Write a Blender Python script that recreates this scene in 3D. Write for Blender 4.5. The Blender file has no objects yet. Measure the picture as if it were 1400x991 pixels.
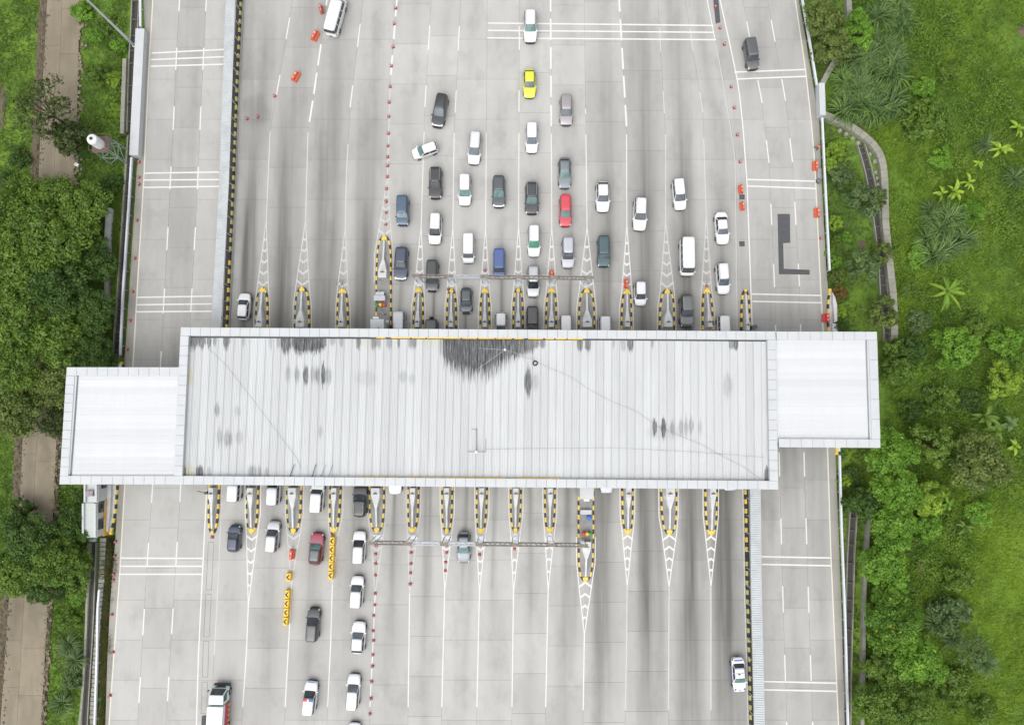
import bpy, math, random
import numpy as np
from math import radians, sin, cos, pi, sqrt, atan2
from mathutils import Vector, Matrix

scene = bpy.context.scene
COL = scene.collection
rnd = random.Random(11)

# ------------------------------------------------------------ camera
CAM_H, CAM_T, FPX = 96.0, radians(4.0), 960.0      # drone height, forward tilt, focal length in photo pixels
cam_d = bpy.data.cameras.new('camera')
cam_d.sensor_width = 36.0
cam_d.lens = 36.0 * FPX / 1400.0
cam_d.clip_end = 6000.0
cam = bpy.data.objects.new('camera', cam_d)
COL.objects.link(cam)
cam.location = (0, 0, CAM_H)
cam.rotation_euler = (CAM_T, 0, 0)
scene.camera = cam

# ------------------------------------------------------------ sky (overcast) and sun
world = bpy.data.worlds.new('World'); scene.world = world; world.use_nodes = True
wn = world.node_tree.nodes; wl = world.node_tree.links
wn.clear()
sky = wn.new('ShaderNodeTexSky'); sky.sky_type = 'NISHITA'; sky.sun_disc = False
SUN_EL, SUN_AZ = radians(62), radians(205)
sky.sun_elevation = SUN_EL; sky.sun_rotation = SUN_AZ
sky.air_density = 1.0; sky.dust_density = 3.0; sky.ozone_density = 1.0
hsv = wn.new('ShaderNodeHueSaturation'); hsv.inputs['Saturation'].default_value = 0.22
bg = wn.new('ShaderNodeBackground'); bg.inputs['Strength'].default_value = 0.15
wo = wn.new('ShaderNodeOutputWorld')
wl.new(sky.outputs[0], hsv.inputs['Color']); wl.new(hsv.outputs[0], bg.inputs['Color']); wl.new(bg.outputs[0], wo.inputs['Surface'])
sun_d = bpy.data.lights.new('sun', 'SUN'); sun_d.energy = 1.3; sun_d.angle = radians(100); sun_d.color = (1.0, 0.97, 0.93)
sun = bpy.data.objects.new('sun', sun_d); COL.objects.link(sun)
sd = Vector((sin(SUN_AZ) * cos(SUN_EL), cos(SUN_AZ) * cos(SUN_EL), sin(SUN_EL)))
sun.rotation_euler = sd.to_track_quat('Z', 'Y').to_euler()
scene.view_settings.view_transform = 'Standard'
scene.view_settings.look = 'None'
scene.view_settings.gamma = 1.0
scene.view_settings.exposure = 0.5
scene.cycles.max_bounces = 6
scene.cycles.diffuse_bounces = 3
scene.cycles.glossy_bounces = 3
scene.cycles.transparent_max_bounces = 4

# ------------------------------------------------------------ helpers
def P(px, py, z=0.0):
    """survey point of the photograph -> metres on the level z"""
    a = (px - 700.0) / FPX; b = -(py - 495.5) / FPX
    c, s = cos(CAM_T), sin(CAM_T)
    dx, dy, dz = a, b * c + s, b * s - c
    k = (CAM_H - z) / -dz
    return (dx * k, dy * k)

def P3(px, py, z=0.0):
    x, y = P(px, py, z)
    return (x, y, z)

def Pn(px, py, z=0.0):
    px = np.asarray(px, float); py = np.asarray(py, float)
    a = (px - 700.0) / FPX; b = -(py - 495.5) / FPX
    c, s = cos(CAM_T), sin(CAM_T)
    k = (CAM_H - z) / -(b * s - c)
    return a * k, (b * c + s) * k

def interp(poly, y):
    """x of a polyline [(x,y)...] (sorted in y) at y, extrapolated at the ends"""
    if y <= poly[0][1]: (x0, y0), (x1, y1) = poly[0], poly[1]
    elif y >= poly[-1][1]: (x0, y0), (x1, y1) = poly[-2], poly[-1]
    else:
        for (x0, y0), (x1, y1) in zip(poly, poly[1:]):
            if y0 <= y <= y1: break
    return x0 + (x1 - x0) * (y - y0) / (y1 - y0)

WL = {}
def thing(name, loc=(0, 0, 0), label=None, cat=None, group=None, rotz=0.0):
    o = bpy.data.objects.new(name, None); COL.objects.link(o)
    o.empty_display_size = 0.3
    o.location = loc; o.rotation_euler = (0, 0, rotz)
    WL[o.name] = Vector(loc)
    tag(o, label, cat, group)
    return o

def tag(o, label=None, cat=None, group=None, kind=None):
    if label: o['label'] = label
    if cat: o['category'] = cat
    if group: o['group'] = group
    if kind: o['kind'] = kind
    return o

class MB:
    """collects shapes and links them as ONE mesh object"""
    def __init__(s): s.v = []; s.f = []; s.m = []
    def add(s, vs, fs, m=0):
        b = len(s.v); s.v += [tuple(v) for v in vs]
        s.f += [tuple(i + b for i in f) for f in fs]; s.m += [m] * len(fs)
        return s
    def box(s, c, d, rot=0.0, m=0, top=1.0):
        hx, hy, hz = d[0] / 2, d[1] / 2, d[2] / 2
        cr, sr = cos(rot), sin(rot); vs = []
        for z, k in ((-hz, 1.0), (hz, top)):
            for x, y in ((-hx, -hy), (hx, -hy), (hx, hy), (-hx, hy)):
                x *= k; y *= k
                vs.append((c[0] + x * cr - y * sr, c[1] + x * sr + y * cr, c[2] + z))
        return s.add(vs, [(3, 2, 1, 0), (4, 5, 6, 7), (0, 1, 5, 4), (1, 2, 6, 5), (2, 3, 7, 6), (3, 0, 4, 7)], m)
    def prism(s, pts, z0, z1, m=0):
        n = len(pts)
        za = z0 if isinstance(z0, (list, tuple)) else [z0] * n
        zb = z1 if isinstance(z1, (list, tuple)) else [z1] * n
        area = sum(pts[i][0] * pts[(i + 1) % n][1] - pts[(i + 1) % n][0] * pts[i][1] for i in range(n))
        if area < 0: pts = pts[::-1]; za = za[::-1]; zb = zb[::-1]
        vs = [(p[0], p[1], z) for p, z in zip(pts, za)] + [(p[0], p[1], z) for p, z in zip(pts, zb)]
        fs = [tuple(range(n))[::-1], tuple(range(n, 2 * n))] + [(i, (i + 1) % n, n + (i + 1) % n, n + i) for i in range(n)]
        return s.add(vs, fs, m)
    def sheet(s, pts, m=0):
        n = len(pts)
        area = sum(pts[i][0] * pts[(i + 1) % n][1] - pts[(i + 1) % n][0] * pts[i][1] for i in range(n))
        if area < 0: pts = pts[::-1]
        return s.add(pts, [tuple(range(n))], m)
    def tube(s, a, b, r0, r1=None, n=8, m=0, caps=True):
        r1 = r0 if r1 is None else r1
        a = Vector(a); b = Vector(b); d = (b - a).normalized()
        u = d.orthogonal().normalized(); w = d.cross(u); vs = []
        for p, r in ((a, r0), (b, r1)):
            for i in range(n):
                t = 2 * pi * i / n
                vs.append(tuple(p + u * (r * cos(t)) + w * (r * sin(t))))
        fs = [(i, (i + 1) % n, n + (i + 1) % n, n + i) for i in range(n)]
        if caps: fs += [tuple(range(n))[::-1], tuple(range(n, 2 * n))]
        return s.add(vs, fs, m)
    def path(s, pts, r, n=5, m=0):
        for a, b in zip(pts, pts[1:]): s.tube(a, b, r, r, n, m)
        return s
    def lathe(s, prof, c=(0, 0, 0), n=14, m=0):
        vs = []
        for r, z in prof:
            for i in range(n):
                t = 2 * pi * i / n
                vs.append((c[0] + r * cos(t), c[1] + r * sin(t), c[2] + z))
        k = len(prof)
        fs = [(j * n + i, j * n + (i + 1) % n, (j + 1) * n + (i + 1) % n, (j + 1) * n + i) for j in range(k - 1) for i in range(n)]
        fs += [tuple(range(n))[::-1], tuple(range((k - 1) * n, k * n))]
        return s.add(vs, fs, m)
    def mesh(s, name, off=(0, 0, 0), smooth=False):
        me = bpy.data.meshes.new(name)
        v = [(a - off[0], b - off[1], c - off[2]) for a, b, c in s.v]
        me.from_pydata(v, [], s.f)
        if any(s.m): me.polygons.foreach_set('material_index', s.m)
        if smooth: me.polygons.foreach_set('use_smooth', [True] * len(s.f))
        me.update()
        return me
    def build(s, name, mat, parent=None, smooth=False, bevel=0.0):
        """vertices are in world metres; the object is parented to an un-rotated thing"""
        off = WL.get(parent.name, (0, 0, 0)) if parent else (0, 0, 0)
        me = s.mesh(name, off, smooth)
        for mm in (mat if isinstance(mat, (list, tuple)) else [mat]): me.materials.append(mm)
        o = link(name, me, parent)
        if bevel:
            b = o.modifiers.new('bevel', 'BEVEL'); b.width = bevel; b.segments = 2; b.limit_method = 'ANGLE'
        return o

def link(name, me, parent=None, loc=None, rotz=None):
    o = bpy.data.objects.new(name, me); COL.objects.link(o)
    if parent is not None:
        o.parent = parent
        WL[o.name] = WL.get(parent.name, Vector((0, 0, 0)))
    if loc is not None: o.location = loc
    if rotz is not None: o.rotation_euler = (0, 0, rotz)
    return o

def own_mat(o, *mats):
    """materials kept on the object so that alike meshes can share data"""
    for i, m in enumerate(mats):
        o.material_slots[i].link = 'OBJECT'; o.material_slots[i].material = m

# ------------------------------------------------------------ materials
MATS = {}
def nodes_of(name):
    m = bpy.data.materials.new(name); m.use_nodes = True
    nt = m.node_tree; nt.nodes.clear()
    out = nt.nodes.new('ShaderNodeOutputMaterial'); pb = nt.nodes.new('ShaderNodeBsdfPrincipled')
    nt.links.new(pb.outputs[0], out.inputs['Surface'])
    return m, nt, pb

def N(nt, typ, **kw):
    n = nt.nodes.new(typ)
    for k, v in kw.items():
        if k.startswith('i_'): n.inputs[k[2:].replace('_', ' ')].default_value = v
        else: setattr(n, k, v)
    return n

def mixc(nt, fac, a, b, blend='MIX'):
    n = nt.nodes.new('ShaderNodeMix'); n.data_type = 'RGBA'; n.blend_type = blend
    for sock, val in ((n.inputs[0], fac), (n.inputs[6], a), (n.inputs[7], b)):
        if isinstance(val, bpy.types.NodeSocket): nt.links.new(val, sock)
        elif isinstance(val, (int, float)): sock.default_value = val
        else: sock.default_value = (*val, 1.0)
    return n.outputs[2]

def math_(nt, op, a, b=None, clamp=False):
    n = nt.nodes.new('ShaderNodeMath'); n.operation = op; n.use_clamp = clamp
    for sock, val in ((n.inputs[0], a), (n.inputs[1], b)):
        if val is None: continue
        if isinstance(val, bpy.types.NodeSocket): nt.links.new(val, sock)
        else: sock.default_value = val
    return n.outputs[0]

def ramp(nt, fac, lo, hi, a=0.0, b=1.0):
    n = nt.nodes.new('ShaderNodeMapRange'); n.clamp = True
    n.inputs[1].default_value = lo; n.inputs[2].default_value = hi; n.inputs[3].default_value = a; n.inputs[4].default_value = b
    nt.links.new(fac, n.inputs[0])
    return n.outputs[0]

def noise(nt, scale, detail=4.0, stretch=None, rough=0.55):
    g = nt.nodes.new('ShaderNodeNewGeometry')
    src = g.outputs['Position']
    if stretch:
        mp = nt.nodes.new('ShaderNodeMapping'); mp.inputs['Scale'].default_value = stretch
        nt.links.new(src, mp.inputs['Vector']); src = mp.outputs[0]
    n = nt.nodes.new('ShaderNodeTexNoise'); n.inputs['Scale'].default_value = scale
    n.inputs['Detail'].default_value = detail; n.inputs['Roughness'].default_value = rough
    nt.links.new(src, n.inputs['Vector'])
    return n.outputs['Fac']

def bump(nt, pb, h, strength=0.3, dist=0.02):
    b = nt.nodes.new('ShaderNodeBump'); b.inputs['Strength'].default_value = strength; b.inputs['Distance'].default_value = dist
    nt.links.new(h, b.inputs['Height']); nt.links.new(b.outputs[0], pb.inputs['Normal'])

def plain(name, col, rough=0.6, metal=0.0, var=0.12, scale=3.0, dirt=None, coat=0.0, spec=0.5):
    """a painted / cast surface with faint cloudy grime"""
    if name in MATS: return MATS[name]
    m, nt, pb = nodes_of(name)
    n1 = noise(nt, scale, 5.0)
    dk = tuple(c * (1 - 2.2 * var) for c in col) if dirt is None else dirt
    nt.links.new(mixc(nt, ramp(nt, n1, 0.40, 0.78, 0.0, 0.85), col, dk), pb.inputs['Base Color'])
    pb.inputs['Roughness'].default_value = rough; pb.inputs['Metallic'].default_value = metal
    pb.inputs['Coat Weight'].default_value = coat; pb.inputs['Coat Roughness'].default_value = 0.06
    pb.inputs['Specular IOR Level'].default_value = spec
    MATS[name] = m
    return m

def concrete_mat(name, col, dark, wear_shade_dark, slab=0.055, streak=0.45):
    m, nt, pb = nodes_of(name)
    big = noise(nt, 0.09, 4.0); mid = noise(nt, 0.9, 6.0, (1.0, 0.35, 1.0)); fine = noise(nt, 9.0, 3.0)
    lines = noise(nt, 0.75, 4.0, (1.0, 0.035, 1.0))
    c = mixc(nt, ramp(nt, big, 0.35, 0.7, 0.0, 0.6), col, dark)
    c = mixc(nt, ramp(nt, mid, 0.45, 0.8, 0.0, 0.45), c, dark)
    c = mixc(nt, ramp(nt, fine, 0.62, 0.82, 0.0, 0.35), c, tuple(d * 0.7 for d in dark))
    blot = noise(nt, 0.32, 7.0, (1.0, 0.55, 1.0), 0.68); pits = noise(nt, 3.3, 2.0)
    c = mixc(nt, ramp(nt, blot, 0.50, 0.72, 0.0, 0.55), c, tuple(d * 0.80 for d in dark))
    c = mixc(nt, ramp(nt, pits, 0.74, 0.80, 0.0, 0.5), c, tuple(d * 0.55 for d in dark))
    oi = N(nt, 'ShaderNodeObjectInfo')
    tone = ramp(nt, oi.outputs['Random'], 0, 1, 1 - slab, 1 + slab)
    hs = N(nt, 'ShaderNodeHueSaturation'); nt.links.new(tone, hs.inputs['Value']); nt.links.new(c, hs.inputs['Color'])
    at = N(nt, 'ShaderNodeAttribute', attribute_name='wear_shade')
    w = math_(nt, 'MULTIPLY', at.outputs['Fac'], ramp(nt, lines, 0.25, 0.7, 1.0 - streak, 1.0 + streak * 0.5), True)
    nt.links.new(mixc(nt, w, hs.outputs[0], wear_shade_dark), pb.inputs['Base Color'])
    pb.inputs['Roughness'].default_value = 0.85
    bump(nt, pb, fine, 0.15, 0.01)
    MATS[name] = m
    return m

CONC = concrete_mat('road_concrete', (0.452, 0.447, 0.427), (0.362, 0.355, 0.332), (0.115, 0.111, 0.100))
CONC_DIRT = concrete_mat('shoulder_concrete', (0.345, 0.338, 0.30), (0.25, 0.243, 0.21), (0.12, 0.11, 0.10))
TRACK = concrete_mat('track_concrete', (0.275, 0.235, 0.170), (0.15, 0.122, 0.080), (0.10, 0.085, 0.06))
JOINT = plain('joint_filler', (0.19, 0.187, 0.175), 0.9)
def paint_mat(name, col, worn, amount=0.5):
    m, nt, pb = nodes_of(name)
    n1 = noise(nt, 6.0, 5.0); n2 = noise(nt, 0.5, 3.0)
    k = math_(nt, 'MULTIPLY', ramp(nt, n1, 0.42, 0.68), ramp(nt, n2, 0.35, 0.65, 0.25, 1.0))
    nt.links.new(mixc(nt, math_(nt, 'MULTIPLY', k, amount), col, worn), pb.inputs['Base Color'])
    pb.inputs['Roughness'].default_value = 0.7
    MATS[name] = m
    return m
LINE = paint_mat('road_paint', (0.66, 0.655, 0.635), (0.45, 0.445, 0.43), 0.6)
LINE_WORN = paint_mat('worn_road_paint', (0.52, 0.515, 0.50), (0.39, 0.385, 0.37), 1.0)
LINE_CREAM = paint_mat('cream_edge_paint', (0.62, 0.59, 0.50), (0.45, 0.43, 0.37), 0.6)
ASPHALT = plain('asphalt_patch', (0.085, 0.087, 0.092), 0.9, var=0.12, scale=2.0)
K_YEL = paint_mat('kerb_yellow', (0.76, 0.55, 0.09), (0.42, 0.32, 0.10), 0.75)
K_YEL_OLD = paint_mat('faded_kerb_yellow', (0.50, 0.46, 0.14), (0.28, 0.27, 0.16), 0.8)
K_BLK = paint_mat('kerb_black', (0.022, 0.022, 0.026), (0.12, 0.11, 0.10), 0.55)
CONC_W = plain('pale_cast_concrete', (0.57, 0.575, 0.57), 0.8, var=0.13, scale=1.2)
CONC_G = plain('grey_cast_concrete', (0.29, 0.288, 0.275), 0.85, var=0.16, scale=0.9)
CONC_OLD = plain('mossy_concrete', (0.27, 0.265, 0.22), 0.9, dirt=(0.165, 0.165, 0.125), scale=0.8)
STRUT = plain('stained_strut', (0.12, 0.115, 0.10), 0.9, dirt=(0.07, 0.07, 0.055))
REEDM = None
DRAIN = plain('drain_dark', (0.052, 0.05, 0.045), 0.7, dirt=(0.03, 0.035, 0.022), scale=1.5)
WHITE_P = plain('white_panel', (0.50, 0.515, 0.525), 0.45, var=0.05, scale=0.8)
WHITE_P2 = plain('bluish_white_panel', (0.485, 0.507, 0.522), 0.45, var=0.05, scale=0.8)
WHITE_P3 = plain('greenish_white_panel', (0.49, 0.51, 0.513), 0.45, var=0.05, scale=0.8)
SHEET_GREY = plain('corrugated_sheet', (0.47, 0.495, 0.505), 0.5, 0.0, var=0.10, scale=0.7)
GALV = plain('galvanised_steel', (0.52, 0.55, 0.58), 0.45, 0.4, var=0.10, scale=2.0)
RAIL = plain('painted_rail', (0.60, 0.63, 0.66), 0.4, 0.0, var=0.05)
STEEL_D = plain('dark_steel', (0.10, 0.11, 0.12), 0.6, 0.3)
RUST = plain('rusty_steel', (0.24, 0.21, 0.18), 0.8, 0.1, dirt=(0.12, 0.10, 0.085), scale=2.5)
BLACK = plain('black_plastic', (0.02, 0.02, 0.022), 0.5, var=0.05)
RUBBER = plain('tyre_rubber', (0.018, 0.018, 0.019), 0.85, var=0.05)
RIM = plain('wheel_rim', (0.42, 0.43, 0.45), 0.35, 0.8, var=0.05)
RED_PL = plain('red_plastic', (0.60, 0.045, 0.04), 0.5, var=0.12)
CONE_RED = plain('cone_red', (0.40, 0.07, 0.065), 0.55, var=0.14)
ORANGE_PL = plain('orange_plastic', (0.60, 0.11, 0.05), 0.5, var=0.10)
YEL_PL = plain('yellow_plastic', (0.80, 0.50, 0.02), 0.5, var=0.08)
OCHRE = plain('ochre_plastic', (0.62, 0.34, 0.04), 0.5, var=0.10)
GREEN_PL = plain('green_plastic', (0.03, 0.28, 0.06), 0.5)
BLUE_PL = plain('blue_plastic', (0.04, 0.13, 0.50), 0.45)
WHITE_PL = plain('white_plastic', (0.66, 0.66, 0.655), 0.45, var=0.05)
GREEN_WALL = plain('pale_green_wall', (0.47, 0.51, 0.48), 0.7, var=0.08)
PINK_VEST = plain('pink_vest', (0.75, 0.20, 0.16), 0.8)
SKIN = plain('skin', (0.32, 0.18, 0.11), 0.6)
CLOTH_D = plain('dark_cloth', (0.03, 0.035, 0.05), 0.9)
SOIL = plain('bare_soil', (0.135, 0.108, 0.072), 0.95, dirt=(0.07, 0.062, 0.036), scale=1.2)
BARK = plain('bark', (0.10, 0.075, 0.05), 0.9)

def glass_mat():
    m, nt, pb = nodes_of('tinted_glass')
    pb.inputs['Base Color'].default_value = (0.022, 0.028, 0.034, 1)
    pb.inputs['Roughness'].default_value = 0.07
    pb.inputs['Specular IOR Level'].default_value = 0.75
    n1 = noise(nt, 1.1, 2.0)
    nt.links.new(mixc(nt, ramp(nt, n1, 0.4, 0.7), (0.016, 0.020, 0.026), (0.045, 0.055, 0.062)), pb.inputs['Base Color'])
    return m
GLASS = glass_mat()
def glass_tone(name, col):
    m, nt, pb = nodes_of(name)
    n1 = noise(nt, 1.3, 2.0)
    nt.links.new(mixc(nt, ramp(nt, n1, 0.4, 0.7), col, tuple(c * 0.6 for c in col)), pb.inputs['Base Color'])
    pb.inputs['Roughness'].default_value = 0.08
    return m
GLASS_WIND_SKY = [glass_tone('windscreen_dark', (0.045, 0.052, 0.060)), glass_tone('windscreen_sky_grey', (0.085, 0.100, 0.115)), glass_tone('windscreen_sky_blue_grey', (0.12, 0.145, 0.165))]  # lighter base colours stand in for sky reflected in the windscreens
GLASS_GREEN = glass_tone('green_tinted_glass', (0.06, 0.24, 0.16))
GLASS_TEAL = glass_tone('teal_tinted_glass', (0.10, 0.19, 0.18))
GLASS_PALE = glass_tone('pale_tinted_glass', (0.28, 0.33, 0.36))
LAMP_W = plain('headlamp', (0.70, 0.72, 0.75), 0.12, var=0.03)
LAMP_R = plain('tail_lamp', (0.35, 0.012, 0.018), 0.2, var=0.05)
def car_paint(name, col, metal=0.0):
    return plain('car_' + name, col, 0.35, metal, var=0.04, scale=0.6, coat=0.8)

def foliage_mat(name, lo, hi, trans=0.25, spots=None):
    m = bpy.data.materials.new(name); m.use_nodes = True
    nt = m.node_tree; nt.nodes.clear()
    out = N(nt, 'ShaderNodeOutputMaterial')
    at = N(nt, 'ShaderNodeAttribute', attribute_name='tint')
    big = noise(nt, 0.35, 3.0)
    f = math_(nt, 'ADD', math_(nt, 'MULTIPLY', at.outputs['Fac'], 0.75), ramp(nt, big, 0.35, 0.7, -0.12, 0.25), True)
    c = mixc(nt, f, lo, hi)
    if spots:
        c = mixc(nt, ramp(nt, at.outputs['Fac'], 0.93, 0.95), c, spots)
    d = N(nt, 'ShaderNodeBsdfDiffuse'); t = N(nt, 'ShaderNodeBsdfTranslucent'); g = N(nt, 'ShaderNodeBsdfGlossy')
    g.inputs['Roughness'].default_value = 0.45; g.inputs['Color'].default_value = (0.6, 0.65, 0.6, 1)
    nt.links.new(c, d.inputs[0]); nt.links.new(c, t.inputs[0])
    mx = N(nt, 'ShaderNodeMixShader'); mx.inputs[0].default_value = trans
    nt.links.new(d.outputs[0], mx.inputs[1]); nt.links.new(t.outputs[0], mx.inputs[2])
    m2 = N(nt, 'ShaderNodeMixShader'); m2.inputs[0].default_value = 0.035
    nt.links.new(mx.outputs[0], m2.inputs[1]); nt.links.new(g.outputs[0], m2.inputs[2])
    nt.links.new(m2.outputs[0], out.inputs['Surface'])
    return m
F_DARK = foliage_mat('leaf_dark', (0.034, 0.078, 0.012), (0.105, 0.190, 0.028))
F_MID = foliage_mat('leaf_mid', (0.060, 0.122, 0.014), (0.195, 0.305, 0.040))
F_BRIGHT = foliage_mat('leaf_bright', (0.082, 0.195, 0.016), (0.250, 0.450, 0.045))
F_OLIVE = foliage_mat('leaf_olive', (0.066, 0.105, 0.022), (0.225, 0.290, 0.060))
F_GREY = foliage_mat('leaf_grey_green', (0.058, 0.110, 0.035), (0.200, 0.290, 0.095))
F_YEL = foliage_mat('leaf_yellow_green', (0.10, 0.20, 0.018), (0.40, 0.56, 0.05))
F_FLOWER = foliage_mat('leaf_with_yellow_blossom', (0.055, 0.14, 0.012), (0.20, 0.36, 0.035), spots=(0.60, 0.52, 0.02))
F_RUST = foliage_mat('leaf_rusty', (0.09, 0.07, 0.015), (0.32, 0.19, 0.04))
F_SPARSE = foliage_mat('leaf_sparse_dull', (0.032, 0.055, 0.012), (0.115, 0.150, 0.036))
F_REED = foliage_mat('reed_blades', (0.030, 0.075, 0.016), (0.26, 0.40, 0.10), .25)
F_WEED = foliage_mat('weed_leaves', (0.068, 0.145, 0.014), (0.24, 0.375, 0.035), .3)
# ============================================================ SETTING: ground, tracks, roads
def poly_pts(poly, y0, y1, step=25.0):
    n = max(2, int(abs(y1 - y0) / step) + 1)
    return [(interp(poly, y), y) for y in np.linspace(y0, y1, n)]

A0 = [(196, 0), (198, 40), (190, 217), (187, 230), (176, 407), (171, 480), (163, 600), (158, 735), (151, 816), (147, 890), (144, 991)]
A1 = [(209, 0), (203, 101), (197, 237), (192, 321), (187, 407), (183, 480), (170.6, 663), (163.6, 786), (156, 890), (149, 991)]
A2 = [(245, 8), (241, 80), (237.5, 162), (233, 245), (229, 327), (224, 412), (220, 490), (208, 675), (202, 758), (196.3, 850), (191, 942), (188, 991)]
A3 = [(281.6, 8), (278, 80), (274, 162), (270.5, 245), (266.3, 327), (261.7, 410), (246.5, 675), (241.4, 756), (235.7, 848), (230, 941), (227, 991)]
A4 = [(322, 0), (313, 250), (302, 447), (291, 580), (282, 690), (272, 890), (269, 991)]
C0 = [(334, 0), (325.5, 250), (314.6, 447), (304, 600), (300, 741), (293, 890), (288, 991)]
L = [None,
 [(396, 25), (382.8, 103), (369.4, 180), (364, 302), (359.3, 394), (344.5, 728), (339.5, 827), (337, 890), (331.8, 966)],
 [(447, 0), (438.8, 61), (429, 129), (421, 181), (417.8, 302), (413.5, 393), (401.5, 728), (395.8, 856), (390, 964)],
 [(492.5, 33), (478.6, 147), (473, 250), (472, 313), (468.5, 395), (456.5, 727), (452, 882), (448, 964)],
 [(542.7, 0), (533, 119), (529.6, 245), (526, 323), (515.5, 727), (513, 811), (506, 964)],
 [(587.6, 35), (580.8, 147), (575.8, 311), (573, 394), (564, 727), (560, 811), (558, 965)],
 [(628, 36), (621, 182), (619, 312), (617.4, 395), (611, 728), (608, 806), (604, 965)],
 [(666, 30), (664, 313), (663, 394.5), (657.5, 728), (655.5, 808), (652, 965)],
 [(710, 36), (709, 311), (708.5, 394), (704.7, 727), (702, 808), (700, 965)],
 [(752.7, 0), (754.4, 311), (754, 394.5), (751.4, 727), (749.4, 806), (746, 968)],
 [(800, 100), (802.6, 311), (802, 395), (800, 794), (797, 991)],
 [(846.5, 0), (856.6, 173), (857, 308), (857, 396), (858, 730), (856.6, 890), (855, 968)],
 [(900.5, 20), (910, 184), (910, 306), (912, 396), (915, 730), (914, 968)],
 [(940, 20), (961, 154), (965.6, 297), (966, 395), (972, 731), (972, 972)]]
C14 = [(968, 0), (988, 103), (1006, 214), (1009, 449), (1014, 560), (1017, 670), (1021, 890), (1025, 991)]
R0 = [(983, 0), (996, 58), (1008.5, 118.6), (1014.8, 176.6), (1020, 250), (1027.4, 452), (1030, 669), (1036, 991)]
R1 = [(1021, 30), (1042, 141), (1051.4, 223), (1059, 393), (1066, 651), (1071, 837), (1075.6, 988)]
R2 = [(1054.4, 28), (1074, 138), (1083.5, 222), (1093, 391), (1100, 651), (1106, 837), (1111, 988)]
R3 = [(1088, 0), (1102, 96), (1109.5, 164), (1114.5, 222), (1122, 381), (1126, 452), (1132, 614), (1136.7, 761), (1147, 991)]
R4 = [(1092, 0), (1101, 50), (1112, 118), (1120, 164), (1123, 240), (1130, 371), (1137, 452), (1142.5, 620), (1146, 716), (1151, 842), (1155, 991)]

# ---- terrain: one sheet to the horizon, gently uneven off the carriageway
def make_ground():
    m, nt, pb = nodes_of('grass_ground')
    n1 = noise(nt, 0.06, 4.0); n2 = noise(nt, 0.5, 6.0); n3 = noise(nt, 5.0, 4.0)
    c = mixc(nt, ramp(nt, n1, 0.40, 0.62), (0.085, 0.165, 0.016), (0.16, 0.27, 0.022))
    c = mixc(nt, ramp(nt, n2, 0.45, 0.72), c, (0.050, 0.105, 0.014))
    c = mixc(nt, ramp(nt, n3, 0.5, 0.75, 0, 0.7), c, (0.060, 0.080, 0.018))
    nt.links.new(c, pb.inputs['Base Color']); pb.inputs['Roughness'].default_value = 0.95
    bump(nt, pb, n3, 0.8, 0.12)
    xs = sorted(set([-3000, -1200, -500, -200] + list(np.linspace(-100, 100, 101)) + [200, 500, 1200, 3000]))
    ys = sorted(set([-3000, -1200, -500, -200] + list(np.linspace(-90, 100, 96)) + [200, 500, 1200, 3000]))
    rr = np.random.RandomState(5)
    ph = rr.rand(6, 3) * 6.28
    vs = []
    for y in ys:
        for x in xs:
            z = -0.45
            if abs(x) < 190 and abs(y) < 190:
                k = sum(sin(x * (0.11 + 0.09 * i) + ph[i][0]) * cos(y * (0.13 + 0.07 * i) + ph[i][1]) for i in range(4)) / 4
                z += 0.22 * k
                if -58 < x < 48: z = -0.62
            vs.append((x, y, z))
    nx = len(xs)
    fs = [(j * nx + i, j * nx + i + 1, (j + 1) * nx + i + 1, (j + 1) * nx + i) for j in range(len(ys) - 1) for i in range(nx - 1)]
    mb = MB(); mb.add(vs, fs)
    o = mb.build('ground', m, smooth=True); o['kind'] = 'structure'
    return o
ground = make_ground()

ROWS = [-250, -110, -55.4, -0.7] + [54 + 54.7 * k for k in range(0, 18)] + [1038, 1093, 1250]
JOG = [0, 0, 6.5, 0, -9, 3, 0, 11, 0, -5, 0, 8, -12]
def wear_plain(px, py, ci, u): return np.zeros_like(px)

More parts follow.
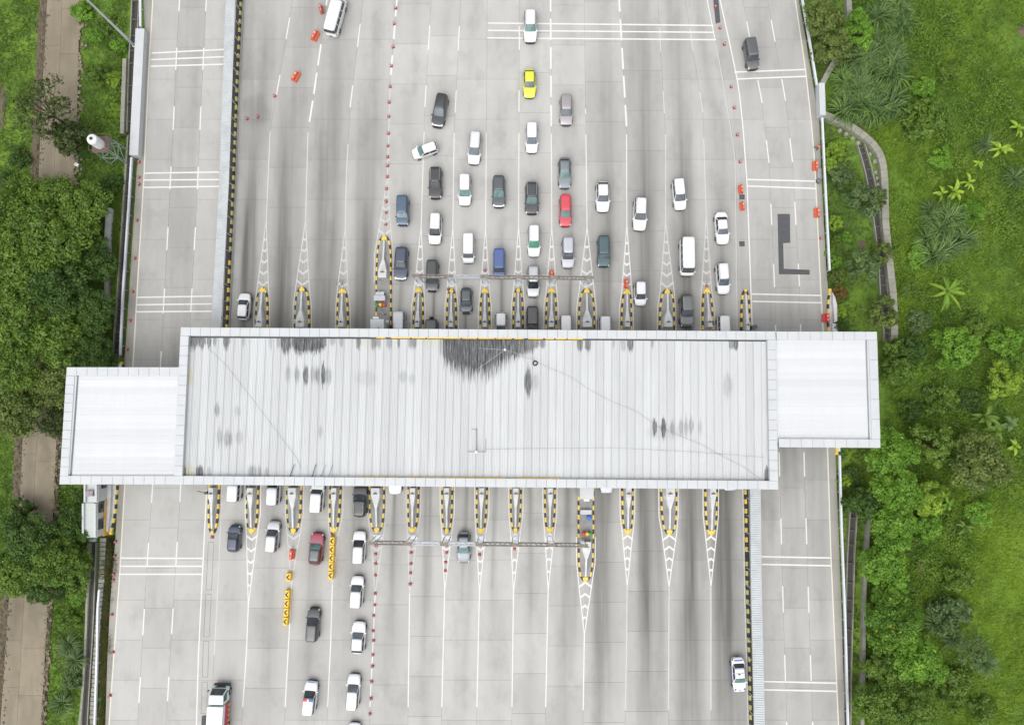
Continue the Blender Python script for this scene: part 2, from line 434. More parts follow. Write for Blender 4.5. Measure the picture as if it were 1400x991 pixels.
def slab_grid(parent, cols, rows, wear_shade, mat, base_mat=JOINT, zoff=0.0):
    """concrete slabs between lane polylines, each its own mesh with recessed joints"""
    GAP = 0.13
    for ci in range(len(cols) - 1):
        for ri in range(len(rows) - 1):
            j0 = JOG[(ci * 7) % 13] if 0 < ri else 0.0; j1 = JOG[(ci * 7) % 13] if ri < len(rows) - 2 else 0.0
            y0, y1 = rows[ri] + j0 + GAP, rows[ri + 1] + j1 - GAP
            wpx = interp(cols[ci + 1], (y0 + y1) / 2) - interp(cols[ci], (y0 + y1) / 2)
            nx = max(2, min(16, int(wpx / 3.2))); ny = max(2, min(12, int((y1 - y0) / 5.5)))
            yy = np.linspace(y0, y1, ny + 1); uu = np.linspace(0, 1, nx + 1)
            xa = np.array([interp(cols[ci], y) + GAP for y in yy]); xb = np.array([interp(cols[ci + 1], y) - GAP for y in yy])
            if np.any(xb - xa < 0.5): xb = np.maximum(xb, xa + 0.5)
            px = xa[:, None] + (xb - xa)[:, None] * uu[None, :]; py = np.repeat(yy[:, None], nx + 1, 1)
            X, Y = Pn(px, py, 0.0)
            w = wear_shade(px, py, ci, uu[None, :] + 0 * px)
            n = (nx + 1) * (ny + 1)
            tilt = rnd.uniform(-0.0015, 0.0015)
            V = [(X.flat[i], Y.flat[i], zoff + tilt * (i % 2)) for i in range(n)]
            F = [((j + 1) * (nx + 1) + i, (j + 1) * (nx + 1) + i + 1, j * (nx + 1) + i + 1, j * (nx + 1) + i) for j in range(ny) for i in range(nx)]
            ring = [j for j in range(nx + 1)] + [(j + 1) * (nx + 1) - 1 for j in range(1, ny + 1)] + [ny * (nx + 1) + i for i in range(nx - 1, -1, -1)] + [j * (nx + 1) for j in range(ny - 1, 0, -1)]
            b = len(V); V += [(V[i][0], V[i][1], zoff - 0.05) for i in ring]
            k = len(ring); F += [(ring[i], ring[(i + 1) % k], b + (i + 1) % k, b + i) for i in range(k)]
            me = bpy.data.meshes.new('concrete_slab'); me.from_pydata(V, [], F)
            at = me.attributes.new('wear_shade', 'FLOAT', 'POINT')
            at.data.foreach_set('value', np.concatenate([w.ravel(), np.zeros(k)]).astype(np.float32))
            me.materials.append(mat); me.update()
            link('concrete_slab', me, parent)

def road_base(name, a, b, y0=-250, y1=1250, z=-0.03, depth=0.6):
    left = poly_pts(a, y0, y1, 40); right = poly_pts(b, y0, y1, 40)
    pts = [P(*p) for p in left] + [P(*p) for p in right[::-1]]
    o = MB().prism(pts, z - depth, z).build(name, JOINT)
    o['kind'] = 'structure'
    return o

def gauss(x, s): return np.exp(-(x / s) ** 2)

# tyre marks: (lane, u, sigma in u, strength, reach in px) north and south of the canopy
MARK_N = [(0, .42, .10, .42, 260), (0, .70, .18, .22, 330), (1, .60, .06, .55, 120), (1, .50, .22, .32, 320), (2, .60, .06, .52, 150), (2, .55, .25, .34, 330),
          (3, .50, .06, .42, 170), (3, .45, .25, .28, 330), (4, .5, .05, .34, 130), (5, .5, .045, .40, 120), (6, .42, .04, .42, 110), (7, .5, .05, .45, 140),
          (8, .5, .05, .42, 150), (9, .5, .05, .46, 160), (10, .5, .09, .42, 230), (11, .5, .12, .36, 300), (12, .55, .09, .36, 300), (13, .5, .10, .40, 200),
          (11, .4, .3, .16, 420), (12, .35, .2, .16, 420), (10, .4, .3, .14, 420)]
MARK_S = [(1, .5, .16, .24, 340), (2, .5, .14, .24, 320), (3, .5, .10, .34, 180), (3, .5, .25, .14, 320), (4, .5, .05, .30, 200), (5, .5, .05, .42, 180), (5, .36, .05, .22, 300), (6, .5, .05, .44, 160),
          (6, .72, .08, .22, 300), (7, .42, .05, .38, 180), (8, .45, .06, .34, 220), (9, .45, .12, .25, 330), (9, .75, .07, .25, 260), (10, .5, .10, .46, 330), (10, .3, .12, .3, 420), (11, .42, .12, .50, 330),
          (11, .75, .10, .3, 420), (12, .42, .15, .48, 360), (12, .75, .12, .25, 420), (13, .45, .10, .55, 200), (13, .35, .35, .36, 420)]
NB = {0: .46, 1: .45, 2: .40, 3: .24, 4: .06, 5: .04, 6: .03, 7: .02, 8: .02, 9: .06, 10: .18, 11: .30, 12: .28, 13: .24}
SB = {0: .10, 1: .12, 2: .12, 3: .09, 4: .06, 5: .04, 6: .03, 7: .02, 8: .04, 9: .09, 10: .20, 11: .24, 12: .34, 13: .36}
def wear_plaza(px, py, ci, u):
    k = np.clip((py - 500) / 120.0, 0, 1)
    edge = 0.55 + 0.45 * gauss(u - 0.5, 0.42) + 0.10 * np.sin(py / 53.0 + ci * 1.7) + 0.08 * np.sin(px / 4.1 + py / 160.0)
    w = (NB[ci] * (1 - k) + SB[ci] * k) * edge
    w = w + (.13 if ci > 3 else .07) * gauss(u - .5 + .05 * np.sin(py / 90.0 + ci), .22) * (0.75 + .25 * np.sin(py / 37.0 + ci * 2.3))
    if ci <= 1: w = w * (1 - .55 * gauss(py + 5, 70) * gauss(px - 375, 45))
    if ci <= 2: w = w * np.clip(0.72 + 0.28 * (1 - np.abs(py - 130) / 300.0), .6, 1.05)
    for lane, uc, s, a, reach in MARK_N:
        if lane == ci:
            d = np.clip(440 - py, 0, None); t = np.clip(1 - d / reach, 0, 1) ** 0.8
            w = w + 1.5 * a * gauss(u - uc - 0.04 * np.sin(py / 70.0 + lane), s * (1 + 0.6 * d / reach)) * t * (py < 560)
    for lane, uc, s, a, reach in MARK_S:
        if lane == ci:
            d = np.clip(py - 675, 0, None); t = np.clip(1 - d / reach, 0, 1) ** 0.8
            w = w + 1.5 * a * gauss(u - uc - 0.05 * np.sin(py / 80.0 + lane * 2), s * (1 + 0.6 * d / reach)) * t * (py >= 560)
    # wide soft grime band down each lane, fading away from the booths
    dd = np.where(py < 560, np.clip(440 - py, 0, None) / 330.0, np.clip(py - 675, 0, None) / 360.0)
    w = w + (.16 if ci not in (6, 7, 8) else .10) * gauss(u - .46 - .03 * np.sin(ci * 5.0), .27) * np.clip(1 - dd, 0, 1)
    # damp patch beside the left kerb, old ring stain near the triple lines
    e = ((px - 350 - 4 * np.sin(py / 6.0)) / 21.0) ** 2 + ((py - 152) / 24.0) ** 2
    if ci == 0: w = w + 0.22 * np.clip(1.25 - e, 0, 1)
    e2 = np.sqrt(((px - 695) / 13.0) ** 2 + ((py - 80) / 12.0) ** 2)
    w = w + 0.12 * np.clip(1 - np.abs(e2 - .8) * 2.5, 0, 1)
    return np.clip(w, 0, 0.88)
def wear_shade_left(px, py, ci, u):
    k = np.clip((py - 520) / 120.0, 0, 1)
    b = {0: .2, 1: .15, 2: .30, 3: .11}.get(ci, .1) * (1 - k) + {0: .12, 1: .05, 2: .10, 3: .05}.get(ci, .06) * k
    w = b * (0.85 + 0.22 * gauss(u - .5, .35) + .07 * np.sin(py / 41.0))
    w = w + 0.16 * gauss(py - 500, 70) * (ci in (1, 2, 3))  # roof shade around the small left canopy edge, painted into the lane tone
    return np.clip(w, 0, .7)
def wear_shade_right(px, py, ci, u):
    w = {0: .13, 1: .17, 2: .15}.get(ci, .15) + .10 * gauss(u - .5, .3) * (0.6 + .4 * np.sin(py / 47.0 + ci))
    w = w + 0.30 * gauss(py - 580, 190) * (0.75 + .25 * gauss(u - .5, .5))  # soft canopy shade painted into the road tone, on top of lane wear
    return np.clip(w, 0, .7)
def wear_gutter(px, py, ci, u): return 0.16 + 0.10 * np.sin(py / 23.0) * np.sin(px / 3.0)

plaza_up = road_base('plaza_pavement', C0, C14, -250, 560)
plaza_dn = road_base('plaza_pavement', C0, C14, 560, 1250)
cols = [C0] + L[1:] + [C14]
ru = [r for r in ROWS if r < 560]; ru.append(560); rd = [560] + [r for r in ROWS if r > 575]
slab_grid(plaza_up, cols, ru, wear_plaza, CONC)
slab_grid(plaza_dn, cols, rd, wear_plaza, CONC)
road_l = road_base('highway_road', A0, A4)
slab_grid(road_l, [A0, A1], ROWS, wear_gutter, CONC_DIRT)
slab_grid(road_l, [A1, A2, A3, A4], ROWS, lambda a, b, c, d: wear_shade_left(a, b, c + 1, d), CONC)
road_r = road_base('highway_road', R0, R4)
slab_grid(road_r, [R0, R1, R2, R3], ROWS, wear_shade_right, CONC)
slab_grid(road_r, [R3, R4], ROWS, wear_gutter, CONC_DIRT)
med_l = road_base('median_pavement', A4, C0)
slab_grid(med_l, [A4, C0], ROWS, lambda a, b, c, d: wear_shade_left(a, b, 1, d), CONC)
med_r = road_base('median_pavement', C14, R0)
slab_grid(med_r, [C14, R0], ROWS, lambda a, b, c, d: wear_shade_right(a, b, 0, d) + 0.06, CONC)

# ---- paint
def ribbon(pts, wpx, z=0.004):
    """flat strip along a polyline of survey points"""
    W = [Vector(P(*p)) for p in pts]; h = wpx * 0.05
    L_, R_ = [], []
    for i, p in enumerate(W):
        d = (W[min(i + 1, len(W) - 1)] - W[max(i - 1, 0)]).normalized(); n = Vector((-d.y, d.x)) * h
        L_.append((p.x + n.x, p.y + n.y, z)); R_.append((p.x - n.x, p.y - n.y, z))
    mb = MB(); k = len(W)
    mb.add(L_ + R_, [(i, i + 1, k + i + 1, k + i)[::-1] for i in range(k - 1)])
    if mb and k > 1:
        a, b, c = (Vector(mb.v[i]) for i in mb.f[0][:3])
        if (b - a).cross(c - a).z < 0: mb.f = [f[::-1] for f in mb.f]
    return mb
def dash(parent, a, b, w=1.5, mat=None, name='lane_dash'):
    z = {'rumble_line': .008, 'joint_line': .004 + .0006 * (int(a[0] * 7 + a[1] * 3) % 4)}.get(name, .004)
    return ribbon([a, b], w, z).build(name, mat or LINE, parent)
def line(parent, poly, y0, y1, w=1.4, mat=None, name='lane_line', z=0.004):
    return ribbon(poly_pts(poly, y0, y1, 20), w, z).build(name, mat or LINE, parent)

line(road_l, A1, -250, 500, 1.7, LINE_CREAM); line(road_l, A1, 500, 1250, 1.7, LINE_CREAM)
for poly, spans in ((A2, [(-90, -60), (-20, 16), (65.6, 96), (146, 178), (228, 259), (311, 342), (394.5, 428.6), (480, 512), (570, 600), (655, 687.5), (741.5, 775), (832, 868), (925, 960), (1018, 1053)]),
                    (A3, [(-90, -60), (-20, 16), (65.6, 96), (146, 178), (228, 259), (311, 342), (394, 425.6), (480, 512), (570, 600), (655, 686), (740.4, 772.5), (831, 866), (924.5, 958), (1018, 1053)])):
    for a, b in spans: dash(road_l, (interp(poly, a), a), (interp(poly, b), b), 1.6)
for (a, b) in (((207.5, 73), (306, 68)), ((206.4, 82), (306, 78)), ((205.7, 91), (305, 88.3)), ((197, 237), (299.5, 235.5)), ((197, 246.4), (299.5, 245.7)), ((196, 256.5), (299.5, 255)),
               ((188, 406.6), (290, 404.9)), ((187.5, 416.7), (290, 415.5)), ((187, 426.3), (290, 425.6)),
               ((164.8, 762.6), (278.3, 763)), ((164, 773.7), (277.8, 773.7)), ((163, 784.6), (276.6, 784.6))):
    dash(road_l, a, b, 2.0, LINE, 'rumble_line')
line(road_l, [(281.5, 690), (279, 741), (271.5, 890), (268.5, 991)], 669, 1250, 1.6)
line(med_l, [(303, 668), (299.8, 761), (293.5, 882)], 640, 895, 1.3, LINE_WORN)

line(road_r, [(x + 1.2, y) for x, y in R0], -250, 470, 1.7); line(road_r, [(x - .6, y) for x, y in R3], -250, 1250, 1.6, LINE_CREAM)
for poly, spans in ((R1, [(-60, -25), (30, 53), (110, 141), (192, 223), (278.7, 308), (361, 392.7), (444.5, 475), (530, 560), (618, 651), (708.6, 743.5), (800.8, 837), (894.6, 930), (986, 1020)]),
                    (R2, [(-60, -25), (27.8, 57.5), (108.5, 138), (189.8, 222), (276, 307.7), (360.5, 391.5), (443, 475), (530, 560), (618, 651.5), (708, 743.5), (801.5, 837), (895, 930), (986, 1020)])):
    for a, b in spans: dash(road_r, (interp(poly, a), a), (interp(poly, b), b), 1.5)
for a, b in (((1004, 99), (1101, 95.4)), ((1006.5, 108.5), (1102.7, 104.7)), ((1021, 245.6), (1115, 248)), ((1022, 254.5), (1116, 258)), ((1028, 402), (1123, 404)), ((1028.7, 412), (1124, 414)),
             ((1034, 760.5), (1135.5, 762.4)), ((1034, 771), (1136, 773)), ((1038, 930.8), (1144, 933.4)), ((1038, 942.2), (1144, 944.5))):
    dash(road_r, a, b, 2.0, LINE, 'rumble_line')
# asphalt repairs
def patch(parent, pts):
    return MB().sheet([P3(x, y, 0.0065) for x, y in pts]).build('asphalt_patch', ASPHALT, parent)
patch(road_r, [(1063, 292.6), (1080, 292.6), (1080.4, 332), (1070.8, 332.7), (1071.6, 367.5), (1107, 369), (1107, 375.6), (1064.8, 375)])
patch(med_r, [(973, -20), (980.5, -20), (985, 31), (978.5, 33)])
for y in (270, 334): patch(med_r, [(1010.5, y - 4), (1018, y - 4), (1018.3, y + 3), (1010.8, y + 3)])
patch(med_l, [(276, 978), (286, 976), (284, 1010), (274, 1010)])

# plaza lane lines
def spans_on(parent, poly, spans, w, mat=None):
    for a, b in spans: dash(parent, (interp(poly, a), a), (interp(poly, b), b), w, mat)
APEX_N = {1: 302, 2: 302, 3: 313, 4: 245, 5: 311, 6: 312, 7: 313, 8: 311, 9: 311, 10: 311, 11: 308, 12: 306, 13: 297}
APEX_S = {1: 827, 2: 800, 3: 800, 4: 811, 5: 811, 6: 806, 7: 808, 8: 808, 9: 806, 10: 867, 11: 800, 12: 801, 13: 801}
spans_on(plaza_up, L[1], [(24.7, 54), (103, 130), (-60, -25)], 1.4)
spans_on(plaza_up, L[2], [(-25, 8), (61, 90), (100, 129), (138, 167)], 2.2)
spans_on(plaza_up, L[3], [(33, 65), (117, 147), (-55, -20)], 1.4)
spans_on(plaza_up, L[4], [(-10, 23), (33, 54), (76, 103)], 2.4)
spans_on(plaza_up, L[5], [(35, 69), (116.6, 147), (-50, -20)], 1.4)
spans_on(plaza_up, L[6], [(36, 70), (124, 154.4), (-50, -20)], 1.4)
spans_on(plaza_up, L[8], [(36, 68.6), (124, 153), (-50, -20)], 1.4)
spans_on(plaza_up, L[9], [(-16, 16.4), (26, 55), (65, 94.6), (104, 133), (144, 173)], 2.3)
spans_on(plaza_up, L[10], [(149, 156)], 1.2)
spans_on(plaza_up, L[11], [(-16, 16.4), (27, 55.5), (66, 95), (104, 133.7), (144, 173)], 2.3)
spans_on(plaza_up, L[12], [(38, 71.4), (125, 155)], 1.2, LINE_WORN)
spans_on(plaza_up, L[13], [(39, 70.7), (126, 154)], 1.2, LINE_WORN)
START_N = {1: 180, 2: 181, 3: 197, 4: 119, 5: 180, 6: 182, 7: 182, 8: 182, 9: 183, 10: 184, 11: 184, 12: 184, 13: 189}
for i in range(1, 14):
    worn = i in (1, 2, 3, 12, 13)
    line(plaza_up, L[i], START_N[i], APEX_N[i] + 1, 1.2, LINE_WORN if worn or i == 4 else LINE)
    line(plaza_dn, L[i], APEX_S[i] - 1, 966 if i < 10 else 970, 1.4, LINE if i not in (11, 12, 13) else LINE_WORN)
line(plaza_up, [(x - 1, y) for x, y in C14], -60, 54, 1.4); line(plaza_up, [(x - 1, y) for x, y in C14], 60, 449, 0.9, LINE_WORN)
for a, b in (((667, 32), (975.7, 35.3)), ((667, 42), (976.5, 44.7)), ((666, 52.3), (979, 54.8))): ribbon([a, b], 2.0, 0.008).build('rumble_line', LINE, plaza_up)

# ---- concrete track on the far left with eroded soil beside it
TL_ = [(63, 0), (60, 60), (56, 130), (51, 250), (40, 420), (29, 610), (25, 690), (10, 827), (-1, 991)]
TC_ = [(84, 0), (81, 80), (76, 160), (72, 260), (60, 430), (47, 640), (45, 690), (31, 827), (22, 991)]
TR_ = [(108, 0), (106, 80), (104, 160), (98, 260), (88, 430), (75, 620), (72, 690), (64, 827), (55, 991)]
track = MB().prism([P(*p) for p in poly_pts(TL_, -250, 1250, 50)] + [P(*p) for p in poly_pts(TR_, -250, 1250, 50)[::-1]], -0.7, -0.22).build('track_road', SOIL)
track['kind'] = 'structure'
slab_grid(track, [TL_, TC_, TR_], [-250, -120, -60, 0, 62, 126, 190, 254, 320, 420, 520, 620, 684, 748, 812, 876, 940, 1004, 1070, 1250], lambda a, b, c, d: 0.06 + 0.22 * gauss(d - .5, .3) * (0.5 + 0.5 * np.sin(b / 31.0)) + (0.12 if c == 0 else 0), TRACK, zoff=-0.17)
def soil_strip(poly, w, seed, name='soil_bank', y0=-40, y1=1040):
    rr = random.Random(seed); mb = MB(); pts = poly_pts(poly, y0, y1, 4)
    V = []; k = 7
    for (x, y) in pts:
        for j in range(k):
            t = j / (k - 1) - 0.5
            X, Y = P(x + w * t + rr.uniform(-.8, .8), y + rr.uniform(-1, 1))
            V.append((X, Y, -0.42 + (0.42 * (1 - (2 * t) ** 2)) * rr.uniform(0.3, 1.25) - (0.15 if abs(t) > .45 else 0)))
    mb.add(V, [(i * k + j, i * k + j + 1, (i + 1) * k + j + 1, (i + 1) * k + j)[::-1] for i in range(len(pts) - 1) for j in range(k - 1)])
    o = mb.build(name, SOIL); o['kind'] = 'structure'
    return o
soil_strip([(x - 6, y) for x, y in TL_], 15, 3); soil_strip([(x + 3, y) for x, y in TR_], 6, 4, y0=560)
def soil_patch(cx, cy, rx, ry, seed):
    rr = random.Random(seed); n = 22; pts = []
    for i in range(n):
        t = 2 * pi * i / n; k = rr.uniform(.75, 1.15)
        pts.append(P3(cx + rx * k * cos(t), cy + ry * k * sin(t), -0.6))
    mb = MB(); c = P3(cx, cy, -.16)
    mb.add([c] + pts, [(0, 1 + (i + 1) % n, 1 + i) for i in range(n)])
    o = mb.build('soil_patch', SOIL); o['kind'] = 'structure'
for a in ((1398, 42, 14, 16, 1), (1260, 775, 9, 15, 2), (78, 895, 5, 6, 4), (3, 150, 9, 50, 7), (1178, 335, 8, 10, 9)): soil_patch(*a)

def rut_strip(poly, off, w, seed):
    """broken soil crumbs along the edge of the track: too many to count"""
    rr = random.Random(seed); mb = MB()
    for k in range(900):
        y = rr.uniform(-30, 1020); x = interp(poly, y) + off + rr.gauss(0, w)
        X, Y = P(x, y); r = rr.uniform(.06, .28); n = 6; a0 = rr.uniform(0, 6)
        c = (X, Y, -.15 + r * rr.uniform(.1, .45))
        ring_ = [(X + r * rr.uniform(.6, 1.2) * cos(a0 + 2 * pi * i / n), Y + r * rr.uniform(.6, 1.4) * sin(a0 + 2 * pi * i / n), -.19) for i in range(n)]
        mb.add([c] + ring_, [(0, 1 + i, 1 + (i + 1) % n) for i in range(n)])
    o = mb.build('soil_crumbs', SOIL if seed % 2 else SOIL_L); tag(o, 'loose brown soil crumbs scattered along the %s edge of the left track' % ('left' if off < 0 else 'right'), 'soil', None, 'stuff')
SOIL_L = plain('dry_soil', (0.25, 0.205, 0.145), 0.95, dirt=(0.15, 0.118, 0.08), scale=1.4)
rut_strip(TL_, -3, 4.5, 3); rut_strip(TR_, 1.5, 3.2, 4)
# ============================================================ CANOPY
def quad_xy(q, u, v):
    (a, b, c, d) = q      # TL TR BR BL
    top = (a[0] + (b[0] - a[0]) * u, a[1] + (b[1] - a[1]) * u); bot = (d[0] + (c[0] - d[0]) * u, d[1] + (c[1] - d[1]) * u)
    return (top[0] + (bot[0] - top[0]) * v, top[1] + (bot[1] - top[1]) * v)
ZT, ZR = 8.0, 7.45
def metal_roof_mat(name, col, dirt, mould):
    m, nt, pb = nodes_of(name)
    n1 = noise(nt, 0.35, 4.0, (1.0, 0.25, 1.0)); n2 = noise(nt, 3.0, 4.0, (1.0, 0.06, 1.0))
    c = mixc(nt, ramp(nt, n1, 0.35, 0.75, 0, .5), col, dirt)
    c = mixc(nt, ramp(nt, n2, 0.45, 0.8, 0, .5), c, dirt)
    oi = N(nt, 'ShaderNodeObjectInfo')
    hs = N(nt, 'ShaderNodeHueSaturation'); nt.links.new(ramp(nt, oi.outputs['Random'], 0, 1, 0.94, 1.05), hs.inputs['Value']); nt.links.new(c, hs.inputs['Color'])
    at = N(nt, 'ShaderNodeAttribute', attribute_name='stain')
    s2 = noise(nt, 7.0, 4.0, (1.0, 0.12, 1.0))
    f = math_(nt, 'MULTIPLY', at.outputs['Fac'], ramp(nt, s2, 0.2, 0.6, 0.6, 1.2), True)
    at2 = N(nt, 'ShaderNodeAttribute', attribute_name='ochre')
    c2 = mixc(nt, at2.outputs['Fac'], hs.outputs[0], (0.45, 0.42, 0.26))
    nt.links.new(mixc(nt, f, c2, mould), pb.inputs['Base Color'])
    pb.inputs['Roughness'].default_value = 0.5
    return m
ROOF_OLD = metal_roof_mat('weathered_roof_sheet', (0.535, 0.55, 0.555), (0.44, 0.45, 0.448), (0.045, 0.048, 0.052))
ROOF_NEW = metal_roof_mat('white_roof_sheet', (0.58, 0.59, 0.60), (0.545, 0.556, 0.567), (0.30, 0.30, 0.30))
# mould: cx, cy, rx, ry, strength in survey pixels
STAIN = [(650, 478, 44, 36, .95), (690, 474, 32, 18, .85), (627, 478, 20, 14, .9), (725, 470, 12, 11, .7), (722, 522, 4.5, 19, .85), (732, 522, 5, 16, .25),
         (391, 470, 7, 13, .85), (412, 470, 12, 14, .95), (430, 470, 12, 12, .9), (441, 470, 5, 8, .7), (264, 466, 7, 12, .75), (276, 466, 5, 11, .75), (286, 467, 3, 9, .7), (294, 465, 3, 8, .5), (309, 467, 4, 11, .75), (313, 466, 2, 5, .5), (333, 467, 3, 8, .25), (381, 468, 3, 12, .45), (370, 467, 3, 12, .3),
         (490, 469, 3, 8, .7), (511, 470, 4, 9, .6), (518, 469, 3, 9, .5), (532, 469, 4, 10, .4), (545, 469, 2, 8, .6), (566, 469, 4, 9, .6), (561, 470, 3, 8, .5), (467, 469, 3, 6, .4), (455, 467, 4, 6, .35),
         (394, 511, 4, 13, .3), (406, 512, 4, 12, .45), (418, 513, 3.5, 13, .8), (428, 512, 4, 12, .35), (434, 513, 3, 13, .6), (442, 513, 3, 16, .85), (449, 514, 5, 13, .4), (500, 517, 16, 13, .14), (551, 515, 6, 9, .25), (563, 518, 5, 9, .2),
         (297, 560, 4, 10, .5), (325, 562, 5, 9, .2), (300, 597, 4, 14, .35), (312, 600, 6, 14, .42), (327, 598, 6, 12, .22), (438, 590, 3, 9, .3),
         (250, 643, 4, 10, .85), (273, 643, 5, 7, .85), (286, 644, 3, 6, .3), (345, 643, 6, 8, .4), (355, 643, 3, 7, .35), (365, 644, 3, 6, .3),
         (793, 473, 4, 7, .7), (804, 473, 4, 8, .7), (742, 472, 4, 5, .6), (862, 472, 4, 9, .75), (852, 473, 4, 9, .3), (892, 471, 2, 5, .4), (839, 470, 2, 8, .3), (1000, 473, 4, 5, .6), (1006, 473, 3, 6, .8), (995, 527, 7, 18, .22), (996, 525, 2, 15, .3),
         (895, 584, 3, 13, .8), (907, 585, 3.2, 14, .9), (919, 585, 3, 12, .5), (931, 584, 3, 11, .4), (938, 584, 3, 13, .4), (945, 582, 4, 12, .35), (957, 584, 3, 11, .25), (910, 590, 30, 12, .14), (1049, 648, 3.5, 10, .85)]
OCHRE_S = [(258, 515, 7, 16, .55), (258, 642, 8, 9, .5), (505, 468, 14, 9, .25), (590, 468, 20, 8, .2), (800, 470, 16, 7, .15)]
def patchy(px, py, lst, jag):
    f = np.zeros_like(px)
    for cx, cy, rx, ry, k in lst:
        dy = py - cy
        if cy < 482: dy = np.maximum(dy, 0)          # runs down from the gutter
        if cy > 636: dy = np.minimum(dy, 0)
        e = np.sqrt(((px - cx) / rx) ** 2 + (dy / (ry * jag)) ** 2)
        f = np.maximum(f, k * np.clip((1.14 - e + .10 * np.sin(px * 2.1 + cy) * np.sin(px * .9)) / (0.20 if k > .6 else .42), 0, 1))
    return f

def roof_sheets(parent, q, n, along_y, mat, stains, ribs=5, nl=130, zr=7.45):
    """profiled sheets across the quad q (survey corners); ribs run along the sheet"""
    rr = np.random.RandomState(7)
    for s in range(n):
        u0, u1 = s / n, (s + 1) / n + 0.0004
        RH, SH = (.045, .055) if stains else (.022, .022)
        prof = []                       # (offset across, height)
        for r in range(ribs):
            a = r / ribs; w = 1.0 / ribs
            prof += [(a + w * .06, 0.0), (a + w * .36, 0.0), (a + w * .46, RH), (a + w * .74, RH), (a + w * .86, 0.0)]
        prof[0] = (0.0, SH); prof[1] = (0.05, 0.0); prof[-1] = (1.0, SH * .8); prof[-2] = (.95, 0.0)
        us = np.array([u0 + (u1 - u0) * p[0] for p in prof]); hz = np.array([p[1] for p in prof])
        vs = np.linspace(0, 1, nl + 1 if stains else 9)
        U, Vv = np.meshgrid(us, vs)
        PX = np.zeros_like(U); PY = np.zeros_like(U)
        for i in range(U.shape[0]):
            for j in range(U.shape[1]):
                a, b = (U[i, j], Vv[i, j]) if along_y else (Vv[i, j], U[i, j])
                PX[i, j], PY[i, j] = quad_xy(q, a, b)
        X, Y = Pn(PX, PY, zr)
        Z = zr + np.repeat(hz[None, :], U.shape[0], 0)
        nxp = U.shape[1]
        F = [(i * nxp + j, i * nxp + j + 1, (i + 1) * nxp + j + 1, (i + 1) * nxp + j) for i in range(U.shape[0] - 1) for j in range(nxp - 1)]
        if along_y: F = [f[::-1] for f in F]
        me = bpy.data.meshes.new('roof_sheet')
        me.from_pydata(list(zip(X.ravel().tolist(), Y.ravel().tolist(), Z.ravel().tolist())), [], F)
        if stains:
            jag = np.repeat((0.55 + 0.75 * rr.rand(nxp))[None, :], U.shape[0], 0)
            for nm, lst in (('stain', STAIN), ('ochre', OCHRE_S)):
                f = patchy(PX, PY, lst, jag)
                f = f * np.where(hz > 0.02, 0.78, 1.0)[None, :] if nm == 'stain' else f
                at = me.attributes.new(nm, 'FLOAT', 'POINT'); at.data.foreach_set('value', f.ravel().astype(np.float32))
        me.materials.append(mat); me.update()
        o = link('roof_sheet', me, parent)

def fascia(parent, a, b, side, n, w=1.05, z0=6.75, skip=(0, 0)):
    """row of cladding panels from a to b (metres); the band lies to the `side` (+1 left of a->b)"""
    A, B = Vector(a), Vector(b); d = (B - A); ln = d.length; d.normalize(); nrm = Vector((-d.y, d.x)) * side
    g = 0.013; A = A + d * skip[0]; ln = ln - skip[0] - skip[1]
    for i in range(n):
        p = A + d * (ln * i / n + g); q = A + d * (ln * (i + 1) / n - g)
        zz = ZT + rnd.uniform(-.006, .006)
        MB().prism([tuple(p), tuple(q), tuple(q + nrm * w), tuple(p + nrm * w)], z0, zz).build('fascia_panel', rnd.choice([WHITE_P, WHITE_P, WHITE_P, WHITE_P2, WHITE_P3]), parent, bevel=0.015)

def canopy(name, label, corners, sides, roofq, n_sheets, along_y, mat, stains, ribs=5, zr=7.45):
    c = [P(*p, ZT) for p in corners]
    base = (sum(x for x, _ in c) / 4, sum(y for _, y in c) / 4, 0)
    t = thing(name, base, label, 'canopy')
    # roof sheets carry world coordinates: shift them under the thing afterwards
    before = set(o.name for o in bpy.data.objects)
    roof_sheets(t, roofq, n_sheets, along_y, mat, stains, ribs, zr=zr)
    for o in [o for o in bpy.data.objects if o.name not in before]:
        o.location = (-base[0], -base[1], 0)
    tl, tr, br, bl = c
    W = 1.05
    if 'N' in sides: fascia(t, tl, tr, -1, sides['N'])
    if 'S' in sides: fascia(t, bl, br, 1, sides['S'])
    if 'W' in sides: fascia(t, bl, tl, -1, sides['W'], skip=(W + .01, W + .01))
    if 'E' in sides: fascia(t, br, tr, 1, sides['E'], skip=(W + .01, W + .01))
    ins = 0.5
    cx, cy = base[0], base[1]
    deck = [(x + (ins if x < cx else -ins), y + (ins if y < cy else -ins)) for x, y in c]
    MB().prism(deck, zr - 0.5, zr - 0.12).build('gutter_deck', STEEL_D if stains else WHITE_P2, t)
    return t, c

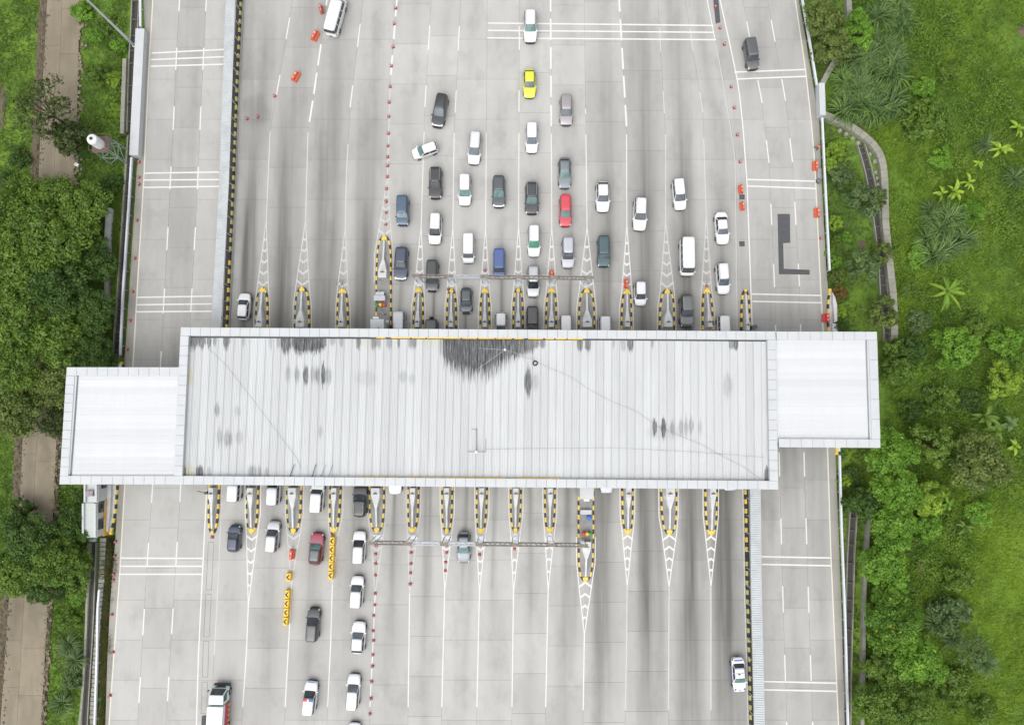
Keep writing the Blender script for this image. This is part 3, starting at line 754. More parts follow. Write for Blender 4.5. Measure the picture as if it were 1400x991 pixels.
CM = [(247, 447.5), (1060.5, 453), (1064, 669), (237, 662)]
canopy_main, cm = canopy('toll_canopy', 'long grey-white ribbed steel roof with black mould stains over the toll lanes', CM, {'N': 60, 'S': 60, 'W': 14, 'E': 14},
       [(256, 461.8), (1051.3, 467.0), (1053.5, 659.5), (246.5, 653.0)], 74, True, ROOF_OLD, True)
CL = [(91, 502), (246.3, 502), (240.2, 662), (81, 662)]
canopy_left, cl = canopy('toll_canopy', 'smaller clean white roof joined to the left end of the long canopy', CL, {'N': 11, 'S': 11, 'W': 11},
       [(108, 510), (244, 510), (239, 654), (98.5, 654)], 15, False, ROOF_NEW, False, 6, 7.72)
CR = [(1061.5, 453.2), (1199, 453.5), (1204, 612), (1065, 611.2)]
canopy_right, cr_ = canopy('toll_canopy', 'smaller bright white roof joined to the right end of the long canopy', CR, {'N': 9, 'S': 9, 'E': 5},
       [(1060, 461.5), (1182.5, 462), (1187, 604), (1063, 604)], 15, False, ROOF_NEW, False, 6, 7.72)
# flashing along the outer parapets of the two small roofs
def flashing(t, pts):
    MB().prism([P(x, y, 7.75) for x, y in pts], 7.62, 7.90).build('flashing', WHITE_P2, t, bevel=.03)
flashing(canopy_left, [(99.5, 512), (106.3, 514), (96.5, 648), (90, 651)]); flashing(canopy_right, [(1184.5, 466), (1191, 463), (1195.5, 603), (1188.5, 600)])
# columns
for t, pts in ((canopy_main, [(x, y) for i in (1, 3, 4, 6, 8, 10, 12) for y in (505, 610) for x in (interp(L[i], y),)]),
               (canopy_left, [(166.5, 520), (156, 645), (160, 585)]), (canopy_right, [(1141, 470), (1143, 595), (1142, 530)])):
    for x, y in pts:
        X, Y = P(x, y)
        MB().box((X, Y, 3.4), (0.45, 0.45, 6.6)).build('column', WHITE_P, t, bevel=.02)
# yellow cable trays behind the parapets of the main roof
def tray(pts, y):
    for a, b in pts:
        s = 0.0067 * (a - 485)
        A = P(a, y + s, ZR + .2); B = P(b, y + 0.0067 * (b - 485), ZR + .2)
        ang = atan2(B[1] - A[1], B[0] - A[0])
        MB().box(((A[0] + B[0]) / 2, (A[1] + B[1]) / 2, ZR + .2), (math.dist(A, B), 0.13, 0.14), ang).build('cable_tray', YEL_PL, canopy_main)
tray([(515, 527), (535, 561), (563, 582), (584, 605), (606, 630), (632, 652), (654, 676), (678, 700), (703, 716), (722, 742), (746, 757), (760, 774), (776, 797)], 461.5)
tray([(486, 529), (533, 545), (555, 574), (576, 606), (609, 640), (642, 694), (704, 742), (745, 766)], 652.0)
MB().path([P3(x, y, ZR + .25) for x, y in [(440, 461.5), (480, 461.2), (505, 461)]], 0.04).build('conduit', STEEL_D, canopy_main)
# scaffold rods, masts and wires on the roof
def on_roof(name, label, cat, parts, at):
    t = thing(name, (*P(*at, ZR), ZR), label, cat)
    for nm, mb, m in parts: mb.build(nm, m, t)
    return t
b = P3(690.5, 480, ZR)
on_roof('roof_mast', 'slim white mast with stay wires on the mouldy part of the roof', 'mast',
        [('pole', MB().tube(b, (b[0], b[1], ZR + 2.4), 0.05, 0.03), WHITE_PL), ('beacon', MB().lathe([(.05, 2.1), (.16, 2.15), (.16, 2.35), (.05, 2.45)], b, 10), WHITE_PL),
         ('stay_wire', MB().path([(b[0], b[1], ZR + 1.9), P3(654, 476, ZR + .1)], .018, 4), GALV), ('stay_wire', MB().path([(b[0], b[1], ZR + 1.9), P3(651, 506, ZR + .1)], .018, 4), GALV),
         ('stay_wire', MB().path([(b[0], b[1], ZR + 1.9), P3(731, 490, ZR + .1)], .018, 4), GALV), ('stay_wire', MB().path([(b[0], b[1], ZR + 1.9), P3(688, 459, ZR + .6)], .018, 4), GALV)], (690.5, 480))
b = P3(652, 617, ZR)
on_roof('roof_mast', 'small rusty mast with cross bar near the lower middle of the roof', 'mast',
        [('pole', MB().tube(b, (b[0], b[1], ZR + 1.5), 0.05, 0.04), RUST), ('cross_bar', MB().path([P3(640, 617.5, ZR + .2), P3(664, 617.5, ZR + .2)], .04, 4), RUST),
         ('stay_rod', MB().path([P3(651.5, 586, ZR + .12), P3(651.7, 616, ZR + .16)], .05, 4), RUST), ('stay_rod', MB().path([P3(644.5, 587, ZR + .12), P3(652, 587, ZR + .12)], .025, 4), RUST),
         ('stay_rod', MB().path([P3(664, 600, ZR + .12), P3(664, 617, ZR + .12)], .025, 4), RUST), ('clamp', MB().box((b[0], b[1], ZR + 1.5), (.3, .3, .25)), WHITE_PL)], (652, 617))
b = P3(731.7, 496.5, ZR + .1)
ring = MB(); n = 18; vs = []
for i in range(n):
    for j in range(6):
        t_, q_ = 2 * pi * i / n, 2 * pi * j / 6
        r_ = .27 + .08 * cos(q_); vs.append((b[0] + r_ * cos(t_), b[1] + r_ * sin(t_), b[2] + .08 * sin(q_)))
ring.add(vs, [(i * 6 + j, ((i + 1) % n) * 6 + j, ((i + 1) % n) * 6 + (j + 1) % 6, i * 6 + (j + 1) % 6) for i in range(n) for j in range(6)])
tag(ring.build('tyre_ring', RUBBER, smooth=True), 'black rubber ring lying on the roof below the mouldy patch', 'tyre')
rod = [((395.5, 653), (402.5, 634.5)), ((426, 653), (432, 634.5)), ((397, 654), (428, 654)), ((438, 652), (446, 635)), ((449, 652), (455, 635))]
for k, (p, q) in enumerate(rod):
    names = ['left of the pair by the lower parapet', 'right of the pair by the lower parapet', 'long one lying along the lower left parapet', 'thin one right of the pair', 'rightmost thin one near the lower parapet']
    tag(MB().path([P3(*p, ZR + .12), P3(*q, ZR + .4)], .05 if k < 3 else .025, 5).build('scaffold_rod', STEEL_D), 'dark steel rod on the long roof, ' + names[k], 'rod', 'rods on the roof')
def wire(pts, lab):
    tag(MB().path([P3(x, y, ZR + .1) for x, y in pts], .014, 4).build('roof_wire', STEEL_D), lab, 'wire')
wire([(700, 486), (725, 490), (745, 500), (780, 515), (805, 532), (835, 548), (870, 562), (900, 583), (930, 596), (960, 608), (990, 625), (1015, 637), (1040, 655)], 'thin dark wire running diagonally down the right half of the roof')
wire([(664, 614), (720, 613), (840, 612), (940, 617), (1045, 625)], 'thin wire stretched level across the lower right of the roof')
wire([(286, 477), (310, 500), (345, 545), (375, 585), (405, 625), (412, 640)], 'thin wire running diagonally down the left end of the roof')

# ============================================================ TOLL ISLANDS
def kerb_run(pts, w=0.30, h=0.26, seg=0.62, old=False, z0=0.0, start=0, ypal=None):
    """alternating yellow and black kerb blocks along a polyline of metres"""
    mb = MB(); P_ = [Vector(p) for p in pts]; D = [0.0]
    for a, b in zip(P_, P_[1:]): D.append(D[-1] + (b - a).length)
    def at(s):
        for i in range(len(P_) - 1):
            if s <= D[i + 1] or i == len(P_) - 2:
                t = (s - D[i]) / max(1e-6, D[i + 1] - D[i]); return P_[i] + (P_[i + 1] - P_[i]) * t, (P_[i + 1] - P_[i]).normalized()
    n = max(1, int(D[-1] / seg)); seg = D[-1] / n
    for k in range(n):
        a, da = at(k * seg + .004); b, db = at((k + 1) * seg - .004)
        d = (b - a).normalized(); nr = Vector((-d.y, d.x)) * w / 2
        c = nr * 0.72
        lo = [tuple(a + nr), tuple(b + nr), tuple(b - nr), tuple(a - nr)]; hi = [tuple(a + c), tuple(b + c), tuple(b - c), tuple(a - c)]
        vs = [(x, y, z0) for x, y in lo] + [(x, y, z0 + h) for x, y in hi]
        fs = [(4, 5, 6, 7), (0, 1, 5, 4), (1, 2, 6, 5), (2, 3, 7, 6), (3, 0, 4, 7)]
        a_, b_, c_ = (Vector(vs[i]) for i in (4, 5, 6))
        if (b_ - a_).cross(c_ - a_).z < 0: fs = [f[::-1] for f in fs]
        mb.add(vs, fs, (k + start) % 2)
    return mb

def crash_wall(t, tip, edge_l, edge_r, sgn):
    """arrow-shaped concrete guard: thin wall from the tip widening into a block; survey pixels, sgn=+1 grows downwards in the picture"""
    cx = tip[0]; y = tip[1]
    ce = (edge_l[0] + edge_r[0]) / 2; hw = (edge_r[0] - edge_l[0]) / 2 - 2.6
    ye = edge_l[1]; ln = abs(ye - y)
    def X(k): return cx + (ce - cx) * k
    rows = [(0.06, 1.4, .45), (0.58, 1.7, .85), (0.90, max(3.0, hw), 1.15), (1.12, max(3.0, hw), 1.25)]
    Lp, Rp, zl = [], [], []
    for k, w, z in rows:
        yy = y + sgn * ln * k
        Lp.append(P(X(k) - w, yy)); Rp.append(P(X(k) + w, yy)); zl.append(z)
    # lofted from rows
    vs = []; fs = []
    for (l, r, z) in zip(Lp, Rp, zl):
        vs += [(l[0], l[1], .2), (l[0] + (r[0] - l[0]) * .12, l[1] + (r[1] - l[1]) * .12, z), (l[0] + (r[0] - l[0]) * .88, l[1] + (r[1] - l[1]) * .88, z), (r[0], r[1], .2)]
    for i in range(len(rows) - 1):
        for j in range(3): fs.append((i * 4 + j, i * 4 + j + 1, (i + 1) * 4 + j + 1, (i + 1) * 4 + j))
    fs += [(0, 1, 2, 3), tuple(len(rows) * 4 - 4 + j for j in (3, 2, 1, 0))]
    if sgn > 0: fs = [f[::-1] for f in fs]
    w = MB().add(vs, fs).build('crash_wall', CONC_W, t)
    # small dark bracket bolted on the block
    b = P(X(.97), y + sgn * ln * .97)
    MB().box((b[0], b[1], 1.29), (.55, .10, .08)).box((b[0], b[1] + .08, 1.33), (.12, .2, .12)).build('bracket', STEEL_D, w)

def edge_pts(tip, el, er, sgn):
    """left and right outlines from the tip to the full width"""
    ln = abs(el[1] - tip[1])
    Lp, Rp = [], []
    for k, f in ((0.04, .30), (.13, .62), (.28, .82), (.5, .94), (1.0, 1.0)):
        y = tip[1] + sgn * ln * k
        cx = tip[0] + ((el[0] + er[0]) / 2 - tip[0]) * k
        hw = (er[0] - el[0]) / 2 * f
        Lp.append((cx - hw, y)); Rp.append((cx + hw, y))
    return Lp, Rp

ORD = ['first', 'second', 'third', 'fourth', 'fifth', 'sixth', 'seventh', 'eighth', 'ninth', 'tenth', 'eleventh', 'twelfth', 'thirteenth', 'fourteenth', 'fifteenth', 'sixteenth', 'seventeenth', 'eighteenth', 'nineteenth', 'twentieth', 'twenty-first', 'twenty-second', 'twenty-third']
# top tip, left/right kerb where it meets the roof edge; bottom tip, left/right kerb
ISL = {1: ((359.3, 393), (350, 366), (344.5, 729), (338, 353.5)), 2: ((413.5, 392), (403.5, 423), (401.5, 729), (392.8, 412.2)), 3: ((468.5, 394), (461.5, 476), (456.5, 728), (452, 466)),
       4: ((525.8, 322), (514.8, 534.5), (515.5, 728), (505.3, 525.3)), 5: ((573, 393), (565.2, 578.3), (564, 728), (558.4, 572.5)), 6: ((617.4, 394), (611, 623.6), (611, 729), (604.6, 618.4)),
       7: ((663, 393.5), (656.8, 669.2), (657.5, 729), (652, 665.8)), 8: ((708.5, 393), (701.7, 714.8), (704.7, 728), (698.4, 712.2)), 9: ((754, 393.5), (746.3, 760.3), (751.4, 728), (745, 758.7)),
       10: ((802, 394), (791.2, 812.4), (800.3, 795), (791, 811)), 11: ((857, 395), (849.4, 862.8), (858, 730.5), (850.5, 865)), 12: ((912, 395), (901.6, 921.2), (915, 731), (903.5, 924.5)), 13: ((966, 394), (960.6, 974.2), (972, 732), (964, 979.5))}
YN, YS = 447.0, 668.0
booth_meshes = {}
def booth_parts():
    """toll cabin, local metres, built once and shared"""
    out = []
    m = MB().box((0, 0, 1.35), (1.15, 2.3, 2.3)); out.append(('booth', m.mesh('booth'), WHITE_P))
    m = MB().box((0, 0, 2.58), (1.35, 2.6, .14)); out.append(('booth_roof', m.mesh('booth_roof'), WHITE_P2))
    for sx in (-1, 1):
        m = MB().box((sx * .582, 0, 1.75), (.02, 1.7, .9)); out.append(('booth_window', m.mesh('booth_window'), GLASS))
    for me in out: me[1].materials.append(me[2])
    return out
BOOTH = booth_parts()

def v_marks(parent, i, tip, el, er, apex, sgn, style, worn):
    """painted lead-in: two outline strokes from the apex and chevrons between them"""
    mat = LINE_WORN if worn else LINE
    ye = el[1]
    for e, d in ((el, -1), (er, 1)):
        k1 = tip[1] + sgn * 10
        # follow the island edge with a clear margin
        pts = [apex, (tip[0] + d * ((er[0] - el[0]) / 2 * .86 + 1.0), tip[1] + sgn * 2), (e[0] + d * 2.6, tip[1] + sgn * 26), (e[0] + d * 3.0, ye + sgn * 6)]
        ribbon(pts, 1.3, 0.008 if d < 0 else 0.0095).build('lead_in_line', mat, parent)
    n = 4 if abs(apex[1] - tip[1]) < 85 else 5
    for k in range(n):
        f = (0.97 - 0.21 * k) if n == 4 else (0.96 - 0.165 * k)
        y = apex[1] + (tip[1] - apex[1]) * f - sgn * 2
        cx = apex[0] + (tip[0] - apex[0]) * f
        hw = ((er[0] - el[0]) / 2 * .86 + 1.0) * f
        if hw < 1.6: continue
        rise = hw * .75 * style
        th = 3.2
        for d in (-1, 1):
            q = [(cx, y + rise * .5 - th / 2), (cx + d * hw, y - rise * .5 - th / 2), (cx + d * hw, y - rise * .5 + th / 2), (cx, y + rise * .5 + th / 2)]
            MB().sheet([P3(x, yy, 0.0125 if d > 0 else 0.014) for x, yy in q]).build('chevron_mark', mat, parent)

for i, (tn, (nl, nr), ts, (sl, sr)) in ISL.items():
    yn = YN if i != 4 else 380.0
    mid = P(*((tn[0] + ts[0]) / 2, 558))
    extra = {4: ' and a long nose', 10: ' and a long tail'}.get(i, '')
    lab = 'narrow toll island with striped kerbs%s, %s from the left' % (extra, ORD[i - 1]) if i not in (13,) else 'narrow toll island with striped kerbs, rightmost of the thirteen'
    if i == 1: lab = 'narrow toll island with striped kerbs, leftmost of the thirteen'
    t = thing('toll_island', (*mid, 0), lab, 'toll island', 'toll islands under the canopy')
    Ln, Rn = edge_pts(tn, (nl, yn), (nr, yn), 1)
    ysb = YS if i != 10 else 740.0
    Ls, Rs = edge_pts(ts, (sl, ysb), (sr, ysb), -1)
    if i == 4: Ln.append((nl, YN)); Rn.append((nr, YN))
    if i == 10: Ls.append((sl, YS)); Rs.append((sr, YS))
    Lft = [P(*p) for p in Ln + Ls[::-1]]; Rgt = [P(*p) for p in Rn + Rs[::-1]]
    MB().prism([P(p[0] + .9, p[1]) for p in Ln + Ls[::-1]] + [P(p[0] - .9, p[1]) for p in (Rn + Rs[::-1])[::-1]], -0.02, 0.2).build('deck', CONC_G, t)
    old = i in (1, 2, 3)
    kerb_run(Lft, start=i % 2, w=.27).build('kerb', [K_BLK, K_YEL_OLD if i <= 2 else K_YEL], t)
    kerb_run(Rgt, start=i % 2, w=.27).build('kerb', [K_BLK, K_YEL], t)
    for tip, LR, sg in ((tn, (Ln[0], Rn[0]), 1), (ts, (Ls[0], Rs[0]), -1)):
        w = 2.0
        MB().prism([P(tip[0], tip[1] - sg * 1.0), P(LR[0][0] - 1.2, LR[0][1] + sg * 2.2), P(LR[0][0] + .5, LR[0][1] + sg * 5.0), P(LR[1][0] - .5, LR[1][1] + sg * 5.0), P(LR[1][0] + 1.2, LR[1][1] + sg * 2.2)], 0.0, 0.31).build('nose', K_YEL, t, bevel=.05)
    crash_wall(t, (tn[0], tn[1] + 5), (nl, yn - 4), (nr, yn - 4), 1)
    crash_wall(t, (ts[0], ts[1] - 5), (sl, ysb + 4), (sr, ysb + 4), -1)
    for yy in (535, 580):
        X, Y = P(tn[0] + (ts[0] - tn[0]) * (yy - tn[1]) / (ts[1] - tn[1]), yy)
        bo = None
        for nm, me, mt in BOOTH:
            o = link(nm, me, bo or t, (X - mid[0], Y - mid[1], 0) if bo is None else (0, 0, 0))
            if nm == 'booth': bo = o
    v_marks(plaza_up, i, tn, (nl, yn), (nr, yn), (interp(L[i], APEX_N[i]), APEX_N[i]), 1, 1, i in (1, 2, 3, 12, 13, 4))
    v_marks(plaza_dn, i, ts, (sl, ysb), (sr, ysb), (interp(L[i], APEX_S[i]), APEX_S[i]), -1, (1 if i < 8 else -1), i in (2, 3, 4, 5))

# ---- side islands and medians
def side_island(pts_out, pts_in, kerb_on, label, tips):
    mid = P((pts_out[0][0] + pts_out[-1][0]) / 2, (pts_out[0][1] + pts_out[-1][1]) / 2)
    t = thing('side_island', (*mid, 0), label, 'toll island')
    MB().prism([P(*p) for p in pts_out] + [P(*p) for p in pts_in[::-1]], -.4, .22).build('deck', CONC_W, t)
    kerb_run([P(*p) for p in kerb_on], start=1).build('kerb', [K_BLK, K_YEL], t)
    for x, y in tips: MB().box((*P(x, y), .14), (.42, .5, .32), top=.8).build('nose', K_YEL, t, bevel=.04)
    return t
t = side_island([(149, 727), (149.5, 690), (152, 600), (159, 520), (164, 497)], [(152.5, 727), (158, 700), (161, 662), (166, 600), (171, 520), (168, 497)], [(152.5, 727), (156, 712), (158.6, 698), (161.3, 662), (166, 600), (171, 520), (168.5, 498)],
            'striped kerb island at the left edge under the small white roof', [(152.3, 728), (167, 497)])
MB().prism([P(*p) for p in [(149.4, 725), (151.5, 725), (154.5, 700), (156, 662), (148.6, 662), (149.2, 690)]], .2, .75).build('guard_wall', CONC_W, t, bevel=.03)
t = side_island([(1136, 398), (1140.5, 412), (1142.5, 450), (1146, 530), (1148, 617)], [(1132.5, 398), (1131.8, 415), (1132.5, 450), (1136, 530), (1142, 617)], [(1134, 398), (1131.6, 412), (1132, 450), (1136, 530), (1143, 617)],
            'striped kerb island with a rounded wall at the right edge beside clipped bushes', [(1134, 397), (1143, 619)])
MB().prism([P(*p) for p in [(1135, 401), (1138.5, 408), (1141, 418), (1141.3, 440), (1137.5, 442), (1135.4, 415)]], .2, .8).build('guard_wall', CONC_W, t, bevel=.03)
MB().prism([P(*p) for p in [(1135, 443), (1141.5, 443), (1143, 470), (1136, 470)]], .2, .7).build('guard_wall', CONC_W, t, bevel=.03)

# left median: long striped kerb with a nose below the roof; right median: a nose above the roof and a long striped kerb
KL = [(330.5, -120 + 0), (330, 0), (325, 100), (319.5, 250), (310.5, 447), (303, 600), (300.5, 640)]
ml = thing('median_kerb', (*P(319, 250), 0), 'long faded yellow and black kerb along the left of the toll plaza', 'kerb')
kerb_run([P(interp(KL[1:], y), y) for y in np.linspace(-150, 350, 30)], w=.34, h=.3).build('kerb', [K_BLK, K_YEL_OLD], ml)
kerb_run([P(interp(KL[1:], y), y) for y in np.linspace(350.5, 640, 20)], w=.34, h=.3).build('kerb', [K_BLK, K_YEL], ml)
MB().prism([P(interp(KL[1:], y) + 2.6, y) for y in np.linspace(-150, 640, 30)] + [P(interp(KL[1:], y) + 4.3, y) for y in np.linspace(640, -150, 30)], -.02, .08).build('edging', CONC_G, ml)
t = thing('toll_island', (*P(291, 690), 0), 'short pointed toll island at the left end with a dark boom arm', 'toll island')
Ls, Rs = edge_pts((291, 730), (286.5, 668), (300, 668), -1)
Ls.append((290, 610)); Rs.append((304, 610))
MB().prism([P(*p) for p in Ls] + [P(*p) for p in Rs[::-1]], -.02, .2).build('deck', CONC_G, t)
kerb_run([P(*p) for p in Ls]).build('kerb', [K_BLK, K_YEL], t); kerb_run([P(*p) for p in Rs]).build('kerb', [K_BLK, K_YEL], t)
MB().box((*P(291, 727), .15), (.5, .5, .32), top=.8).build('nose', K_YEL, t, bevel=.04)
crash_wall(t, (291, 725), (286.5, 672), (300, 672), -1)
a = P3(281, 674, 1.0); MB().box((a[0], a[1], .6), (.35, .3, .9)).build('boom_cabinet', STEEL_D, t); MB().tube(a, P3(269, 671, 1.1), .05).build('boom_arm', STEEL_D, t)

KR = [(1018.5, 668), (1019.5, 700), (1021, 800), (1023.5, 891), (1026, 991)]
mr = thing('median_kerb', (*P(1021, 830), 0), 'long yellow and black kerb along the lower right of the toll plaza', 'kerb')
kerb_run([P(interp(KR, y), y) for y in np.linspace(560, 760, 14)], w=.34, h=.3).build('kerb', [K_BLK, K_YEL], mr)
kerb_run([P(interp(KR, y), y) for y in np.linspace(760.5, 1150, 24)], w=.34, h=.3).build('kerb', [K_BLK, K_YEL_OLD], mr)
MB().prism([P(interp(KR, y) - 2.6, y) for y in np.linspace(640, 1150, 30)] + [P(interp(KR, y) - 4.0, y) for y in np.linspace(1150, 640, 30)], -.02, .08).build('edging', CONC_W, mr)
t = thing('toll_island', (*P(1018.6, 440), 0), 'short pointed toll island at the right end beside the open highway lanes', 'toll island')
Ln, Rn = edge_pts((1018.6, 396), (1013.2, 447), (1024.3, 447), 1)
Ln.append((1013.5, 560)); Rn.append((1025, 560))
MB().prism([P(*p) for p in Ln] + [P(*p) for p in Rn[::-1]], -.02, .2).build('deck', CONC_G, t)
kerb_run([P(*p) for p in Ln]).build('kerb', [K_BLK, K_YEL], t); kerb_run([P(*p) for p in Rn]).build('kerb', [K_BLK, K_YEL], t)
MB().box((*P(1018.6, 397.5), .15), (.4, .5, .32), top=.8).build('nose', K_YEL, t, bevel=.04)
crash_wall(t, (1018.6, 400), (1013.2, 447), (1024.3, 447), 1)
a = P3(1030, 447.5, .6); MB().box((a[0], a[1], .6), (.7, .5, 1.0), .2).build('cabinet', STEEL_D, t)

# ============================================================ FENCES AND RAILS
def strip_panel_mesh(ln, w, ribs, side):
    """corrugated sheet: x along the run, y across, ribs run across"""
    mb = MB(); prof = []
    for k in range(ribs):
        a = k / ribs * ln; q = ln / ribs
        prof += [(a, 0), (a + q * .50, 0), (a + q * .58, .07), (a + q * .90, .07), (a + q * .98, 0)]
    prof.append((ln, 0)); n = len(prof)
    vs = [(x, 0.0, 2.28 + z) for x, z in prof] + [(x, side * w, 2.42 + z) for x, z in prof]
    fs = [(i, i + 1, n + i + 1, n + i) for i in range(n - 1)]
    if side < 0: fs = [f[::-1] for f in fs]
    return mb.add(vs, fs)
def strip_roof(poly, y0, y1, w, side, label):
    pts = [Vector(P(interp(poly, y), y, 2.3)) for y in np.linspace(y0, y1, 140)]
    D = [0]
    for a, b in zip(pts, pts[1:]): D.append(D[-1] + (b - a).length)
    def at(s):
        for i in range(len(pts) - 1):
            if D[i + 1] >= s: return pts[i] + (pts[i + 1] - pts[i]) * ((s - D[i]) / (D[i + 1] - D[i]))
        return pts[-1]
    pw = 2.32
    t = thing('walkway_roof', (*pts[0], 0), label, 'walkway roof')
    me = strip_panel_mesh(pw, w, 8, side).mesh('panel'); me.materials.append(SHEET_GREY)
    pm = MB().box((0, side * .15, 1.12), (.09, .09, 2.3)).box((0, side * (w - .12), 1.15), (.09, .09, 2.4)).mesh('post'); pm.materials.append(GALV)
    rm = MB().box((pw / 2, side * .06, 2.22), (pw, .06, .1)).mesh('edge_beam'); rm.materials.append(STEEL_D)
    for k in range(int(D[-1] / pw)):
        a = at(k * pw); b = at((k + 1) * pw); ang = atan2((b - a).y, (b - a).x); loc = (a.x - pts[0].x, a.y - pts[0].y, 0)
        p = link('panel', me, t, loc, ang); link('edge_beam', rm, p); link('post', pm, t, loc, ang)
strip_roof([(321.7, 0), (313, 250), (302, 447)], -150, 560, 1.26, -1, 'narrow pale corrugated walkway roof along the left side of the toll plaza')
strip_roof([(1023.5, 600), (1025.5, 669), (1026.5, 791), (1031, 991)], 610, 1150, 1.36, 1, 'narrow pale corrugated walkway roof along the lower right of the toll plaza')
# dark strips painting in the shaded gap between walkway roof and kerb
MB().prism([P(interp(KL[1:], y) - 2.2, y) for y in np.linspace(-150, 640, 20)] + [P(interp(KL[1:], y) - 6.5, y) for y in np.linspace(640, -150, 20)], -.02, .02).build('gap_shade_strip', DRAIN, med_l)
MB().prism([P(interp(KR, y) + 2.0, y) for y in np.linspace(640, 1150, 20)] + [P(interp(KR, y) + 4.2, y) for y in np.linspace(1150, 640, 20)], -.02, .02).build('gap_shade_strip', DRAIN, med_r)
# median gutter lines, left lower: narrow covered channel
for y0, y1 in ((741, 806), (812, 870), (876, 925), (932, 975)):
    q = [(interp(A4, y0) + 5.5, y0), (interp(A4, y0) + 13, y0), (interp(A4, y1) + 13, y1), (interp(A4, y1) + 5.5, y1)]
    for a, b in zip(q, q[1:] + q[:1]): dash(med_l, a, b, .55, JOINT, 'joint_line')

def guardrail(poly, y0, y1, label, z=.62, two=False):
    n = max(3, int(abs(y1 - y0) / 12)); pts = [P(interp(poly, y), y) for y in np.linspace(y0, y1, n)]
    t = thing('guardrail', (*pts[0], 0), label, 'guardrail')
    prof = [(-.06, .30), (.06, .22), (-.02, .12), (-.06, .08), (-.02, .04), (.06, -.06), (-.06, -.12)]
    vs = []
    for k, p in enumerate(pts):
        a = Vector(pts[max(k - 1, 0)]); b = Vector(pts[min(k + 1, n - 1)]); d = (b - a).normalized(); nr = Vector((-d.y, d.x))
        for o, zz in [(-.12, .0), (-.12, .31), (.12, .31), (.12, .0)]: vs.append((p[0] + nr.x * o * 1.0, p[1] + nr.y * o * 1.0, z - .1 + zz))
    fs = [(i * 4 + j, i * 4 + (j + 1) % 4, (i + 1) * 4 + (j + 1) % 4, (i + 1) * 4 + j) for i in range(n - 1) for j in range(4)] + [(0, 1, 2, 3), tuple(4 * n - 4 + j for j in (3, 2, 1, 0))]
    MB().add(vs, fs).build('beam', RAIL, t)
    for k in range(0, n, 2): MB().box((*pts[k], .1), (.12, .14, 1.1)).build('post', GALV, t)
guardrail([(195.6, -60), (195.6, 40)], -120, 41, 'white guardrail at the top left before the white barrier wall')
guardrail([(183.7, 217), (180, 280), (176.6, 331), (171.6, 407), (168.5, 480)], 218, 486, 'long white guardrail left of the highway above the small left roof')
guardrail([(140, 804), (138, 830), (137, 890), (133.7, 991)], 804, 1120, 'curving white guardrail left of the highway at the bottom left')
guardrail([(1093.5, 0), (1102.3, 50), (1114, 121)], -120, 120, 'white guardrail right of the highway at the top')
guardrail([(1121, 164), (1124, 230), (1124.6, 242), (1131, 371)], 164, 371, 'white guardrail right of the highway beside the garden strip')
guardrail([(1144.6, 622), (1147, 716), (1152, 842), (1156, 991)], 622, 1120, 'long white guardrail right of the highway at the bottom right')
def barrier_wall(pts, w, h, label):
    A, B = [Vector(P(*p)) for p in pts]; d = (B - A).normalized(); nr = Vector((-d.y, d.x)) * w / 2
    mid = (A + B) / 2
    t = thing('barrier_wall', (*mid, 0), label, 'barrier')
    MB().prism([tuple(A + nr), tuple(B + nr), tuple(B - nr), tuple(A - nr)], -.5, h).build('wall_panel', WHITE_P2, t, bevel=.02)
    MB().prism([tuple(A + nr * 1.08), tuple(B + nr * 1.08), tuple(B - nr * 1.08), tuple(A - nr * 1.08)], h + .002, h + .12).build('coping', WHITE_P, t, bevel=.02)
    n = int((B - A).length / 2.0)
    for k in range(1, n):
        p = A + (B - A) * k / n
        MB().box((p.x, p.y, h / 2), (w + .1, .12, h), atan2(d.y, d.x) - pi / 2).build('rib', WHITE_P, t)
barrier_wall([(197, 45), (188.5, 216)], 1.15, 1.0, 'wide white capped wall along the left highway shoulder')
barrier_wall([(1118.5, 119), (1120, 162)], .75, 1.1, 'short white panel wall at the bend of the concrete drain')

# ---- drains and retaining walls
def wall_run(name, pts, w, z0, z1, label, mat=CONC_OLD, cap=None):
    W = [Vector(P(*p)) for p in pts]; n = len(W); l, r = [], []
    for i, p in enumerate(W):
        d = (W[min(i + 1, n - 1)] - W[max(i - 1, 0)]).normalized(); nr = Vector((-d.y, d.x)) * w / 2
        l.append(p + nr); r.append(p - nr)
    t = thing(name, (*W[0], 0), label, 'wall')
    for i in range(n - 1):
        d = (W[i + 1] - W[i]).normalized() * .012
        MB().prism([tuple(l[i] + d), tuple(l[i + 1] - d), tuple(r[i + 1] - d), tuple(r[i] + d)], z0, z1 + rnd.uniform(-.02, .02)).build('wall_block', mat, t, bevel=.02)
    return t
def smooth(pts, k=3):
    out = []
    n = len(pts)
    for i in range(n - 1):
        p0, p1, p2, p3 = pts[max(i - 1, 0)], pts[i], pts[i + 1], pts[min(i + 2, n - 1)]
        for j in range(k):
            t = j / k
            out.append(tuple(.5 * ((2 * p1[c]) + (-p0[c] + p2[c]) * t + (2 * p0[c] - 5 * p1[c] + 4 * p2[c] - p3[c]) * t * t + (-p0[c] + 3 * p1[c] - 3 * p2[c] + p3[c]) * t ** 3) for c in (0, 1)))
    out.append(pts[-1]); return out
wall_run('retaining_wall', smooth([(1159, -40), (1159, 0), (1160, 30), (1150, 68), (1136, 92), (1123, 116)], 3), .75, -.6, .35, 'mossy concrete wall at the top right leading down to the short white panel wall')
wall_run('retaining_wall', smooth([(1125, 158), (1145, 166), (1168, 178), (1190, 196), (1203, 216), (1207.5, 245), (1209, 300), (1213, 345), (1219, 400), (1221, 440), (1221, 466)], 3), .95, -.6, .4, 'curving mossy concrete wall between the garden strip and the green field')
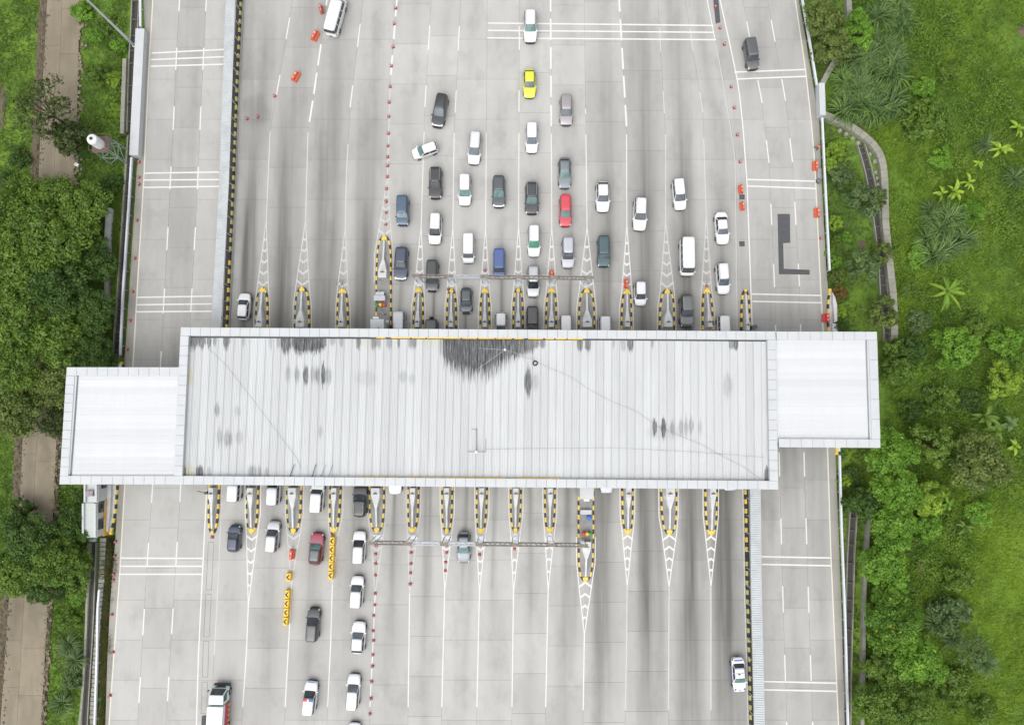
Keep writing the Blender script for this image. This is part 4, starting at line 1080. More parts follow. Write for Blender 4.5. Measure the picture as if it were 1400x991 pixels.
wall_run('retaining_wall', smooth([(1190, 690), (1186.5, 730), (1182, 800), (1181, 860), (1180, 920), (1178.5, 991), (1178, 1050)], 2), .42, -.6, .2, 'thin concrete wall beside the lower right drain')
wall_run('retaining_wall', smooth([(172, 82), (170.5, 130), (168.5, 184)], 3), .55, -.5, .4, 'short concrete wall beside the top left drain')
wall_run('retaining_wall', [(150, 285), (147.5, 330), (147, 352)], .65, -.5, .35, 'pale concrete wall stub at the edge of the left trees', CONC_W)
wall_run('retaining_wall', [(146, 375), (146, 405), (147, 430)], .5, -.5, .2, 'low grey wall stub among the left trees', CONC_G)
wall_run('retaining_wall', smooth([(121, 742), (119, 800), (118, 850), (114, 930), (108, 1000)], 2), .3, -.5, .05, 'thin kerb wall of the lower left drain')
wall_run('retaining_wall', smooth([(175.5, 185), (172, 240), (166, 320), (160.5, 400), (157, 445)], 3), .14, -.5, .1, 'thin edge wall of the upper left drain')

def drain(pts, w, label, struts=True, zw=-.38):
    W = [Vector(P(*p)) for p in pts]; n = len(W); l, r = [], []
    for i, p in enumerate(W):
        d = (W[min(i + 1, n - 1)] - W[max(i - 1, 0)]).normalized(); nr = Vector((-d.y, d.x)) * w / 2
        l.append(p + nr); r.append(p - nr)
    t = thing('drain_channel', (*W[0], 0), label, 'drain')
    mb = MB()
    mb.add([(p.x, p.y, zw) for p in l] + [(p.x, p.y, zw) for p in r], [(i, i + 1, n + i + 1, n + i)[::-1] for i in range(n - 1)])
    mb.build('channel_bed', DRAIN, t)
    for side in (l, r):
        s = MB()
        for i in range(n - 1):
            a, b = side[i], side[i + 1]; d = (b - a).normalized(); nr = Vector((-d.y, d.x)) * .07
            s.prism([tuple(a + nr), tuple(b + nr), tuple(b - nr), tuple(a - nr)], -.7, -.02)
        s.build('channel_edge', CONC_OLD, t)
    if struts:
        for i in range(0, n - 1):
            for f in (.3 + .3 * rnd.random(),):
                a = l[i] + (l[i + 1] - l[i]) * f; b = r[i] + (r[i + 1] - r[i]) * f
                d = (b - a); c = (a + b) / 2
                MB().box((c.x, c.y, -.12), (d.length, .12, .12), atan2(d.y, d.x)).build('strut', STRUT, t)
    return t
drain(smooth([(1178, 198), (1186, 225), (1194, 262), (1200, 300), (1206, 350), (1209, 400), (1213, 440), (1214, 468)], 3), 1.0, 'open concrete drain with cross struts beside the curving wall')
drain(smooth([(1167.5, 700), (1164, 760), (1162, 830), (1160, 900), (1158.5, 991), (1158, 1050)], 3), .95, 'open concrete drain with cross struts along the lower right verge')
drain(smooth([(186, -30), (183, 40), (180, 100), (178, 180)], 3), 1.0, 'dark open drain at the top left behind the white panel wall')
drain(smooth([(179, 188), (175, 240), (170, 320), (164.5, 400), (161, 450), (158, 490)], 4), 1.0, 'dark open drain along the left guardrail')
drain(smooth([(127, 742), (125, 800), (122, 870), (117, 950), (112, 1050)], 3), .8, 'overgrown dark drain beside the lower left highway', False)
# stepping blocks along the lower left verge
vb = thing('verge_paving', (*P(138, 860), 0), 'row of pale concrete blocks along the lower left guardrail', 'paving')
for k in range(44):
    y = 738 + k * 6.2; x = interp([(141, 738), (139, 790), (134, 850), (131, 900), (126, 991)], y)
    X, Y = P(x, y); MB().box((X, Y, -.15), (rnd.uniform(.6, .8), .52, .4), rnd.uniform(-.05, .05)).build('block', CONC_OLD if k % 3 else CONC_G, vb, bevel=.03)
# pale stones left of the curving wall
st_i = 0
for (x, y) in ((1149, 178), (1158, 182), (1167, 188), (1174, 195), (1190, 210), (1197, 220), (1198, 235), (1200, 243), (1201, 252)):
    mb = MB(); X, Y = P(x, y); rr = random.Random(st_i)
    mb.lathe([(.28, -.45), (.34, -.2), (.26, .02), (.1, .08)], (X, Y, -.1), 7)
    mb.v = [(a + rr.uniform(-.07, .07), b + rr.uniform(-.07, .07), c) for a, b, c in mb.v]
    tag(mb.build('drain_stone', CONC_OLD), 'pale stone beside the curving wall, %s from its upper left end' % ORD[st_i], 'stone', 'stones along the curving wall'); st_i += 1
# ============================================================ VEHICLES
def sgnpow(v, e): return math.copysign(abs(v) ** e, v)
def se(th, hx, hy, n):
    return hx * sgnpow(cos(th), 2.0 / n), hy * sgnpow(sin(th), 2.0 / n)

class CarKind:
    """one body style: meshes in local metres, front towards +x"""
    def __init__(s, L, W, H, wt, wb, rt, rb, belt=.98, nose=.78, cowl=.98, tail=.92, roofw=.74, n=5.0, wheel=.31, wbase=.30, rails=False, side=3, boxy=False, nr=7.0, spare=False, grin=False):
        s.__dict__.update(locals()); s.parts = []
        NP = 44; TH = [2 * pi * i / NP for i in range(NP)]
        hl, hw = L / 2, W / 2
        def zt(x):
            pts = [(-hl, tail), (-hl * .82, belt), (wb, cowl), (wb + (hl - wb) * .55, cowl - (cowl - nose) * .35), (hl, nose)]
            if x <= pts[0][0]: return pts[0][1]
            for (a, za), (b, zb) in zip(pts, pts[1:]):
                if x <= b: return za + (zb - za) * (x - a) / (b - a)
            return pts[-1][1]
        # --- lower body
        rings = [(.93, .20, 0), (.975, .30, 0), (1.0, .50, 0), (.995, -.14, 1), (.975, -.045, 1), (.945, 0.0, 1), (.88, .015, 1), (.78, .022, 1), (.66, .028, 1), (.52, .032, 1), (.3, .034, 1)]
        vs = []
        for sc, z, rel in rings:
            for th in TH:
                x, y = se(th, hl * sc, hw * (sc if sc > .9 else sc), n)
                vs.append((x, y, (zt(x) + z) if rel else z))
        fs = [(j * NP + i, j * NP + (i + 1) % NP, (j + 1) * NP + (i + 1) % NP, (j + 1) * NP + i) for j in range(len(rings) - 1) for i in range(NP)]
        fs += [tuple(range((len(rings) - 1) * NP, len(rings) * NP)), tuple(range(NP))[::-1]]
        mb = MB().add(vs, fs)
        # --- greenhouse pillars and sides
        cxb, hxb = (wb + rb) / 2, (wb - rb) / 2; cxt, hxt = (wt + rt) / 2, (wt - rt) / 2
        zb, ztop = belt - .05, H - .10
        def S(th, v, off=0.0):
            xb_, yb_ = se(th, hxb, hw * .925, nr); xt_, yt_ = se(th, hxt, hw * roofw, nr)
            bul = .035 * sin(pi * v)
            x = cxb + xb_ + (cxt + xt_ - cxb - xb_) * v; y = yb_ + (yt_ - yb_) * v; z = zb + (ztop - zb) * v
            nx, ny = se(th, 1, 1, 3.0); ln = math.hypot(nx, ny); nx /= ln; ny /= ln
            slope = .55 if abs(nx) > abs(ny) else .25
            return (x + nx * (bul + off), y + ny * (bul + off), z + slope * off)
        NV = 5
        vs = [S(th, v / NV) for v in range(NV + 1) for th in TH]
        fs = [(j * NP + i, j * NP + (i + 1) % NP, (j + 1) * NP + (i + 1) % NP, (j + 1) * NP + i) for j in range(NV) for i in range(NP)]
        mb.add(vs, fs)
        s.add('body', mb, 'paint', True)
        # --- roof skin
        rr = [(1.0, 0.0), (.975, .045), (.93, .07), (.8, .088), (.55, .098), (.25, .10)]
        vs = []
        for k, dz in rr:
            for th in TH:
                x, y = se(th, hxt * (1 - (1 - k) * (hw * roofw / hxt if k > .9 else 1)), hw * roofw * k, nr)
                vs.append((cxt + x, y, ztop + dz))
        fs = [(j * NP + i, j * NP + (i + 1) % NP, (j + 1) * NP + (i + 1) % NP, (j + 1) * NP + i) for j in range(len(rr) - 1) for i in range(NP)] + [tuple(range((len(rr) - 1) * NP, len(rr) * NP))]
        s.add('roof', MB().add(vs, fs), 'roof', True)
        # --- glass: patches of the same surface, 12 mm proud
        def patch_(t0, t1, v0, v1, nu=8, nv=4, off=.014):
            vs = [S(t0 + (t1 - t0) * i / nu, v0 + (v1 - v0) * j / nv, off) for j in range(nv + 1) for i in range(nu + 1)]
            return MB().add(vs, [(j * (nu + 1) + i, j * (nu + 1) + i + 1, (j + 1) * (nu + 1) + i + 1, (j + 1) * (nu + 1) + i) for j in range(nv) for i in range(nu)])
        def th_of(f):           # side position -1 rear .. 1 front -> angle
            return math.acos(max(-1, min(1, sgnpow(f, nr / 2.0))))
        s.add('windshield', patch_(-radians(43.5), radians(43.5), .10, .97), 'wind', True)
        s.add('cowl', patch_(-radians(44.5), radians(44.5), .02, .12, off=.010), 'black', True)
        s.add('rear_window', patch_(pi - radians(41), pi + radians(41), .30 if rt - rb < .5 else .12, .93), 'glass', True)
        cuts = {3: [(-.88, -.42), (-.36, .18), (.24, .82)], 2: [(-.84, -.02), (.05, .82)], 4: [(-.93, -.52), (-.47, -.08), (-.03, .38), (.43, .9)]}[side]
        for a, b in cuts:
            t0, t1 = th_of(b), th_of(a)
            s.add('side_window', patch_(t0, t1, .14, .88, 4, 3), 'glass', True); s.add('side_window', patch_(-t1, -t0, .14, .88, 4, 3), 'glass', True)
        # --- lamps, grille, plates on the nose and tail
        def band(t0, t1, z0, z1, scale=1.004, nu=5):
            vs = []
            for z in (z0, z1):
                for i in range(nu + 1):
                    th = t0 + (t1 - t0) * i / nu; x, y = se(th, hl * scale, hw * scale, n); vs.append((x, y, z))
            return MB().add(vs, [(i, i + 1, nu + 2 + i, nu + 1 + i) for i in range(nu)])
        def cap(t0, t1, s0, s1, nu=5, dz=.012):     # lamp wrapping over the shoulder
            vs = []
            for sc, rel in ((1.006, -.2), (1.0, -.10), (.98, -.035), (s1, .002)):
                for i in range(nu + 1):
                    th = t0 + (t1 - t0) * i / nu; x, y = se(th, hl * sc, hw * sc, n); vs.append((x * 1.003, y * 1.003, zt(x) + rel + dz))
            return MB().add(vs, [(j * (nu + 1) + i, j * (nu + 1) + i + 1, (j + 1) * (nu + 1) + i + 1, (j + 1) * (nu + 1) + i) for j in range(3) for i in range(nu)])
        for sg in (1, -1):
            a, b = radians(27) * sg, radians(43) * sg
            s.add('headlight', cap(min(a, b), max(a, b), 1, .935), 'lamp', True)
            a, b = pi - radians(33) * sg, pi - radians(44) * sg
            s.add('taillight', cap(min(a, b), max(a, b), 1, .95), 'tail', True)
        s.add('grille', band(-radians(24), radians(24), .42, nose - .12), 'black')
        s.add('front_bumper', band(-radians(36), radians(36), .22, .36, 1.006), 'black')
        if grin:
            vs = []
            for sc in (.97, .915):
                for i in range(13):
                    th = radians(-42 + 7 * i); x, y = se(th, hl * sc, hw * sc, n); vs.append((x, y, zt(x) + .022))
            s.add('bonnet_trim', MB().add(vs, [(i, i + 1, 14 + i, 13 + i) for i in range(12)]), 'chrome')
        s.add('number_plate', MB().box((-hl - .012, 0, .62), (.02, .44, .15)), 'black'); s.add('number_plate', MB().box((hl + .012, 0, .42), (.02, .44, .15)), 'black')
        # --- mirrors, rails, wheels
        for sg in (1, -1):
            m = MB(); xm = wb - .18
            m.box((xm, sg * (hw + .02), belt + .06), (.16, .24, .16), top=.75); s.add('mirror', m, 'paint')
            if rails:
                r = MB().path([(cxt - hxt * .85, sg * hw * roofw * .9, ztop + .10), (cxt - hxt * .8, sg * hw * roofw * .9, ztop + .15), (cxt + hxt * .75, sg * hw * roofw * .9, ztop + .15), (cxt + hxt * .8, sg * hw * roofw * .9, ztop + .10)], .022, 5)
                s.add('roof_rail', r, 'rail')
        for sx in (1, -1):
            for sg in (1, -1):
                c = (sx * L * wbase, sg * (hw - .085), wheel)
                m = MB()
                prof = [(wheel * .62, -.1), (wheel * .95, -.1), (wheel, -.06), (wheel, .06), (wheel * .95, .1), (wheel * .62, .1)]
                nn = 18; vs = [(c[0] + r * cos(2 * pi * i / nn), c[1] + o * sg, c[2] + r * sin(2 * pi * i / nn)) for r, o in prof for i in range(nn)]
                fs = [(j * nn + i, j * nn + (i + 1) % nn, (j + 1) * nn + (i + 1) % nn, (j + 1) * nn + i) for j in range(5) for i in range(nn)]
                m.add(vs, fs); s.add('wheel', m, 'tyre', True)
                q = MB(); q.tube((c[0], c[1] - .07, c[2]), (c[0], c[1] + .07 + 0.0, c[2]), wheel * .64, wheel * .64, 14)
                s.add('rim', q, 'rimm', sub='wheel')
        if spare:
            q = MB().tube((-hl - .02, 0, .95), (-hl - .22, 0, .95), .33, .30, 16); s.add('spare_wheel', q, 'tyre')
    def add(s, name, mb, role, smooth=False, sub=None):
        me = mb.mesh(name, smooth=smooth)
        if smooth and name in ('body', 'roof'):
            try: me.set_sharp_from_angle(angle=radians(38))
            except Exception: pass
        me.materials.append(WHITE_P)
        s.parts.append((name, me, role, sub))

KIND = {
 'mpv':   CarKind(4.35, 1.72, 1.70, .18, 1.08, -1.98, -2.06, grin=False, roofw=.76),
 'mpvr':  CarKind(4.45, 1.75, 1.72, .16, 1.12, -2.00, -2.10, roofw=.76, rails=True),
 'suv':   CarKind(4.65, 1.84, 1.76, .10, 1.02, -1.98, -2.20, belt=1.04, nose=.90, cowl=1.06, roofw=.74, wheel=.36, rails=True),
 'suvg':  CarKind(4.60, 1.84, 1.74, .06, 1.04, -2.00, -2.18, belt=1.03, nose=.88, cowl=1.05, roofw=.74, wheel=.35, grin=True),
 'hatch': CarKind(3.75, 1.68, 1.50, .12, 1.02, -1.45, -1.76, belt=.93, nose=.74, cowl=.95, roofw=.72, side=2, wheel=.29, n=4.5),
 'city':  CarKind(3.60, 1.62, 1.52, .20, 1.02, -1.52, -1.70, belt=.93, nose=.75, cowl=.95, roofw=.74, side=2, wheel=.28, n=4.5),
 'sport': CarKind(4.25, 1.76, 1.47, -.02, .86, -1.45, -1.92, belt=.93, nose=.68, cowl=.93, roofw=.68, side=2, wheel=.32, n=4.2),
 'sedan': CarKind(4.65, 1.78, 1.45, .22, 1.08, -1.02, -1.62, belt=.94, nose=.70, cowl=.95, tail=.96, roofw=.68, side=2, wheel=.32, n=4.6),
 'cross': CarKind(4.40, 1.82, 1.66, .02, .92, -1.48, -2.02, belt=1.0, nose=.84, cowl=1.02, roofw=.70, side=2, wheel=.35, n=4.4),
 'box':   CarKind(4.10, 1.68, 1.86, .92, 1.42, -1.93, -1.99, belt=1.02, nose=.82, cowl=1.05, roofw=.82, n=6.5, wheel=.29, nr=9.0),
 'boxl':  CarKind(4.30, 1.72, 1.80, .52, 1.12, -2.02, -2.08, belt=1.02, nose=.90, cowl=1.05, roofw=.80, n=6.5, wheel=.30, nr=9.0),
 'van':   CarKind(5.40, 1.92, 2.12, 1.78, 2.36, -2.58, -2.66, belt=1.12, nose=.98, cowl=1.16, roofw=.84, n=7.0, wheel=.33, side=4, nr=10.0, wbase=.29),
 'jeep':  CarKind(4.20, 1.78, 1.80, .02, .72, -1.88, -1.98, belt=1.04, nose=.92, cowl=1.06, roofw=.80, n=6.0, wheel=.36, nr=8.0, spare=True),
}
PAINT = {'white': car_paint('white', (0.66, 0.67, 0.68)), 'pearl': car_paint('pearl_white', (0.60, 0.61, 0.63)), 'silver': car_paint('silver', (0.45, 0.46, 0.48), .5), 'grey': car_paint('grey', (0.115, 0.118, 0.122), .3),
         'dkgrey': car_paint('dark_grey', (0.024, 0.027, 0.031)), 'black': car_paint('black', (0.016, 0.017, 0.020)), 'navy': car_paint('navy', (0.020, 0.035, 0.075)), 'blue': car_paint('blue', (0.035, 0.08, 0.25)),
         'steel': car_paint('steel_blue', (0.040, 0.080, 0.135), .1), 'bluegrey': car_paint('blue_grey', (0.17, 0.195, 0.22), .3), 'teal': car_paint('teal', (0.038, 0.085, 0.095), .3), 'red': car_paint('red', (0.50, 0.035, 0.055)),
         'maroon': car_paint('maroon', (0.27, 0.028, 0.060)), 'lime': car_paint('lime_yellow', (0.62, 0.66, 0.03)), 'beige': car_paint('warm_grey', (0.34, 0.32, 0.32), .4), 'lilac': car_paint('pale_lilac_grey', (0.44, 0.45, 0.49), .3), 'gun': car_paint('gunmetal', (0.055, 0.068, 0.080), .2)}
CHROME = plain('chrome_trim', (0.72, 0.72, 0.74), .25, .6, var=.03)
def car(x, y, kind, paint, label, head='d', tilt=0.0, glass=None, roof=None, wind=None, cat='car', group='cars queuing at the toll lanes'):
    """x, y: survey pixel of the car's centre; head d=down the picture, u=up; tilt in degrees anticlockwise"""
    X, Y = P(x, y, .75)
    ang = (-pi / 2 if head == 'd' else pi / 2) + radians(tilt)
    t = thing('van' if kind == 'van' else 'car', (X, Y, 0), label, cat, group, ang)
    role = {'paint': PAINT[paint], 'roof': roof or PAINT[paint], 'glass': glass or GLASS, 'wind': wind or glass or rnd.choice(GLASS_WIND_SKY), 'lamp': LAMP_W, 'tail': LAMP_R, 'black': BLACK, 'chrome': CHROME, 'rail': GALV, 'tyre': RUBBER, 'rimm': RIM}
    t.scale = (rnd.uniform(.955, 1.045), rnd.uniform(.975, 1.025), rnd.uniform(.96, 1.04))
    last = None
    for nm, me, r, sub in KIND[kind].parts:
        o = link(nm, me, last if sub else t); own_mat(o, role[r])
        if nm == 'wheel': last = o
    return t
TEAL = GLASS_TEAL
car(459, 24, 'van', 'white', 'white minibus heading up beside the orange barriers at the top left', 'u', -14, cat='van', group='vehicles leaving the plaza')
car(601.5, 151.5, 'suvg', 'dkgrey', 'dark grey estate car at the back of the left queue, slightly turned', 'd', -10)
car(581, 206, 'city', 'white', 'small white hatchback turned sideways across the lane', 'd', -70, wind=TEAL)
car(595.5, 250, 'suv', 'black', 'black people carrier just below the white car turned sideways')
car(649, 203, 'mpvr', 'pearl', 'white estate car beside the small white sideways hatchback, first in its lane line', 'd', -4)
car(635.5, 260, 'mpv', 'white', 'white people carrier left of the dark teal-grey estate, behind the white box van', wind=TEAL)
car(725, 36.5, 'suv', 'white', 'white van-like car crossing the triple white lines at the top', wind=TEAL, roof=PAINT['white'])
car(724, 114, 'sport', 'lime', 'lime yellow hatchback below the triple white lines')
car(774, 151, 'mpv', 'beige', 'warm grey people carrier right of the thick dashed line, last in its queue')
car(727, 189, 'mpv', 'white', 'white people carrier straight below the lime yellow hatchback')
car(772, 236.5, 'sport', 'bluegrey', 'blue-grey hatchback directly behind the red car', wind=TEAL)
car(682, 262, 'suvg', 'gun', 'dark teal-grey estate with a bright bonnet trim, left of the charcoal green pickup-like car', wind=TEAL)
car(727, 271, 'suv', 'dkgrey', 'long charcoal estate left of the red car', wind=TEAL)
car(773, 288, 'mpv', 'red', 'bright red car with pale green windscreen', wind=GLASS_TEAL)
car(824, 269, 'cross', 'white', 'white tapered car right of the red car, nothing ahead until the teal one')
car(875, 292.5, 'suv', 'white', 'white car alone in its lane right of the teal car', 'd', -3)
car(928.5, 266, 'mpv', 'white', 'white car slightly turned right, behind the big white minibus', 'd', 5)
car(730, 329.5, 'mpvr', 'white', 'white car with bright green windscreen behind the gantry', wind=GLASS_GREEN)
car(776.5, 345.5, 'mpv', 'lilac', 'pale silver people carrier with a white bonnet below the red car')
car(825, 344, 'boxl', 'teal', 'dark teal people carrier right of the gantry end')
car(682.5, 360, 'box', 'blue', 'bright blue van stopping under the gantry beam', cat='van')
car(640.5, 340, 'box', 'white', 'white box-shaped van in the lane left of the bright blue van', cat='van')
car(729, 385, 'mpvr', 'silver', 'silver car passing under the gantry beam', wind=GLASS)
car(637.5, 411, 'hatch', 'gun', 'dark blue-grey hatchback between two islands below the gantry')
car(728, 440, 'boxl', 'black', 'black car half hidden by the canopy edge behind the silver car')
car(685, 444, 'city', 'white', 'white small car at the upper canopy edge, below the bright blue van')
car(773.5, 452, 'mpv', 'white', 'white car mostly under the canopy, three lanes left of the grey estate with roof bars')
car(827, 453, 'mpvr', 'white', 'white car mostly under the canopy, in the lane of the dark teal people carrier')
car(875.5, 401, 'city', 'white', 'small white car beside the red barrier at an island tip')
car(939, 351.5, 'van', 'white', 'big white minibus in the right part of the queue', cat='van')
car(987, 312, 'sedan', 'white', 'white saloon at the back of the rightmost lane', 'd', 3)
car(988, 381, 'mpvr', 'white', 'white car in the rightmost lane, middle of the three', 'd', 3)
car(989.5, 453, 'mpv', 'white', 'white car in the rightmost lane half under the canopy', 'd', 1)
car(938.5, 425, 'suv', 'grey', 'grey estate with roof bars entering the lane below the big white minibus')
car(333.5, 419, 'hatch', 'white', 'white hatchback driving up past the leftmost islands', 'u', -3, group='vehicles leaving the plaza')
car(550.5, 288.5, 'boxl', 'steel', 'steel blue van beside the row of cones', wind=GLASS_PALE, cat='van')
car(548.5, 360, 'suvg', 'navy', 'dark navy car right of the long-nosed island', 'd', -2)
car(595, 313, 'mpvr', 'white', 'white people carrier below the black one', 'd', -2)
car(591, 377, 'mpv', 'dkgrey', 'dark grey car passing under the left end of the gantry')
car(545.5, 447, 'boxl', 'lilac', 'pale lilac-grey van at the canopy edge right of the long-nosed island', cat='van')
car(590, 457, 'jeep', 'dkgrey', 'dark off-roader with a spare wheel at the back, under the canopy edge')
car(1027, 75, 'boxl', 'grey', 'dark grey car alone on the right highway', 'd', 8, group='vehicles on the highway')
car(320, 736, 'hatch', 'navy', 'dark blue hatchback at the left of the lower lanes', 'u', -2)
car(373, 733, 'mpv', 'silver', 'silver people carrier right of the dark blue hatchback', 'u', -4)
car(432.5, 750, 'cross', 'maroon', 'maroon car with dark roof left of the chevron barrier', 'u', -5, roof=PAINT['gun'], wind=GLASS_TEAL)
car(428, 853.5, 'mpv', 'dkgrey', 'dark grey people carrier with white bonnet trim beside the lower chevron barriers', 'u', -3)
car(491, 748, 'mpvr', 'white', 'white car next to the left end of the lower gantry', 'u', -2)
car(488, 808.5, 'mpv', 'white', 'white car second behind the canopy beside the cones', 'u', -3)
car(490, 871, 'cross', 'white', 'white car with rounded tail third behind the canopy beside the cones', 'u', -3)
car(483, 945, 'mpv', 'white', 'plain white people carrier right of the patrol car', 'u', -3)
patrol = car(424, 953, 'mpv', 'white', 'white patrol car with red and blue light bar', 'u', -5)
car(483.5, 1010, 'mpv', 'white', 'white car cut off by the bottom edge', 'u', -3)
police = car(1010, 922, 'sedan', 'white', 'white and blue police saloon parked by the striped kerb', 'd', 3, wind=GLASS_TEAL, group='vehicles leaving the plaza')
car(634, 748, 'sport', 'bluegrey', 'grey saloon-shaped car crossing under the lower gantry', 'd', 0, wind=TEAL, group='vehicles leaving the plaza')
car(540.5, 653, 'cross', 'white', 'white car nosing out from under the lower canopy edge', 'd', group='vehicles leaving the plaza')
car(321, 664, 'mpv', 'white', 'white car tail at the lower canopy edge above the dark blue hatchback', 'u', -2)
car(374.5, 668, 'mpv', 'pearl', 'white car tail at the lower canopy edge above the silver people carrier', 'u', -2)
car(434, 679, 'boxl', 'white', 'white car with ribbed roof at the lower canopy edge', 'u', -3)
car(492.5, 684, 'suv', 'black', 'black car at the lower canopy edge above the white queue', 'u', -1)
car(829, 653, 'mpv', 'lilac', 'lilac-grey car nosing out beside the lower drum set', 'd', group='vehicles leaving the plaza')
car(998, 649, 'mpv', 'lilac', 'pale grey car nose in the rightmost lower lane', 'd', group='vehicles leaving the plaza')
# light bar and livery
def car_extra(t, name, mb, mat):
    me = mb.mesh(name); me.materials.append(mat); return link(name, me, t)
bar = car_extra(patrol, 'light_bar', MB().box((.05, 0, 1.78), (.28, .2, .1)), WHITE_PL)
car_extra(bar, 'red_lamp', MB().box((.05, .38, 1.79), (.3, .5, .12)), RED_PL); car_extra(bar, 'blue_lamp', MB().box((.05, -.38, 1.79), (.3, .5, .12)), BLUE_PL)
car_extra(patrol, 'bonnet_stripe', MB().box((2.02, 0, .845), (.1, .9, .02)), BLUE_PL)
bar = car_extra(police, 'light_bar', MB().box((-.35, 0, 1.50), (.22, 1.05, .1)), WHITE_PL)
car_extra(bar, 'dark_lamp', MB().box((-.35, -.15, 1.51), (.16, .3, .11)), CLOTH_D)
for sg in (1, -1):
    car_extra(police, 'door_stripe', MB().box((-.1, sg * .9, .66), (2.6, .02, .34)), plain('livery_blue', (.10, .14, .42), .4))
    car_extra(police, 'bonnet_stripe', MB().box((1.62, sg * .62, .868), (.7, .22, .03), -sg * .12), MATS['livery_blue'])
car_extra(police, 'bonnet_stripe', MB().box((1.9, 0, .835), (.4, .14, .03)), MATS['livery_blue']); car_extra(police, 'boot_stripe', MB().box((-1.95, 0, 1.0), (.16, 1.1, .025)), MATS['livery_blue'])

# ---- lorry
def lorry(x, y):
    X, Y = P(x, y, 1.0)
    t = thing('lorry', (X, Y, 0), 'pale green lorry with white box body at the bottom left', 'lorry', 'vehicles leaving the plaza', pi / 2 + radians(-1.5))
    def pt(nm, mb, mat, par=None, bev=0):
        me = mb.mesh(nm); me.materials.append(mat); o = link(nm, me, par or t)
        if bev: q = o.modifiers.new('bevel', 'BEVEL'); q.width = bev; q.segments = 2; q.limit_method = 'ANGLE'
        return o
    mint = car_paint('mint', (.55, .72, .66))
    cabv = [(0, -1.05, .55), (1.75, -1.05, .55), (1.75, 1.05, .55), (0, 1.05, .55), (0, -1.05, 1.45), (1.72, -1.05, 1.35), (1.72, 1.05, 1.35), (0, 1.05, 1.45), (0, -.95, 2.45), (1.15, -.92, 2.45), (1.15, .92, 2.45), (0, .95, 2.45)]
    c = pt('cab', MB().add(cabv, [(3, 2, 1, 0), (0, 1, 5, 4), (1, 2, 6, 5), (2, 3, 7, 6), (3, 0, 4, 7), (4, 5, 9, 8), (5, 6, 10, 9), (6, 7, 11, 10), (7, 4, 8, 11), (8, 9, 10, 11)]), mint, bev=.07)
    pt('windshield', MB().add([(1.70, -.92, 1.46), (1.70, .92, 1.46), (1.21, .80, 2.36), (1.21, -.80, 2.36)], [(0, 1, 2, 3)]), GLASS, c)
    for v in MB().v: pass
    for sg in (1, -1):
        q = [(.3, sg * 1.045, 1.5), (1.5, sg * 1.045, 1.46), (1.08, sg * .965, 2.3), (.3, sg * .975, 2.3)]
        pt('side_window', MB().add(q, [(0, 1, 2, 3) if sg < 0 else (3, 2, 1, 0)]), GLASS, c)
        pt('mirror', MB().box((1.55, sg * 1.25, 1.9), (.12, .12, .4)), BLACK, c); pt('headlight', MB().box((1.77, sg * .75, .85), (.06, .4, .22)), LAMP_W, c)
    pt('bumper', MB().box((1.86, 0, .55), (.3, 2.1, .4)), BLACK, bev=.05)
    pt('grille', MB().box((1.78, 0, 1.1), (.06, 1.3, .3)), BLACK)
    pt('chassis', MB().box((-2.6, 0, .65), (6.2, .9, .3)), STEEL_D)
    b = pt('cargo_box', MB().box((-3.0, 0, 1.75), (5.6, 2.05, 1.75)), PAINT['white'], bev=.03)
    redm = plain('lorry_red', (.42, .04, .10), .5)
    for sg in (1, -1):
        pt('side_board', MB().box((-3.0, sg * 1.08, 1.3), (5.6, .08, 1.0)), redm, b)
        for k in range(8): pt('hazard_block', MB().box((-.5 - k * .66, sg * 1.16, .86), (.36, .10, .32)), OCHRE, b)
    for wx in (1.0, -3.4, -4.6):
        for sg in (1, -1):
            w = pt('wheel', MB().tube((wx, sg * .82, .46), (wx, sg * 1.1, .46), .46, .46, 18), RUBBER); pt('rim', MB().tube((wx, sg * 1.0, .46), (wx, sg * 1.115, .46), .27, .27, 12), RIM, w)
lorry(301, 957)
# ============================================================ GANTRIES
def gantry(label, posts, segs, H=5.0):
    mid = P(sum(p[0] for p in posts) / len(posts), posts[0][1])
    t = thing('height_gantry', (*mid, 0), label, 'gantry')
    for x, y in posts:
        X, Y = P(x, y)
        m = MB()
        for dx in (-.38, .38):
            m.tube((X + dx, Y, 0), (X + dx, Y, H), .07, .07, 6)
        for k in range(6): m.tube((X - .38, Y, .5 + k * .8), (X + .38, Y, .5 + k * .8 + (.4 if k % 2 else -.2)), .03, .03, 4)
        m.box((X, Y, .04), (1.1, .5, .08)); m.build('post', GALV, t)
        MB().box((X, Y, H + .04), (1.0, .42, .08)).build('cap_plate', RUST, t)
    for (x0, y0), (x1, y1), mat in segs:
        a = Vector(P3(x0, y0)); b = Vector(P3(x1, y1)); d = (b - a).normalized(); nr = Vector((-d.y, d.x, 0)) * .19
        m = MB()
        for o, z in ((nr, H - .1), (-nr, H - .1), (nr, H - .6), (-nr, H - .6)):
            m.tube(a + o + Vector((0, 0, z)), b + o + Vector((0, 0, z)), .05, .05, 5)
        n = max(4, int((b - a).length / .55))
        for k in range(n):
            p = a + (b - a) * k / n; q = a + (b - a) * (k + 1) / n
            for z in (H - .1, H - .6): m.tube(p + (nr if k % 2 else -nr) + Vector((0, 0, z)), q + (-nr if k % 2 else nr) + Vector((0, 0, z)), .032, .032, 4)
            for o in (nr, -nr): m.tube(p + o + Vector((0, 0, H - .1)), q + o + Vector((0, 0, H - .6)), .026, .026, 4)
        tr = m.build('truss_beam', mat, t)
        c = (a + b) / 2
        MB().box((c.x, c.y, H - .72), ((b - a).length, .16, .12), atan2(d.y, d.x)).build('height_bar', GALV, tr)
pn = [(575, 386.5), (618.5, 387), (664, 387.5), (709, 388), (754.5, 388.5), (801, 389)]
